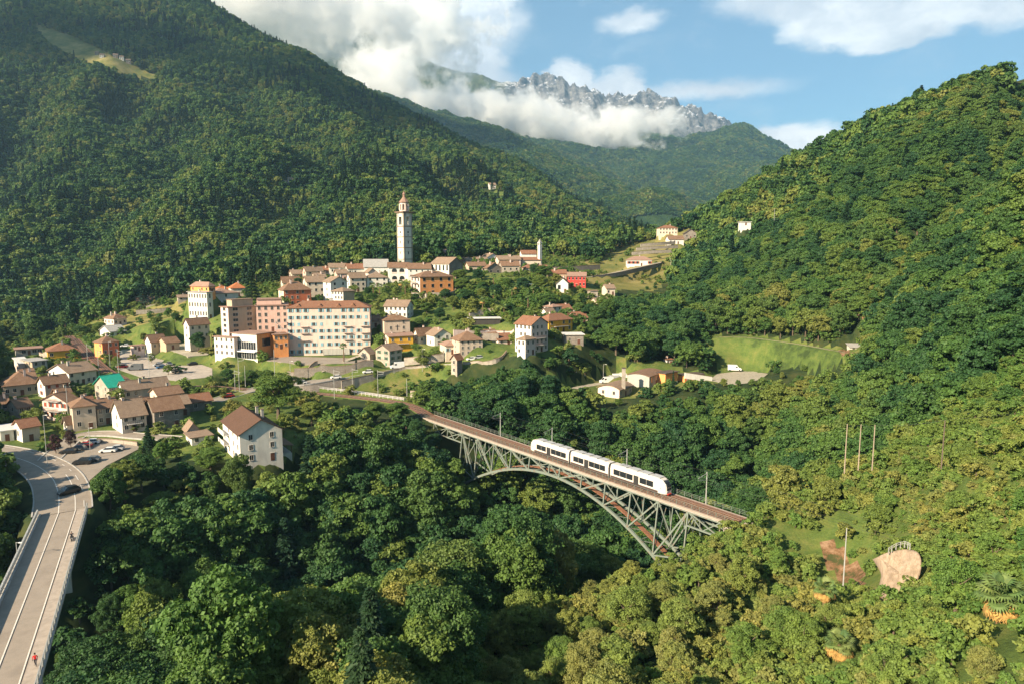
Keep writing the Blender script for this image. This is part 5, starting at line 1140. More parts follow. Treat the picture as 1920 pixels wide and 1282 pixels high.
# ------------------------------------------------------------------ bell towers
def ngon(n, r, z, ph=0.0): return [(r*cos(ph+2*pi*i/n), r*sin(ph+2*pi*i/n), z) for i in range(n)]
def bell_tower():
    base = PZ(760, 500, 434); w = 6.7; o = empty('bell_tower', (base.x, base.y, 84), radians(47), 'very tall slender stone bell tower with octagonal lantern rising over the village', 'bell tower')
    k = 434/FPX; zt = lambda py: P(760, py, 434).z-84
    hb = zt(400); W_ = w/2
    MB().box(-W_, W_, -W_, W_, -3, zt(425.5)).obj('shaft', (WM['pale'],), o)
    for py in (487, 465.5, 445.5, 426): z = zt(py); MB().box(-W_-.22, W_+.22, -W_-.22, W_+.22, z, z+.45).obj('string_course', (RM['slab'],), o)
    q = MB()
    for s in (-1, 1):
        for r in (-1, 1): q.box(min(s*W_, s*(W_+.09)), max(s*W_, s*(W_+.09)), min(r*W_, r*(W_-1.0)), max(r*W_, r*(W_-1.0)), 0, hb).box(min(s*W_, s*(W_-1.0)), max(s*W_, s*(W_-1.0)), min(r*W_, r*(W_+.09)), max(r*W_, r*(W_+.09)), 0, hb)
    q.obj('corner_pilaster', (WM['lightstone'],), o, kind='stuff')
    z0, z1 = zt(425.5), hb; b = MB()                          # belfry: four piers and arches
    for s in (-1, 1):
        for r in (-1, 1): b.box(min(s*W_, s*(W_-1.9)), max(s*W_, s*(W_-1.9)), min(r*W_, r*(W_-1.9)), max(r*W_, r*(W_-1.9)), z0, z1)
    b.box(-W_, W_, -W_, W_, z1-2.4, z1).box(-W_, W_, -W_, W_, z0, z0+1.0); b.obj('belfry', (WM['pale'],), o)
    MB().tube((0, 0, z0+2.0), (0, 0, z0+3.6), 1.15, .5, 12).obj('bell', (DARKM,), o)
    b = MB(); b.box(-W_-.8, W_+.8, -W_-.8, W_+.8, hb, hb+.5).box(-W_-1.1, W_+1.1, -W_-1.1, W_+1.1, hb+.5, hb+.85); b.obj('cornice', (RM['slab'],), o)
    for a in range(4):                                        # clock-like round windows and slits
        an = a*pi/2
        for py in (436, 441.5): 
            z = zt(py); c = MB().tube((0, -W_-.12, z), (0, -W_+.05, z), .62 if py < 440 else .35, None, 12); x = c.obj('oculus', (GLASS,), o); x.rotation_euler = (0, 0, an)
        for py in (455, 475): x = MB().box(-.3, .3, -W_-.11, -W_+.05, zt(py)-.8, zt(py)+.9).obj('slit_window', (GLASS,), o); x.rotation_euler = (0, 0, an)
        for py in (432, 451.5, 472): x = MB().box(-W_+1.5, W_-1.5, -W_-.1, -W_+.02, zt(py)+2.1 if False else zt(py), zt(py)+.16).obj('moulding', (WM['tan'],), o); x.rotation_euler = (0, 0, an)
    z0, z1 = hb+.85, zt(380.5); r = 2.75
    b = MB().prism(ngon(8, r+.3, z0, pi/8), ngon(8, r+.3, z0+.9, pi/8)); 
    for i in range(8): t = pi/8+i*pi/4; b.tube((cos(t)*r, sin(t)*r, z0+.9), (cos(t)*r, sin(t)*r, z1-1.1), .62, None, 6)
    b.prism(ngon(8, r+.1, z1-1.1, pi/8), ngon(8, r+.1, z1, pi/8)); b.obj('lantern', (WM['rose'],), o)
    MB().prism(ngon(8, 1.7, z0+.9), ngon(8, 1.7, z1-1)).obj('lantern_core', (WM['tan'],), o)
    zd = zt(371.5); b = MB().prism(ngon(8, r+.75, z1, pi/8), ngon(8, r+.75, z1+.35, pi/8))
    prev = ngon(8, r+.5, z1+.35, pi/8)
    for f, rr in ((.25, .84), (.5, .62), (.75, .42), (1, .30)): nx = ngon(8, (r+.5)*rr, z1+.35+(zd-z1)*f, pi/8); b.prism(prev, nx); prev = nx
    b.obj('lantern_roof', (RM['pinkish'],), o)
    zc = zt(363.5); b = MB().prism(ngon(8, .85, zd+.3, 0), ngon(8, .8, zc-.6, 0)).prism(ngon(8, 1.15, zc-.6, 0), ngon(8, 1.1, zc-.3, 0)).prism(ngon(8, 1.0, zc-.3, 0), ngon(8, .12, zc+1.6, 0)); b.obj('cupola', (RM['pinkish'],), o)
    zx = zt(356.5); MB().box(-.1, .1, -.1, .1, zc+1.4, zx).box(-.75, .75, -.1, .1, zx-1.2, zx-1.0).obj('cross', (DARKM,), o)
bell_tower()
def campanile():
    Y = 463; base = PZ(1012, 500, Y); zt = lambda py: P(1012, py, Y).z-base.z; w = 1.05
    o = empty('campanile', base, radians(40), 'small white campanile with pointed cap beside the hill chapel', 'bell tower')
    MB().box(-w, w, -w, w, -3, zt(461)).obj('shaft', (WM['white'],), o)
    b = MB()
    for s in (-1, 1):
        for r in (-1, 1): b.box(min(s*w, s*(w-.6)), max(s*w, s*(w-.6)), min(r*w, r*(w-.6)), max(r*w, r*(w-.6)), zt(461), zt(456))
    b.box(-w-.2, w+.2, -w-.2, w+.2, zt(456), zt(455)).obj('belfry', (WM['white'],), o)
    MB().prism([(-w, -w, zt(455)), (w, -w, zt(455)), (w, w, zt(455)), (-w, w, zt(455))], [(-.1, -.1, zt(449)), (.1, -.1, zt(449)), (.1, .1, zt(449)), (-.1, .1, zt(449))]).obj('roof', (RM['grey'],), o)
    MB().box(-.06, .06, -.06, .06, zt(449), zt(446)).obj('cross', (DARKM,), o)
campanile()

# ------------------------------------------------------------------ vehicles
CARP = {}
def paint(nm, c): 
    if nm not in CARP: CARP[nm] = mat('car_paint_'+nm, lambda t: bsdf(t, c, .28, .1, None, .5))
    return CARP[nm]
def m_matte(nm, c): return plain(nm, c, .8)
TYRE = plain('tyre', (.02, .02, .02), .9)
def car_parts(kind):
    def f():
        L, W_, Hh, hood = dict(car=(4.3, 1.78, 1.5, .95), van=(5.9, 2.05, 2.6, 1.25), suv=(4.6, 1.9, 1.72, 1.05))[kind]
        b = MB(); z0 = .28
        def sec(x, w, z): return [(x, -w, z0), (x, w, z0), (x, w, z), (x, -w, z)]
        if kind == 'van': S = [(-L/2, W_/2-.1, 1.0), (-L/2+.25, W_/2, 1.15), (-L/2+1.0, W_/2, 1.3), (-L/2+1.9, W_/2, 2.5), (L/2-.1, W_/2, 2.6), (L/2, W_/2-.08, 2.5)]
        else: S = [(-L/2, W_/2-.16, .62), (-L/2+.25, W_/2-.03, hood-.18), (-L/2+1.1, W_/2, hood-.03), (L/2-.4, W_/2, hood), (L/2-.08, W_/2-.06, hood-.05), (L/2, W_/2-.14, .7)]
        V = []; F = []
        for x, w, z in S: V += sec(x, w, z)
        for i in range(len(S)-1):
            for j in range(4): q = (j+1) % 4; F.append((i*4+j, i*4+q, i*4+4+q, i*4+4+j))
        F += [(3, 2, 1, 0), tuple(len(V)-4+i for i in range(4))]
        body = (V, F)
        if kind == 'van': g = MB().prism([(-L/2+1.02, -W_/2+.15, 1.38), (-L/2+1.02, W_/2-.15, 1.38), (-L/2+1.25, W_/2-.15, 1.4), (-L/2+1.25, -W_/2+.15, 1.4)], [(-L/2+1.72, -W_/2+.22, 2.36), (-L/2+1.72, W_/2-.22, 2.36), (-L/2+1.95, W_/2-.22, 2.3), (-L/2+1.95, -W_/2+.22, 2.3)]).box(-L/2+1.7, -L/2+2.6, -W_/2-.02, W_/2+.02, 1.45, 2.05)
        else: g = MB().prism([(-L/2+1.0, -W_/2+.08, hood-.05), (-L/2+1.0, W_/2-.08, hood-.05), (L/2-.25, W_/2-.08, hood-.03), (L/2-.25, -W_/2+.08, hood-.03)], [(-L/2+1.75, -W_/2+.28, Hh-.06), (-L/2+1.75, W_/2-.28, Hh-.06), (L/2-.85, W_/2-.28, Hh-.06), (L/2-.85, -W_/2+.28, Hh-.06)])
        r = None if kind == 'van' else MB().prism([(-L/2+1.72, -W_/2+.27, Hh-.08), (-L/2+1.72, W_/2-.27, Hh-.08), (L/2-.8, W_/2-.27, Hh-.08), (L/2-.8, -W_/2+.27, Hh-.08)], [(-L/2+1.85, -W_/2+.36, Hh), (-L/2+1.85, W_/2-.36, Hh), (L/2-.95, W_/2-.36, Hh), (L/2-.95, -W_/2+.36, Hh)])
        wh = MB().tube((0, -.11, 0), (0, .11, 0), .33, None, 12).mesh('wheel', (TYRE,))
        hl = MB().box(-.05, .05, -.17, .17, -.07, .07)
        return L, W_, body, g.mesh('glasshouse', (GLASS,)), r, wh, hl.mesh('headlight', (WHITEP,)), hood
    return cached(('car', kind), f)
def vehicle(kind, px, py, Z, yaw, col, label, name='parked_car', cat='car', group=None, z=None):
    L, W_, body, g, r, wh, hl, hood = car_parts(kind); p = PZ(px, py, Z) if not isinstance(Z, Vector) else Z
    pt = paint(*col); o = empty(name, p, radians(yaw), label, cat, group)
    link('body', cached(('cb', kind, col[0]), lambda: mesh_from('body', body[0], body[1], (pt,))), o); link('glasshouse', g, o)
    if r: link('roof', cached(('cr', kind, col[0]), lambda: r.mesh('roof', (pt,)) if not r.V == [] else None), o)
    for sx in (-L/2+.85, L/2-.85):
        for sy in (-W_/2+.06, W_/2-.06): k = link('wheel', wh, o); k.location = (sx, sy, .33)
    for sy in (-W_/2+.35, W_/2-.35): k = link('headlight', hl, o); k.location = (-L/2+.05, sy, .58 if kind != 'van' else .8)
    return o
WH, SV, BK, RD, BL, GY_ = ('white', (.75, .75, .73)), ('silver', (.42, .43, .44)), ('black', (.02, .021, .023)), ('red', (.42, .02, .02)), ('blue', (.03, .12, .26)), ('grey', (.13, .14, .15))
CARS = [('suv', 130, 924, 46.12, 55, BK, 'black car driving alone on the curve above the road bridge', 'moving_car'), ('car', 4, 866, 46.3, 20, WH, 'white car cut off by the left edge of the picture', 'moving_car'),
        ('car', 128, 849, 46.12, 15, BK, 'black car at the left end of the parked row under the purple tree'), ('car', 146, 843, 46.12, 15, GY_, 'dark grey car between the black and the red parked cars'), ('car', 158, 837, 46.12, 15, RD, 'red car parked second from the right end of the row'), ('car', 172, 831, 46.12, 15, WH, 'white car parked at the right end of the row'),
        ('suv', 155, 869, 46.12, 12, BK, 'black estate car parked nearest to the junction'), ('car', 172, 864, 46.12, 12, GY_, 'dark car parked close behind the black estate car'), ('car', 203, 847, 46.12, 12, WH, 'white car parked near the trees at the edge of the car park'), ('car', 217, 843, 46.12, 12, SV, 'silver car tucked under the trees at the edge of the car park'),
        ('car', 428, 744, 48.9, 35, RD, 'red car driving up the narrow road below the station', 'moving_car'), ('car', 565, 719, 51.1, 20, WH, 'white car at the level crossing by the big tree', 'moving_car'), ('car', 630, 709, 52.1, 20, WH, 'white car climbing the road second behind the white van', 'moving_car'), ('car', 690, 699, 53.05, 20, WH, 'white car directly behind the white van', 'moving_car'),
        ('van', 745, 690, 53.9, 20, WH, 'white delivery van climbing the road in front of the houses', 'delivery_van'), ('car', 808, 683, 55.1, 12, WH, 'white car half hidden by bushes ahead of the white van', 'moving_car'), ('car', 884, 675, 57.4, 20, WH, 'white car parked in front of the beige house at the hairpin'), ('car', 897, 672, 58, 20, SV, 'silver car just ahead of the white car at the hairpin'),
        ('car', 532, 661, 56.3, 15, BL, 'dark blue car parked beside the orange end wall'), ('car', 507, 667, 56.3, 40, RD, 'dark red car parked below the orange end wall'),
        ('car', 297, 686, 52.5, 40, SV, 'silver car at the left end of the station car park row'), ('car', 303, 690, 52.5, 40, BL, 'blue car next to the silver car in the station car park'), ('car', 337, 673, 52.5, 40, WH, 'white car in the upper row of the station car park'), ('car', 345, 677, 52.5, 40, BL, 'blue car in the upper row of the station car park'), ('car', 353, 680, 52.5, 40, SV, 'silver car near the right end of the upper row'), ('car', 361, 684, 52.5, 40, BK, 'black car at the right end of the upper row'),
        ('car', 330, 697, 52.5, 40, WH, 'white car alone in the lower middle of the station car park'), ('car', 318, 684, 52.5, 130, GY_, 'dark grey car in the middle of the station car park'), ('car', 230, 689, 52.5, 10, RD, 'red car parked beside the tracks at the station'), ('van', 254, 693, 52.5, 10, GY_, 'small dark truck beside the tracks at the station', 'delivery_van'), ('car', 298, 664, 52.9, 20, RD, 'red car under the tan house above the station car park'), ('car', 235, 650, 55.2, 20, WH, 'white car parked behind the orange station building'),
        ('suv', 946, 641, 62, 10, WH, 'white car on the street behind the red-roofed pink house'), ('van', 1137, 717, 46.5, 15, WH, 'white box van parked behind the front workshop hall', 'delivery_van'), ('van', 1148, 714, 46.5, 15, SV, 'grey van parked beside the white box van', 'delivery_van'), ('van', 1377, 694, 49, 170, WH, 'white camper van at the edge of the works yard', 'camper_van')]
for c in CARS:
    nm = c[7] if len(c) > 7 else 'parked_car'
    vehicle(c[0], c[1], c[2], c[3], c[4], c[5], c[6], nm, 'van' if c[0] == 'van' else 'car', 'cars along the road and in the car parks' if c[0] != 'van' else None)
def trailer(px, py, Z, yaw, L, lab, m):
    o = empty('container', PZ(px, py, Z), radians(yaw), lab, 'container')
    b = MB().box(-L/2, L/2, -1.2, 1.2, .3, 2.8); b.obj('body', (m,), o)
    for i in range(int(L/.6)): MB().box(-L/2+.2+i*.6, -L/2+.35+i*.6, -1.25, 1.25, .4, 2.7).obj('rib', (m,), o)
trailer(1162, 712, 46.5, 12, 6, 'pale grey steel container between the vans and the workshops', WHITEP)
trailer(1172, 709, 46.5, 12, 5, 'white steel container against the tall workshop hall', WM['pale'])

# rails of the station tracks
RSTEEL = plain('rail_steel', (.24, .17, .13), .5, .5)
for L_, lb in ((RAIL, 'main railway track curving through the village to the viaduct'), (RAIL2, 'siding track beside the station yard')):
    o = empty('railway_track', L_[0], 0, lb, 'railway track')
    for s in (-.5, .5):
        V, F = strip(L_, [(s-.06, .19), (s-.06, .30), (s+.06, .30), (s+.06, .19)]); link('running_rail', mesh_from('running_rail', [v-L_[0] for v in V], F, (RSTEEL,)), o)
    b = MB(); T_ = tangents(L_)
    for p_, t_ in zip(L_, T_): n_ = Vector((t_.y, -t_.x, 0)); b.bar(p_-n_*1.1+Vector((0, 0, .18))-L_[0], p_+n_*1.1+Vector((0, 0, .18))-L_[0], .5, .1)
    b.obj('sleepers', (SKIRT,), o, kind='stuff')
# ------------------------------------------------------------------ people
def person(loc, yaw, shirt, legs, label, pose='walk'):
    o = empty('person', loc, yaw, label, 'person')
    J = {'pel': (0, 0, .93), 'wst': (0, 0, 1.12), 'chs': (0, .02, 1.36), 'nck': (0, .01, 1.50), 'hd': (0, -.02, 1.62), 'top': (0, -.02, 1.76)}
    if pose == 'walk':
        for s, k in ((-1, 'l'), (1, 'r')): J.update({k+'hip': (s*.10, 0, .88), k+'kn': (s*.11, -.12*s-.04, .50), k+'an': (s*.11, -.20*s+.06, .09), k+'toe': (s*.12, -.20*s-.12, .04), k+'sh': (s*.19, 0, 1.42), k+'el': (s*.26, .10*s, 1.14), k+'wr': (s*.25, .02*s-.12, .90), k+'hn': (s*.25, .02*s-.17, .82)})
    else:
        J.update({'pel': (0, .15, .86), 'wst': (0, .08, 1.03), 'chs': (0, -.05, 1.28), 'nck': (0, -.09, 1.42), 'hd': (0, -.12, 1.54), 'top': (0, -.12, 1.68)})
        for s, k in ((-1, 'l'), (1, 'r')): J.update({k+'hip': (s*.12, .10, .84), k+'kn': (s*.26, -.26, .72), k+'an': (s*.24, -.02, .34), k+'toe': (s*.25, -.16, .30), k+'sh': (s*.19, -.06, 1.34), k+'el': (s*.32, -.25, 1.12), k+'wr': (s*.33, -.46, 1.02), k+'hn': (s*.33, -.53, 1.02)})
    names = list(J); E_ = [('pel', 'wst'), ('wst', 'chs'), ('chs', 'nck'), ('nck', 'hd'), ('hd', 'top')]
    for k in 'lr': E_ += [('pel', k+'hip'), (k+'hip', k+'kn'), (k+'kn', k+'an'), (k+'an', k+'toe'), ('chs', k+'sh'), (k+'sh', k+'el'), (k+'el', k+'wr'), (k+'wr', k+'hn')]
    R_ = dict(pel=.15, wst=.13, chs=.16, nck=.06, hd=.10, top=.075, hip=.10, kn=.065, an=.045, toe=.04, sh=.075, el=.05, wr=.035, hn=.04)
    me = bpy.data.meshes.new('body'); me.from_pydata([J[n] for n in names], [(names.index(a), names.index(b)) for a, b in E_], []); b = link('body', me, o)
    md = b.modifiers.new('skin', 'SKIN'); sv = me.skin_vertices[0].data
    for i, n in enumerate(names): r = R_[n[1:] if n[1:] in R_ and n not in R_ else n]; sv[i].radius = (r, r)
    sv[0].use_root = True
    b.modifiers.new('sub', 'SUBSURF').levels = 1; b.modifiers['sub'].render_levels = 1
    def skin(t):
        z = t.n('ShaderNodeSeparateXYZ', {0: t.n('ShaderNodeTexCoord').outputs['Object']}).outputs[2]
        c = t.mix(t.mapr(z, .96 if pose == 'walk' else .9, .98 if pose == 'walk' else .92), legs, shirt); c = t.mix(t.mapr(z, 1.46 if pose == 'walk' else 1.40, 1.48 if pose == 'walk' else 1.42), c, (.45, .27, .19)); return bsdf(t, c, .8)
    me.materials.append(mat('clothes_'+label[:12], skin))
    h_ = J['top']; hb = MB(); prev = None
    for f, r in ((-.10, .115), (-.02, .118), (.05, .085), (.08, .02)):
        ring = [(h_[0]+r*cos(a*pi/5), h_[1]+.02+r*sin(a*pi/5), h_[2]+f) for a in range(10)]
        if prev: hb.prism(prev, ring)
        prev = ring
    hb.obj('hair' if pose == 'walk' else 'helmet', (plain('hair', (.03, .02, .015)) if pose == 'walk' else DARKM,), o)
    for s in (-1, 1):
        for i in range(4): x, y, z = J[('l' if s < 0 else 'r')+'hn']; MB().tube((x, y-.035+.022*i, z), (x-s*.01, y-.035+.022*i-.01, z-.075 if pose == 'walk' else z-.03), .009, .007, 5).obj('finger', (plain('skin', (.45, .27, .19)),), o)
    return o
pp = PZ(67, 1247, Z1+.17); person(pp, radians(20), (.50, .02, .02), (.03, .03, .04), 'pedestrian in a red jacket walking on the footway of the road bridge')
mp_ = PZ(135, 1012, Z1+.04); ma = math.atan2(dirb.y, dirb.x)+pi/2
def motorbike(p, yaw):
    o = empty('motorcycle', p, yaw, 'dark motorcycle riding across the road bridge', 'motorcycle')
    for y in (-.72, .72): MB().tube((-.06, y, .31), (.06, y, .31), .31, None, 14).obj('wheel', (TYRE,), o)
    MB().prism([(-.14, -.35, .55), (.14, -.35, .55), (.16, .25, .55), (-.16, .25, .55)], [(-.13, -.45, .90), (.13, -.45, .90), (.15, .15, .86), (-.15, .15, .86)]).obj('tank', (DARKM,), o)
    MB().box(-.15, .15, .1, .75, .78, .86).obj('seat', (DARKM,), o); MB().box(-.16, .16, -.3, .3, .25, .56).obj('engine', (GREYR,), o)
    MB().bar((-.06, -.72, .31), (-.06, -.42, 1.02), .06).bar((.06, -.72, .31), (.06, -.42, 1.02), .06).bar((-.36, -.42, 1.02), (.36, -.42, 1.02), .04).obj('fork', (DARKM,), o)
    MB().tube((0, -.6, .82), (0, -.5, .84), .1, None, 10).obj('headlight', (WHITEP,), o)
motorbike(mp_, ma); person(mp_+Vector((0, 0, 0)), ma, (.02, .02, .025), (.02, .02, .025), 'motorcyclist in dark clothes and helmet riding over the road bridge', 'ride')

# ------------------------------------------------------------------ poles, masts, lamps, wires
def pole(px, pb, pt_, Z, style, label, m=None, group=None, side=1):
    p = PZ(px, pb, Z); f = p.y*cos(PITCH)+(CAMZ-p.z)*sin(PITCH); h_ = (pb-pt_)*f/FPX; r = .09 if style != 'lamp' else .07
    nm, cat = dict(mast=('catenary_mast', 'mast'), wood=('utility_pole', 'pole'), lamp=('street_lamp', 'street lamp'), bare=('utility_pole', 'pole'))[style]
    o = empty(nm, p, 0, label, cat, group); m = m or (WOODP if style == 'wood' or 1580 < px < 1640 and pb < 900 else METAL)
    MB().tube((0, 0, -1.5), (0, 0, h_), r*1.25, r*.85, 8).obj('pole', (m,), o)
    if style == 'mast':
        b = MB(); b.bar((0, 0, h_-.5), (side*2.6, -.8, h_-.9), .09).bar((0, 0, h_-1.8), (side*2.5, -.8, h_-1.4), .07).bar((side*2.0, -.6, h_-1.5), (side*2.4, -.7, h_-.8), .05); b.obj('cantilever', (m,), o)
    elif style == 'wood':
        MB().bar((-1.0, 0, h_-.5), (1.0, 0, h_-.5), .14).obj('cross_arm', (m,), o)
        for x in (-.85, 0, .85): k = MB().tube((x, 0, h_-.45), (x, 0, h_-.15), .06, None, 6).obj('insulator', (WHITEP,), o)
    elif style == 'lamp':
        MB().bar((0, 0, h_-.1), (side*1.0, -.3, h_+.05), .08).obj('arm', (m,), o); MB().box(side*1.0-.3, side*1.0+.3, -.42, -.18, h_-.02, h_+.1).obj('lamp_head', (WHITEP,), o)
    return o, p+Vector((0, 0, h_))
tops = {}
for i, (px, pb, pt_, Z, st, lb) in enumerate([
    (449, 730, 667, 49.8, 'mast', 'pale lattice-like mast beside the tracks below the glass-fronted building'), (516, 719, 654, 51, 'bare', 'tallest white pole in front of the hotel forecourt'), (460, 717, 684, 51, 'bare', 'short white post left of the tallest white pole'),
    (441, 731, 692, 49.6, 'mast', 'thin mast just left of the pale mast below the glass-fronted building'), (545, 716, 676, 52, 'lamp', 'white lamp post between the tallest pole and the hillside ramp'), (647, 692, 660, 55, 'bare', 'dark slender pole in the grass below the hotel porch'), (627, 743, 691, 48, 'mast', 'pale mast standing beside the white fence of the lower lane'),
    (661, 720, 689, 50, 'mast', 'grey mast behind the lower lane fence'), (709, 744, 692, 47.6, 'mast', 'tall mast at the right end of the white fence'), (763, 737, 709, 48.5, 'bare', 'short pale pole by the stone wall near the viaduct'), (792, 689, 654, 54.5, 'lamp', 'lamp post by the road in front of the palm garden'), (739, 706, 691, 51, 'bare', 'low post on the bank below the white van'),
    (165, 685, 644, 53.5, 'mast', 'mast between the two tracks above the village'), (186, 704, 656, 52.6, 'mast', 'mast beside the curve of the tracks left of the station yard'), (206, 681, 640, 54, 'lamp', 'lamp post before the orange station building'), (223, 705, 654, 52.3, 'mast', 'mast at the lower corner of the station yard'), (281, 712, 662, 51.6, 'mast', 'mast at the front edge of the station car park'),
    (129, 792, 722, 47.5, 'bare', 'thin pole rising in front of the pink balcony house'), (89, 872, 775, 46.2, 'lamp', 'tall lamp post at the junction beside the purple tree'), (169, 842, 800, 46.1, 'lamp', 'lamp post behind the parked row of cars'), (33, 1046, 1014, 46, 'lamp', 'street lamp just left of the road bridge railing'),
    (1131, 714, 682, 46.5, 'lamp', 'lamp post behind the workshop vans'), (1077, 714, 695, 48, 'wood', 'leaning wooden pole left of the works road'), (1257, 522, 484, 470, 'bare', 'pale pole at the edge of the wood beside the terraced meadow'), (1451, 424, 392, 440, 'bare', 'white pole standing out of the right-hand forest'),
    (1584, 872, 792, 62, 'bare', 'leftmost of the three wooden poles in a row on the right slope'), (1610, 866, 793, 62.5, 'bare', 'middle of the three wooden poles in a row on the right slope'), (1636, 866, 794, 63, 'bare', 'rightmost of the three wooden poles in a row on the right slope'), (1766, 862, 785, 66, 'bare', 'dark weathered pole standing apart on the right slope'),
    (1582, 1080, 985, 49.5, 'bare', 'grey mast in front of the bare red earth bank'), (912, 640, 620, 63, 'lamp', 'lamp post on the street behind the hairpin')]):
    _, t = pole(px, pb, pt_, Z, st, lb, plain('dark_wood', (.12, .09, .07), .9) if px in (647, 1766) else None, 'poles and masts around the village' if False else None); tops[px] = t
MASTS = [(915, -5.6), (1012, -2.1), (1153, 2.5), (1304, 5.6)]
cat_top = []
for px, t in MASTS:                                            # catenary masts on the far side of the viaduct
    t = (px+8-1051.2)/(2.678+(px+8)*.035); s = t*PL; p = dpos(s, 3.05, -.3); o = empty('catenary_mast', p, math.atan2(-BD.y, -BD.x), 'catenary mast on the far railing of the viaduct, %s' % {915: 'nearest the village end', 1012: 'just behind the rear of the train', 1153: 'behind the middle of the train', 1304: 'in front of the train'}[px], 'mast', 'catenary masts on the viaduct')
    MB().tube((0, 0, -.5), (0, 0, 7.2), .14, .10, 8).obj('pole', (METAL,), o)
    MB().bar((0, 0, 6.9), (0, -3.1, 6.3), .08).bar((0, 0, 5.4), (0, -3.0, 5.9), .07).bar((0, -2.3, 5.7), (0, -2.6, 6.4), .05).obj('cantilever', (METAL,), o); cat_top.append((p, s))
def wire(name, pts, label, sag=.5, r=.022):
    o = empty(name, pts[0], 0, label, 'cable')
    for a, b in zip(pts, pts[1:]):
        m = MB(); n = 10; q = [a+(b-a)*(i/n)-Vector((0, 0, sag*4*(i/n)*(1-i/n))) for i in range(n+1)]
        for u, v in zip(q, q[1:]): m.tube(u-pts[0], v-pts[0], r, r, 4)
        m.obj('span', (DARKM,), o)
ss = [-64]+[s for _, s in cat_top]+[62, 90]
wire('contact_wire', [dpos(s, 0, 5.6) for s in ss], 'contact wire hanging over the track along the viaduct', .05); wire('carrier_cable', [dpos(s, .05, 6.6) for s in ss], 'carrier cable above the contact wire on the viaduct', .5); wire('feeder_cable', [dpos(s, 3.3, 7.1) for s in ss], 'feeder cable strung along the mast tops of the viaduct', .6)
wire('power_line', [tops[1584], tops[1610], tops[1636], tops[1766], tops[1766]+Vector((40, -10, 8))], 'power line strung between the wooden poles on the right slope', .4)
wire('overhead_line', [tops[165], tops[186], tops[223], tops[281]], 'overhead line along the station tracks', .5); wire('overhead_line', [tops[441], tops[627], tops[709], tops[763], dpos(-66, 3.3, 7.1)], 'overhead line from the level crossing to the viaduct', .5)

# ------------------------------------------------------------------ walls, fences, terraces
def wall_thing(name, pts, hh, th, m, label, cat='wall', foot=1.5):
    L = catmull([PZ(*p) for p in pts], 1.5)
    if any(len(p) < 4 for p in pts): L = [Vector((p.x, p.y, max(p.z-.4, float(H(p.x, p.y))))) for p in L]
    V, F = strip(L, [(-th/2, -foot), (-th/2, hh), (th/2, hh), (th/2, -foot)], 0, True); V2, F2 = strip(L, [(-th/2-.06, hh+.002), (-th/2-.06, hh+.14), (th/2+.06, hh+.14), (th/2+.06, hh+.002)], 0, True)
    o = empty(name, L[0], 0, label, cat); n = len(V)
    link('masonry', mesh_from('masonry', [v-L[0] for v in V], F+[(0, 1, 2, 3), (n-1, n-2, n-3, n-4)], (m,)), o); link('coping', mesh_from('coping', [v-L[0] for v in V2], F2, (RM['slab'],)), o)
    return o
ST, LS = WM['stone'], WM['lightstone']
wall_thing('stone_wall', [(150, 826, 46.5), (205, 826, 46.5), (258, 832, 46.5)], 1.0, .4, LS, 'low stone wall between the lane and the parked cars')
wall_thing('retaining_wall', [(552, 700, 53.4), (610, 697, 53.8), (665, 693, 54.2), (700, 688, 54.8)], 2.4, .5, ST, 'dark stone retaining wall above the road with the white cars')
wall_thing('retaining_wall', [(596, 699, 52.4), (560, 704, 52), (540, 703, 52)], 1.8, .5, ST, 'lower stone wall near the big tree at the level crossing')
wall_thing('retaining_wall', [(758, 676, 57), (800, 672, 58), (832, 668, 58.6)], 1.6, .5, LS, 'pale garden wall behind the white car hidden by bushes')
wall_thing('road_wall', [(640, 716, 51.3), (700, 703, 52.6), (760, 691, 53.8), (815, 687, 54.8)], .9, .35, LS, 'pale parapet wall along the outer edge of the climbing road', foot=3)
wall_thing('road_wall', [(868, 684, 56), (905, 680, 57.4), (936, 672, 59), (950, 660, 60.4)], .8, .35, LS, 'curved parapet wall of the hairpin bend', foot=3)
wall_thing('retaining_wall', [(770, 741, 47.6), (800, 742, 48), (838, 741, 48.5)], 2.2, .5, LS, 'stone wall by the viaduct approach below the grassy bank')
wall_thing('terrace_wall', [(1036, 505, 440), (1080, 503, 448), (1125, 500, 460)], 1.6, .5, ST, 'long dry-stone wall above the yellow meadow strip')
wall_thing('terrace_wall', [(1110, 521, 430), (1160, 513, 446), (1200, 504, 466), (1245, 494, 500)], 1.1, .5, ST, 'dry-stone wall winding beside the hill path')
wall_thing('terrace_wall', [(880, 598, 70), (915, 598, 69.5), (938, 600, 69)], 2.6, .5, LS, 'terrace wall above the dark open shelter')
wall_thing('street_parapet', [(850, 620, 68), (890, 622, 67), (930, 622, 66.4), (964, 624, 66)], .9, .4, WM['rose'], 'long pinkish street parapet left of the tall narrow white house', foot=3.4)
wall_thing('retaining_wall', [(878, 634, 64.5), (905, 630, 65.4), (935, 631, 65.4)], 1.6, .4, ST, 'dark stone wall under the long street parapet')
wall_thing('retaining_wall', [(772, 580, 72), (790, 566, 76), (800, 560, 78)], 3.0, .5, LS, 'pale stone wall stepping up to the orange apartment house')
wall_thing('retaining_wall', [(803, 561, 77), (850, 556, 78.2), (853, 545, 79)], 2.6, .5, ST, 'stone base wall under the orange apartment house')
wall_thing('garden_wall', [(75, 672, 52.8), (110, 680, 52.2), (148, 678, 52.2)], 2.4, .5, LS, 'grey garden wall under the yellow bungalow')
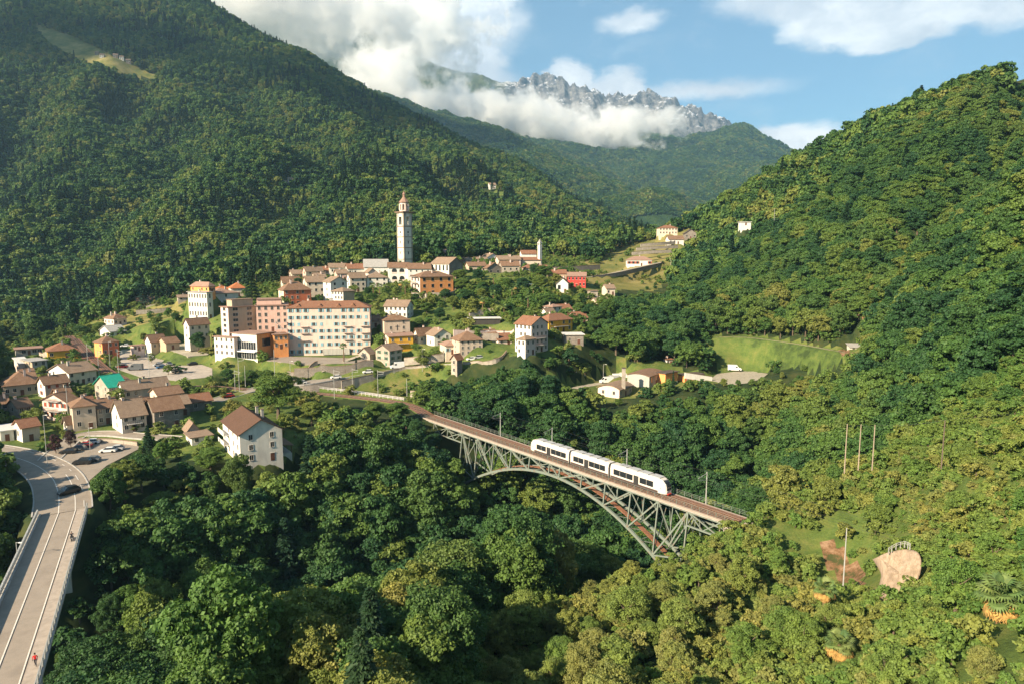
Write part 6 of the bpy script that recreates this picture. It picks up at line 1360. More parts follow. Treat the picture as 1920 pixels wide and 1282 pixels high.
for i, (y0, Y0) in enumerate(((470, 520), (462, 530), (455, 545))): wall_thing('terrace_wall', [(1185+i*8, y0+4, Y0), (1225+i*5, y0+1, Y0+6), (1275-i*4, y0-1, Y0+16)], .8, .5, LS, '%s vineyard terrace wall under the cream villa' % ('lowest', 'middle', 'uppermost')[i])
for i, (y0, Y0) in enumerate(((584, 402), (577, 425))): wall_thing('terrace_wall', [(255, y0, Y0), (300, y0-3, Y0+5), (345, y0-10, Y0+12)], 1.0, .5, LS, '%s terrace wall across the meadow left of the white school' % ('lower', 'upper')[i])
def fence(pts, label, hh=1.1, step=1.6, m=METAL, rails=(.5, 1.05)):
    L = catmull([PZ(*p) for p in pts], step); o = empty('fence', L[0], 0, label, 'fence'); pm = MB().box(-.05, .05, -.05, .05, -.3, hh).mesh('post', (m,))
    for p in L: k = link('post', pm, o); k.location = p-L[0]
    for z in rails:
        b = MB()
        for u, v in zip(L, L[1:]): b.bar(u-L[0]+Vector((0, 0, z)), v-L[0]+Vector((0, 0, z)), .06)
        b.obj('rail', (m,), o)
fence([(576, 727, 49.2), (615, 731, 48.6), (665, 737, 47.8), (718, 745, 47.2), (757, 750, 47)], 'white metal fence between the lower lane and the railway', m=WHITEP)
fence([(1666, 1034, 56.5), (1680, 1026, 57), (1696, 1022, 57.3), (1706, 1026, 57.3)], 'short wire fence on top of the bare retaining slope', 0.7, 1.4, METAL, (.35, .65))
# sheds, chimney stack and pool
o = empty('chimney_stack', PZ(1169, 719, 265), 0, 'tall square chimney stack between the two workshop halls', 'chimney'); MB().box(-.65, .65, -.65, .65, -2, 6.2).obj('shaft', (WM['lightstone'],), o); MB().box(-.75, .75, -.75, .75, 6.2, 6.5).obj('cap', (RM['dark'],), o)
o = empty('swimming_pool', PZ(1000, 534, 385)+Vector((0, 0, .1)), 0, 'small turquoise pool with pale screens in the hillside gardens', 'pool'); MB().box(-4.5, 4.5, -2, 2, -.6, .35).obj('basin', (WM['white'],), o); MB().box(-4.2, 4.2, -1.7, 1.7, .3, .38).obj('pool_water', (plain('pool_water', (.03, .42, .36), .1),), o)
wall_thing('white_wall', [(1284, 700, 276), (1310, 704, 278), (1335, 708, 280)], .9, .4, WM['white'], 'low white wall at the back of the works yard')
# the sprayed retaining slope on the right
def retaining():
    out = [(1648, 1042), (1668, 1034), (1700, 1029), (1722, 1036), (1727, 1062), (1716, 1100), (1694, 1130), (1672, 1125), (1660, 1100), (1664, 1070)]
    pts = [PZ(x, y, z) for (x, y), z in zip(out, (55.2, 56.2, 56.8, 57, 55.5, 52.5, 50.5, 50.6, 52, 54))]
    c = sum(pts, Vector())/len(pts); V = []; F = []; K = 9; n = 60
    ring = catmull(pts+[pts[0]], .1)[::1]; ring = [ring[int(i*len(ring)/n)] for i in range(n)]
    r = random.Random(4)
    for k in range(K+1):
        for i in range(n):
            p = c+(ring[i]-c)*(k/K); bump = .0+.35*float(fbm(np.array([p.x*.7]), np.array([p.z*.9+p.y]), 3)[0])
            V.append(p+Vector((-.25, -.9, .3))*bump)
    for k in range(K):
        for i in range(n): j = (i+1) % n; F.append((k*n+i, k*n+j, (k+1)*n+j, (k+1)*n+i))
    V2 = [ring[i]+Vector((.3, 2.2, -1.5)) for i in range(n)]; o_ = len(V); V += V2
    for i in range(n): j = (i+1) % n; F.append((K*n+i, K*n+j, o_+j, o_+i))
    def f(t):
        pos = t.n('ShaderNodeNewGeometry').outputs['Position']; n1 = t.noise(pos, .5, 7, .7); n2 = t.noise(t.n('ShaderNodeMapping', {'Vector': pos, 'Scale': (1, 1, .2)}).outputs[0], 2.5, 5, .7)
        return bsdf(t, t.mix(t.mapr(n2, .4, .65), t.mix(t.mapr(n1, .35, .65), (.36, .27, .20), (.26, .20, .15)), (.22, .17, .12)), .95, 0, (n1, .7, .3), .1)
    o = empty('retaining_slope', c, 0, 'bare pale brown retaining slope of sprayed rock on the right hillside', 'rock slope'); link('rock_face', mesh_from('rock_face', [v-c for v in V], F, (mat('sprayed_rock', f),), None, True), o)
    CLEAR.append((c.x, c.y, 3.4))
retaining()

# ------------------------------------------------------------------ palms
FROND = leaf_mat('palm_leaf', [(.08, .15, .05), (.13, .19, .06), (.17, .20, .07)]); DEAD = plain('dead_palm_leaf', (.33, .20, .06), .85, 0, .35, 2)
def frond_mesh(m, key, R_=.75, st=.9):
    def f():
        b = MB(); b.bar((0, 0, 0), (st, 0, .12), .035)
        for i in range(15):
            a = radians(-115+230*i/14); w = .085; e = Vector((st+R_*cos(a)*1.0, R_*sin(a), .12-.28*abs(sin(i))*.5-.12)); m_ = Vector((st+R_*.5*cos(a), R_*.5*sin(a), .17)); s = Vector((-sin(a)*w, cos(a)*w, 0)); c = Vector((st, 0, .12))
            b.poly([c, m_-s, e, m_+s])
        return b.mesh('frond', (m,))
    return cached(('frond', key), f)
def palm(p, h_, s, label, dead=True, n=22, group=None):
    CLEAR.append((p.x, p.y, 1.6)); o = empty('fan_palm', p, random.random()*6, label, 'palm tree', group); o.scale = (s, s, s)
    MB().tube((0, 0, -1), (0, 0, h_), .2, .15, 7).obj('trunk', (plain('palm_trunk', (.16, .10, .06), .95, 0, .3, 6),), o)
    g, d = frond_mesh(FROND, 'green'), frond_mesh(DEAD, 'dead'); r = random.Random(label)
    for i in range(n):
        k = link('frond', g, o); k.location = (0, 0, h_+.05*(i/n)); k.rotation_euler = (r.uniform(-.2, .2), -radians(-25+95*(i/n)), i*2.4)
    if dead:
        for i in range(12): k = link('frond', d, o); k.location = (0, 0, h_-.15); k.rotation_euler = (r.uniform(-.2, .2), radians(20+r.uniform(0, 55)), i*2.4+.5)
    return o
palm(PZ(1872, 1168, 63.5), 1.9, 1.55, 'large fan palm with a skirt of dead orange fronds at the right edge'); palm(PZ(1572, 1240, 52.1), 1.9, 1.2, 'smaller fan palm with yellow dead fronds near the bottom edge')
palm(PZ(1545, 1135, 49), 2.2, 1.2, 'slender fan palm below the bare red earth bank', n=16)
for i, (px, py, Y, hh) in enumerate([(905, 590, 335, 4.5), (925, 575, 345, 4), (960, 570, 350, 5), (990, 585, 338, 5.5), (945, 600, 325, 4), (965, 558, 365, 4), (1000, 560, 365, 4), (925, 548, 385, 5), (700, 552, 362, 4), (712, 556, 360, 4), (752, 549, 372, 5), (760, 552, 370, 4.5), (645, 690, 282, 5), (396, 622, 322, 6), (1065, 602, 322, 4), (985, 545, 380, 4)]):
    p = P(px, py, Y); p.z = float(H(p.x, p.y)); palm(p, hh, 1.25, 'fan palm in the hillside gardens of the village', i % 5 == 0, 14, 'fan palms in the village gardens')
# ------------------------------------------------------------------ named trees of the village
def on_ground(px, py, Z): 
    p = PZ(px, py, Z); p.z = float(H(p.x, p.y)); return p
PURPLE = leaf_mat('purple_leaves', [(.035, .015, .02), (.05, .02, .025), (.07, .03, .028)], .15)
def recol(kd, i, m):
    cr, tr, hh = KIND[kd][i]; return cached(('rec', kd, i, m.name), lambda: (lambda c: (c.materials.clear(), c.materials.append(m), c)[2])(cr.copy()))
def tree_at(px, py, Z, kd, vi, width_px, height_px, label, name=None, m=None, group=None):
    p = on_ground(px, py, Z); f = p.y; cr, tr, hh = KIND[kd][vi]; R_ = cached(('R', cr.name), lambda: max(abs(v.co.x) for v in cr.vertices)); wpx = 2*R_/f*FPX; hpx = hh/f*FPX
    o = empty(name or 'garden_tree', p, random.random()*6, label, 'tree', group); s = width_px/wpx; o.scale = (s, s, height_px/hpx)
    link('crown', recol(kd, vi, m) if m else cr, o); link('trunk', tr, o); CLEAR.append((p.x, p.y, R_*s*.6)); return o
tree_at(105, 848, 46.3, 'light', 0, 30, 40, 'larger purple-leaved tree on the grass island by the junction', 'purple_tree', PURPLE)
tree_at(134, 838, 46.3, 'light', 1, 27, 36, 'smaller purple-leaved tree behind the parked row of cars', 'purple_tree', PURPLE)
tree_at(278, 838, 47, 'conifer', 0, 34, 62, 'dark dense conifer in front of the balcony house')
tree_at(303, 852, 47, 'light', 2, 40, 46, 'light airy tree on the meadow right of the dark conifer')
tree_at(473, 566, 345, 'conifer', 1, 42, 80, 'tall dark cedar rising above the pink residence block', 'cedar_tree')
tree_at(522, 786, 48, 'broad', 0, 112, 92, 'huge rounded broadleaf tree beside the level crossing')
tree_at(447, 905, 170, 'broad', 3, 64, 104, 'tree covering the lower left corner of the near white house')
tree_at(502, 905, 171, 'light', 2, 72, 100, 'airy tree in front of the gable of the near white house')
tree_at(585, 800, 47, 'broad', 2, 60, 48, 'broad bush-like tree right of the near white house')
tree_at(395, 870, 45.5, 'broad', 4, 60, 48, 'yellow-green tree in front of the flat-roofed garage')
tree_at(330, 700, 52.4, 'shrub', 1, 40, 16, 'planted island with bushes in the middle of the station car park', 'garden_shrub')
tree_at(285, 680, 52.4, 'light', 0, 16, 20, 'small tree between the two halves of the station car park')
tree_at(250, 668, 54, 'shrub', 0, 26, 12, 'hedge in front of the pinkish garage row', 'garden_shrub')
tree_at(390, 668, 55.5, 'shrub', 2, 40, 18, 'sprawling shrubs below the school yard', 'garden_shrub')
for i, (px, py, w_, h_) in enumerate([(205, 925, 74, 100), (232, 905, 70, 84), (265, 895, 70, 74), (196, 985, 80, 110), (235, 975, 90, 110), (300, 905, 70, 64), (345, 900, 66, 60)]):
    tree_at(px, py, 46, 'broad', (2, 0, 3, 1, 4, 0, 2)[i], w_, h_, '%s tree on the edge between the car park and the gorge, left to right' % ('first', 'third', 'fourth', 'second', 'lower', 'sixth', 'seventh')[i])
for i, (px, py) in enumerate([(1652, 1138), (1700, 1132), (1735, 1088), (1640, 1072), (1668, 1120), (1720, 1110), (1742, 1050), (1655, 1052)]):
    tree_at(px, py, 100, 'shrub', i % 3, 36, 30, 'light green shrub at the rim of the bare retaining slope', 'scrub_bush', None, 'shrubs round the bare retaining slope') if False else None
def dead_tree(px, py, Z, hh, label):
    p = on_ground(px, py, Z); o = empty('dead_tree', p, random.random()*6, label, 'tree'); V, F = trunk(int(px), hh, .22, hh*.45, hh*1.3); link('trunk', mesh_from('trunk', V, F, (plain('bleached_wood', (.46, .36, .28), .9),)), o)
    for k in range(3): V, F = trunk(int(px)+k+1, hh*.8, .07, hh*.6, hh*1.25); c = link('branch', mesh_from('branch', V, F, (plain('bleached_wood', (.46, .36, .28), .9),)), o); c.rotation_euler = (radians(18*(k-1)), radians(14*(1-k)), k*2)
dead_tree(1512, 858, 172, 8, 'pale leafless dead tree left of the three wooden poles'); dead_tree(1885, 668, 178, 6, 'bleached fallen branches at the right edge below the dark forest'); dead_tree(1462, 1150, 100, 5, 'thin pale dead tree on the lower right bank')
tree_at(1672, 222, 505, 'conifer', 0, 17, 34, 'slim dark spruce on the skyline of the right-hand hill', 'spruce_tree')
tree_at(1725, 206, 485, 'conifer', 1, 32, 44, 'broad dark spruce standing clear on the skyline of the right-hand hill', 'spruce_tree')
tree_at(1898, 140, 432, 'conifer', 1, 26, 40, 'dark spruce on the skyline near the right edge', 'spruce_tree')
tree_at(425, 700, 53.5, 'broad', 2, 34, 34, 'round clipped tree below the glass-fronted building')
tree_at(372, 655, 57, 'broad', 3, 30, 38, 'dense tree in front of the small cream house')
tree_at(220, 690, 52.6, 'light', 1, 22, 24, 'small round tree in the station yard')
tree_at(315, 702, 52.4, 'light', 2, 20, 20, 'small tree at the front of the station car park')
tree_at(466, 705, 52.6, 'broad', 0, 36, 34, 'broad bushy tree hanging over the wall below the orange end wall')
tree_at(500, 704, 52.6, 'broad', 4, 34, 32, 'second bushy tree below the orange end wall')
tree_at(792, 672, 58, 'light', 0, 34, 36, 'yellow-green tree right of the grey stone house')
tree_at(815, 668, 58, 'light', 1, 30, 30, 'light green tree left of the low cream house')
tree_at(668, 690, 54.5, 'conifer', 0, 9, 16, 'small dark cypress beside the gabled stone barn')
tree_at(703, 694, 54.5, 'broad', 2, 12, 18, 'narrow green tree between the barn and the grey stone house')
tree_at(560, 540, 372, 'broad', 3, 28, 28, 'leafy tree left of the red-orange house roof')
tree_at(1193, 712, 268, 'conifer', 0, 1, 1, 'slim conifer', 'x') if False else None
tree_at(1262, 722, 262, 'conifer', 0, 14, 46, 'slim dark tree standing before the orange hall')
tree_at(1155, 655, 300, 'broad', 0, 60, 62, 'broad dark tree behind the lamp post of the works')
for i, (px, py, Y, w_, h_) in enumerate([(868, 560, 380, 34, 30), (895, 545, 395, 30, 26), (872, 590, 345, 36, 30), (980, 560, 375, 30, 26), (1012, 552, 380, 30, 28), (1030, 575, 350, 34, 30), (1060, 570, 355, 32, 30), (1085, 585, 340, 36, 36), (975, 610, 320, 26, 22), (905, 575, 350, 24, 20), (1020, 530, 405, 34, 26), (1000, 520, 415, 24, 20), (1140, 600, 345, 40, 44), (1120, 630, 320, 44, 50), (862, 530, 400, 30, 20), (955, 590, 330, 26, 24), (1090, 560, 365, 26, 24), (1105, 605, 335, 34, 36), (1058, 522, 425, 20, 18), (1130, 575, 362, 30, 30)]):
    tree_at(px, py, Y, 'broad', i % 5, w_, h_, 'leafy garden tree on the steep overgrown slope below the old village', group='garden trees on the slope below the old village')
for i, (px, py, w_, h_) in enumerate([(745, 800, 50, 40), (780, 812, 50, 46), (700, 805, 50, 40), (812, 812, 36, 32)]): tree_at(px, py, 44, 'broad', i, w_, h_, '%s tree crowding the railway just before the viaduct' % ('third', 'fourth', 'first', 'last and smallest')[i])
for i, (px, py, Y, w_, h_) in enumerate([(800, 590, 335, 26, 22), (825, 600, 325, 30, 26), (850, 585, 340, 30, 28), (835, 570, 355, 24, 22), (862, 604, 320, 24, 20), (785, 610, 320, 22, 20), (880, 580, 345, 30, 26), (905, 560, 360, 30, 26), (930, 565, 355, 28, 24), (950, 545, 380, 26, 22), (700, 575, 345, 20, 18), (690, 560, 355, 22, 18), (712, 620, 315, 16, 18), (780, 572, 350, 20, 18), (640, 585, 330, 1, 1)][:14]):
    tree_at(px, py, Y, 'broad', i % 5, w_, h_, 'bushy garden tree between the orange apartment house and the hairpin', group='garden trees between the orange apartment house and the hairpin')
for i, (px, py, Z, w_, h_) in enumerate([(20, 640, 53, 34, 26), (60, 636, 54, 40, 30), (95, 625, 58, 34, 26), (150, 612, 62, 30, 22), (185, 600, 66, 30, 24), (8, 700, 51, 30, 26), (10, 720, 50, 24, 22), (270, 640, 57, 16, 18), (330, 615, 63, 18, 16), (240, 600, 66, 16, 14), (296, 598, 68, 18, 16)]):
    tree_at(px, py, Z, 'broad', i % 5, w_, h_, 'rounded tree along the upper left edge of the village', group='trees along the upper left edge of the village')
for i, (px, py, Z, w_, h_) in enumerate([(110, 700, 51.5, 14, 12), (168, 745, 49.6, 18, 18), (60, 805, 47, 24, 22), (108, 808, 46.6, 16, 14), (170, 740, 49.6, 14, 12), (255, 808, 46.8, 20, 14), (290, 748, 49.6, 10, 10), (268, 842, 46.6, 20, 20), (345, 735, 49.6, 22, 20), (365, 744, 49.2, 20, 16), (420, 745, 49, 12, 10), (112, 668, 54.2, 26, 12), (138, 668, 54.2, 18, 14), (70, 668, 54.3, 16, 12)]):
    tree_at(px, py, Z, 'shrub', i % 3, w_, h_, 'rounded garden shrub beside the houses of the lower village', 'garden_shrub', group='shrubs between the houses of the lower village')
# loose planting between the houses: low bushes nobody could count
def gardens():
    pts, r = candidates(180, 560, -1.0, .35, 3.2, 31); x, y = pts.T; z = H(x, y); px, py, f = PX(x, y, z)
    k = in_poly(px, py, VILL) & ~clear_mask(x, y, .9) & (y < 600)
    dens = smooth(fbm(x/28, y/28, 3), -.05, .35); slope_ = in_poly(px, py, [(850, 530), (1060, 545), (1110, 560), (1110, 640), (1040, 600), (960, 596), (870, 605)])
    low = in_poly(px, py, [(960, 665), (1060, 650), (1140, 640), (1150, 715), (1080, 735), (960, 720)]) | in_poly(px, py, [(560, 745), (840, 745), (960, 680), (850, 695), (760, 705), (620, 740)])
    sunny = np.zeros(len(x), bool)
    for q in HAY: sunny |= in_poly(px, py, q)
    k &= (r.random(len(x)) < (.22+.5*dens)*np.where(sunny, .35, 1)+.75*slope_+.3*low); x, y, z = x[k], y[k], z[k]; n = len(x); s = r.uniform(.35, 1.25, n)**1.2*1.3
    instancer('garden_bushes', C_BUSH, np.stack([x, y, z-.2], 1), r.uniform(0, 6.28, n), np.stack([s, s, s*r.uniform(.7, 1.2, n)], 1), r.integers(0, 3, n), 'low green bushes and hedges scattered through the village gardens', 'bushes')
    print('garden bushes', n)
# ------------------------------------------------------------------ woods
def deck_clear(x, y, extra=5.0):
    d = (x-BC.x)*BD.x+(y-BC.y)*BD.y; n = (x-BC.x)*BN.x+(y-BC.y)*BN.y
    return (np.abs(n) < extra) & (d > -75) & (d < 66), d, n

def candidates(y0, y1, u0, u1, spacing, seed, jit=.42):
    r = np.random.default_rng(seed); ys = np.arange(y0, y1, spacing); out = []
    for y in ys:
        xs = np.arange(u0*(y+60), u1*(y+60), spacing); out.append(np.stack([xs+r.uniform(-jit, jit, len(xs))*spacing, y+r.uniform(-jit, jit, len(xs))*spacing], 1))
    return np.concatenate(out), r
def clear_mask(x, y, R):
    m = np.zeros(len(x), bool)
    if CLEAR:
        C = np.array(CLEAR)
        for a in range(0, len(x), 4000):
            s = slice(a, a+4000); dx = x[s, None]-C[None, :, 0]; dy = y[s, None]-C[None, :, 1]
            m[s] = ((dx*dx+dy*dy) < (C[None, :, 2]+R)**2).any(1)
    return m
def visible(x, y, z, top):                                   # is the crown top in sight over the ground in front (with margin)
    px, py, f = PX(x, y, z+top); ok = (px > -90) & (px < 2010) & (py < 1500) & (py > -80)
    vis = np.ones(len(x), bool)
    for t in np.linspace(.08, .97, 26):
        zz = CAMZ+(z+top+4-CAMZ)*t; vis &= ~(H(x*t, y*t) > zz+2)
    return ok & vis, px, py
KEEP = [([(0, 640), (560, 500), (1180, 455), (1110, 640), (1060, 650), (960, 668), (880, 690), (850, 715), (845, 690), (760, 705), (690, 712), (640, 722), (760, 750), (830, 765), (835, 775), (760, 765), (700, 752), (600, 742), (588, 775), (545, 790), (532, 850), (452, 856), (330, 845), (250, 845), (150, 905), (165, 960), (70, 960), (0, 870)], 600),
        ([(815, 765), (1000, 812), (1262, 878), (1382, 950), (1382, 976), (1340, 985), (1300, 1010), (1296, 1050), (1225, 1035), (1190, 1000), (1100, 925), (1040, 888), (960, 884), (905, 905), (880, 850), (868, 812), (815, 790)], 'deck'),
        ([(70, 955), (168, 955), (84, 1282), (0, 1282), (0, 1150)], 150), ([(1118, 720), (1176, 688), (1245, 688), (1320, 700), (1322, 712), (1270, 728), (1215, 728), (1180, 745), (1120, 745)], 300),
        ([(1320, 630), (1600, 650), (1600, 680), (1480, 690), (1400, 700), (1330, 700)], 330), ([(1578, 988), (1588, 988), (1630, 1090), (1655, 1035), (1730, 1028), (1726, 1065), (1690, 1135), (1650, 1130), (1560, 1100), (1535, 1020)], 125), ([(1840, 1080), (1915, 1080), (1915, 1180), (1840, 1180)], 68), ([(1550, 1180), (1600, 1180), (1600, 1250), (1550, 1250)], 75),
        ([(1085, 512), (1110, 470), (1200, 432), (1240, 408), (1312, 425), (1292, 470), (1258, 520), (1240, 540), (1160, 545)], 470), ([(1578, 792), (1640, 792), (1640, 845), (1578, 850)], 190)]
TREES = []                                                   # the individual trees: x, y, z, kind, variant, scale, rz
def plant():
    # far hillsides
    pts, r = candidates(430, 2150, -1.0, .62, 7.4, 11)
    x, y = pts.T; z = H(x, y); ok, px, py = visible(x, y, z, 12)
    k = ok & ~clear_mask(x, y, 3)
    k &= ~(in_poly(px, py+6, VILL) & (y < 620))
    for f in FIELDS: k &= ~in_poly(px, py+5, f)
    k &= ~((y < 430+0*x))
    x, y, z = x[k], y[k], z[k]; n = len(x); f = fbm(x/70, y/70, 3)
    vi = r.integers(0, 4, n); con = (fbm(x/120+9, y/120, 3)+r.normal(size=n)*.22 > np.where(x > .2*y, .75, .33)); vi = np.where(con, 4, vi)
    s = r.uniform(.72, 1.25, n)*(1+.25*f); sc = np.stack([s, s, s*r.uniform(.85, 1.25, n)], 1)
    instancer('hillside_wood', C_FAR, np.stack([x, y, z-.8], 1), r.uniform(0, 6.28, n), sc, vi, 'mixed broadleaf and conifer forest covering the hillsides above the village', 'forest')
    print('far trees', n)
    # middle distance and near: broadleaves
    pts, r = candidates(48, 440, -.95, .98, 6.0, 12)
    x, y = pts.T; z = H(x, y)
    right = (x > .30*y-8) & (y > 0)
    ok, px, py = visible(x, y, z, 12)
    k = ok & ~clear_mask(x, y, 3.2); dk, dd, nn = deck_clear(x, y, 7.5); k &= ~(dk & (z > 20))
    gx, gy, gf = PX(x, y, z)
    k &= ~in_poly(gx, gy, VILL)
    for f in FIELDS: k &= ~in_poly(gx, gy, f)
    k &= ~((x > .36*y-2) & (y < 150) & (y > 55) & (r.random(len(x)) < .66))
    # nothing may stand up between the lens and the viaduct
    canopy = z+13; tx, ty, tf = PX(x, y, canopy)
    line = 775+(tx-815)*.33
    infront = (tx > 790) & (tx < 1290) & (nn < -4)
    arch = np.interp(tx, [790, 870, 905, 960, 1040, 1120, 1200, 1300], [815, 850, 915, 900, 890, 935, 1010, 1070])
    tall = infront & (ty < arch+14)
    rr_front = (x > -10) & (y < 135) & (dd < -38)                # young growth on the near right bank
    slope = rr_front | ((x > .42*y) & (y < 150))
    x, y, z, slope, nn, dd = x[k], y[k], z[k], slope[k], nn[k], dd[k]; tx = tx[k]; ty = ty[k]
    d = np.hypot(x, y); n = len(x)
    kind = np.where(slope, 1, 0); con = (~slope) & (r.random(n) < .025)
    s = r.uniform(.8, 1.35, n)*np.where((z < 40) & (y < 190), 1.22, 1)
    back = smooth(y, 230, 330); s = s*(1-.12*back)
    s = np.where(slope, np.where(x > .36*y, r.uniform(.3, .8, n), r.uniform(.45, 1.05, n)), s)
    rz = r.uniform(0, 6.28, n); hs = r.uniform(.85, 1.2, n)
    th = np.where(slope, 9, 13)*s
    # a tree whose crown would hide something the place shows in the open is left out or stays small
    for poly, dep in KEEP:
        for att in range(3):
            bad = np.zeros(n, bool); hh_ = np.where(slope, 10, 14.5)*s*hs; rr_ = np.where(slope, 3.4, 5.0)*s
            for fx, fz in ((0, 1.05), (-.75, .8), (.75, .8), (-1, .5), (1, .5), (0, .6), (-.5, .97), (.5, .97), (-.9, .25), (.9, .25)):
                a, b, c = PX(x+fx*rr_, y, z+fz*hh_); bad |= in_poly(a, b, poly)
            bad &= (nn < -2) if dep == 'deck' else (y < dep)
            s = np.where(bad, s*.6, s)
        s = np.where(bad & (s < .24), 0, s)
    live = s > .17; x, y, z, slope, nn, dd, tx, ty, d, con, s, rz, hs, kind = (q[live] for q in (x, y, z, slope, nn, dd, tx, ty, d, con, s, rz, hs, kind)); n = len(x); th = np.where(slope, 9, 13)*s
    # keep the slope's growth below the line of sight to the viaduct's end and the masts
    a, b, c = PX(x, y, z+th*hs); lim = np.interp(a, [1100, 1200, 1300, 1380, 1480, 1600], [1080, 1068, 1045, 975, 940, 820])
    score = d*1.0/np.where(slope, .8, 1.0); a, b, c = PX(x, y, z+13*s); inside = (a > -110) & (a < 2030) & (b < 1400)
    order = np.argsort(np.where(inside, score, 1e6)); near = order[:285]; rest = order[285:]
    for i in near:
        kd = 'conifer' if con[i] else ('light' if slope[i] else 'broad')
        TREES.append((x[i], y[i], z[i], kd, int(r.integers(0, 100)), s[i], hs[i], rz[i]))
    vi = r.integers(0, 4, n); vi = np.where(con, 4, vi); vi = np.where(slope, 3, vi)
    ss = s*np.where(slope, .75, 1)
    sc = np.stack([ss, ss, ss*hs], 1)
    instancer('valley_wood', C_MID, np.stack([x, y, z-.6], 1)[rest], rz[rest], sc[rest], vi[rest], 'dense green broadleaf woodland around the village and across the gorge', 'woodland')
    print('mid trees', len(rest), 'near', len(near), 'farthest near', d[near].max())
    # undergrowth
    pts, r = candidates(30, 230, -.2, 1.0, 1.8, 13)
    x, y = pts.T; z = H(x, y); px, py, f = PX(x, y, z)
    dk, dd, nn = deck_clear(x, y, 3.2)
    k = ((x > .30*y) | ((dd < -40) & (y < 150))) & ~clear_mask(x, y, .8) & ~dk & (px > -50) & (px < 2000) & (py < 1400)
    k &= (fbm(x/14, y/14, 3)+r.normal(size=len(x))*.12 > -.38) | (r.random(len(x)) < .3)
    for f in FIELDS: k &= ~(in_poly(px, py, f) & (r.random(len(x)) < .8))
    for poly, dep in KEEP[6:]: tx, ty, _ = PX(x, y, z+2.2); k &= ~(in_poly(tx, ty, poly) & (y < dep))
    x, y, z = x[k], y[k], z[k]; n = len(x); s = r.uniform(.3, 1.15, n)
    instancer('undergrowth', C_BUSH, np.stack([x, y, z-.15], 1), r.uniform(0, 6.28, n), np.stack([s, s, s*r.uniform(.7, 1.2, n)], 1), r.integers(0, 3, n), 'light green scrub and saplings covering the near hillside on the right', 'scrub')
    print('bushes', n)
    # shrub layer under and between the trees, wherever it can be seen
    pts, r = candidates(60, 400, -.85, .8, 4.2, 14); x, y = pts.T; z = H(x, y); px, py, f = PX(x, y, z)
    dk, dd, nn = deck_clear(x, y, 4.5); k = ~clear_mask(x, y, 1.6) & ~(dk & (z > 30)) & ~((x > .30*y) & (y < 160)) & ~((dd < -44) & (y < 150)) & (px > -60) & (px < 1980) & (py < 1420) & ~in_poly(px, py, VILL)
    for q in FIELDS: k &= ~in_poly(px, py, q)
    for zt_ in (2.5, 5, 7):
        tx, ty, _ = PX(x, y, z+zt_)
        for poly, dep in KEEP: k &= ~(in_poly(tx, ty, poly) & ((nn < -5) if dep == 'deck' else (y < dep-(0 if dep < 160 else 40))))
    x, y, z = x[k], y[k], z[k]; n = len(x); s = r.uniform(.9, 2.2, n)
    instancer('shrub_layer', C_BUSH2, np.stack([x, y, z-.3], 1), r.uniform(0, 6.28, n), np.stack([s, s, s*r.uniform(.8, 1.2, n)], 1), r.integers(0, 3, n), 'dark green shrub layer filling the gaps under the gorge trees', 'shrubs')
    print('shrub layer', n)
gardens(); plant()

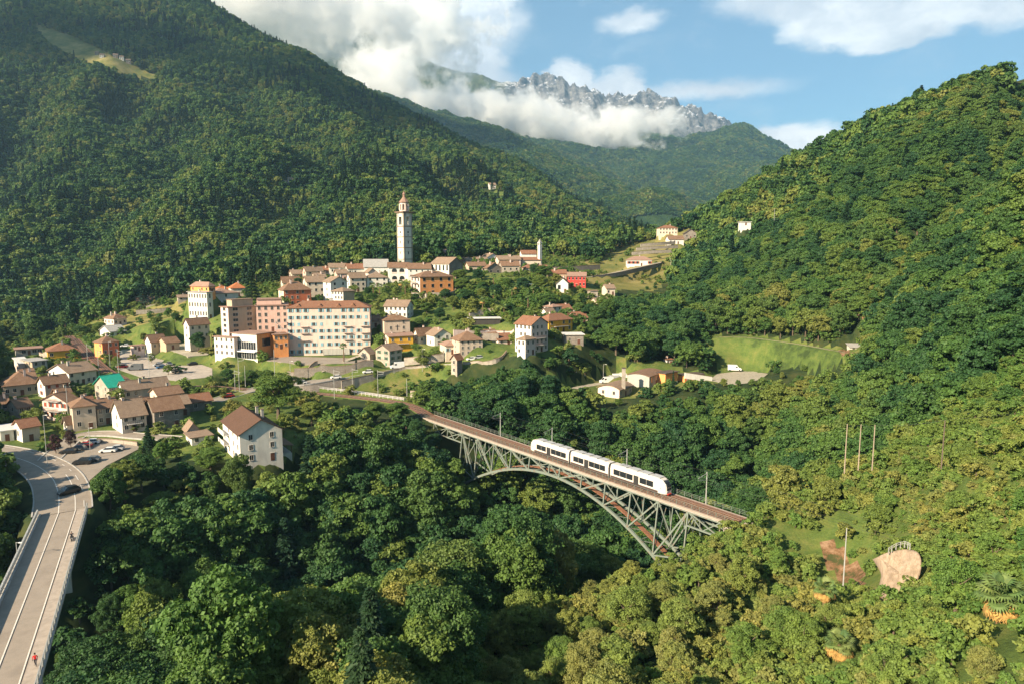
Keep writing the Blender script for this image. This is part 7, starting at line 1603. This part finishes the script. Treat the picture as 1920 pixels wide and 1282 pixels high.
# the individual trees
def place_tree(x, y, z, kd, vi, s, hs, rz, label, cat='tree', group=None, name=None, me=None):
    cr, tr, h = KIND[kd][vi % len(KIND[kd])]
    o = empty(name or {'broad': 'broadleaf_tree', 'light': 'young_tree', 'conifer': 'conifer_tree', 'shrub': 'shrub'}[kd], (x, y, z), rz, label, cat, group)
    o.scale = (s, s, s*hs)
    c = link('crown', cr, o); t = link('trunk', tr, o); return o
MARKS = [(90, 1000, 'beside the railing of the road bridge'), (200, 930, 'between car park and road bridge'), (330, 900, 'below the garden cabin'), (470, 900, 'in front of the near white house'), (600, 840, 'right of the near white house'), (720, 790, 'below the railway before the viaduct'), (840, 860, 'under the village end of the viaduct'),
    (250, 1100, 'in the gorge right of the road bridge'), (450, 1050, 'in the middle of the near gorge'), (650, 1000, 'in the gorge left of the steel arch'), (850, 1020, 'below the left foot of the steel arch'), (1000, 1000, 'under the crown of the steel arch'), (1130, 1100, 'below the right foot of the steel arch'), (300, 1250, 'at the bottom near the road bridge'), (550, 1240, 'at the bottom left of centre'), (780, 1230, 'at the bottom in the middle'), (1000, 1230, 'at the bottom right of centre'),
    (950, 760, 'just behind the left half of the viaduct'), (1150, 800, 'behind the train'), (1320, 860, 'behind the right end of the viaduct'), (1300, 1050, 'at the right end of the viaduct'), (1250, 1180, 'on the lower right bank'), (1450, 1050, 'between viaduct and red earth bank'), (1450, 1200, 'below the red earth bank'), (1480, 880, 'left of the three wooden poles'), (1700, 880, 'below the dark weathered pole'), (1850, 850, 'at the right edge of the slope'),
    (1780, 1000, 'above the bare retaining slope'), (1650, 1200, 'below the bare retaining slope'), (1800, 1200, 'left of the large fan palm'), (1880, 1250, 'below the large fan palm'), (20, 950, 'left of the road bridge'), (1700, 700, 'above the wooden poles on the right')]
seen = {}
for (x, y, z, kd, vi, s, hs, rz) in sorted(TREES):
    a, b, _ = PX(x, y, z+8*s); m_ = min(MARKS, key=lambda q: (q[0]-a)**2+(q[1]-b)**2)[2]
    hue = {'broad': ['mid green', 'dark green', 'mid green', 'dark green', 'yellow-green'], 'light': ['bright green', 'pale green', 'pale yellow-green'], 'conifer': ['dark', 'dark']}[kd]; hue = hue[vi % len(hue)]
    size = 'large' if s > 1.25 else 'medium-sized' if s > .8 else 'small'; kind_ = {'broad': 'broadleaf tree', 'light': 'young tree', 'conifer': 'conifer'}[kd]
    lab = '%s %s %s %s' % (size, hue, kind_, m_)
    place_tree(x, y, z, kd, vi, s, hs, rz, lab, 'tree', {'broad': 'broadleaf trees of the gorge woodland', 'light': 'young trees on the near right hillside', 'conifer': 'conifers in the gorge woodland'}[kd])

# where several alike things share a description, say which one by its place from the left
ORD = 'first second third fourth fifth sixth seventh eighth ninth tenth eleventh twelfth thirteenth fourteenth fifteenth sixteenth seventeenth eighteenth nineteenth twentieth'.split()
by = {}
for o in COL.objects:
    if o.parent is None and 'label' in o and o.get('kind') is None: by.setdefault(o['label'], []).append(o)
for lab, L in by.items():
    if 1 < len(L) <= 20:
        L.sort(key=lambda o: float(PX(o.location.x, o.location.y, o.location.z)[0]))
        for i, o in enumerate(L): o['label'] = '%s, %s' % (lab, 'leftmost' if i == 0 else 'rightmost' if i == len(L)-1 else ORD[i]+' from left')
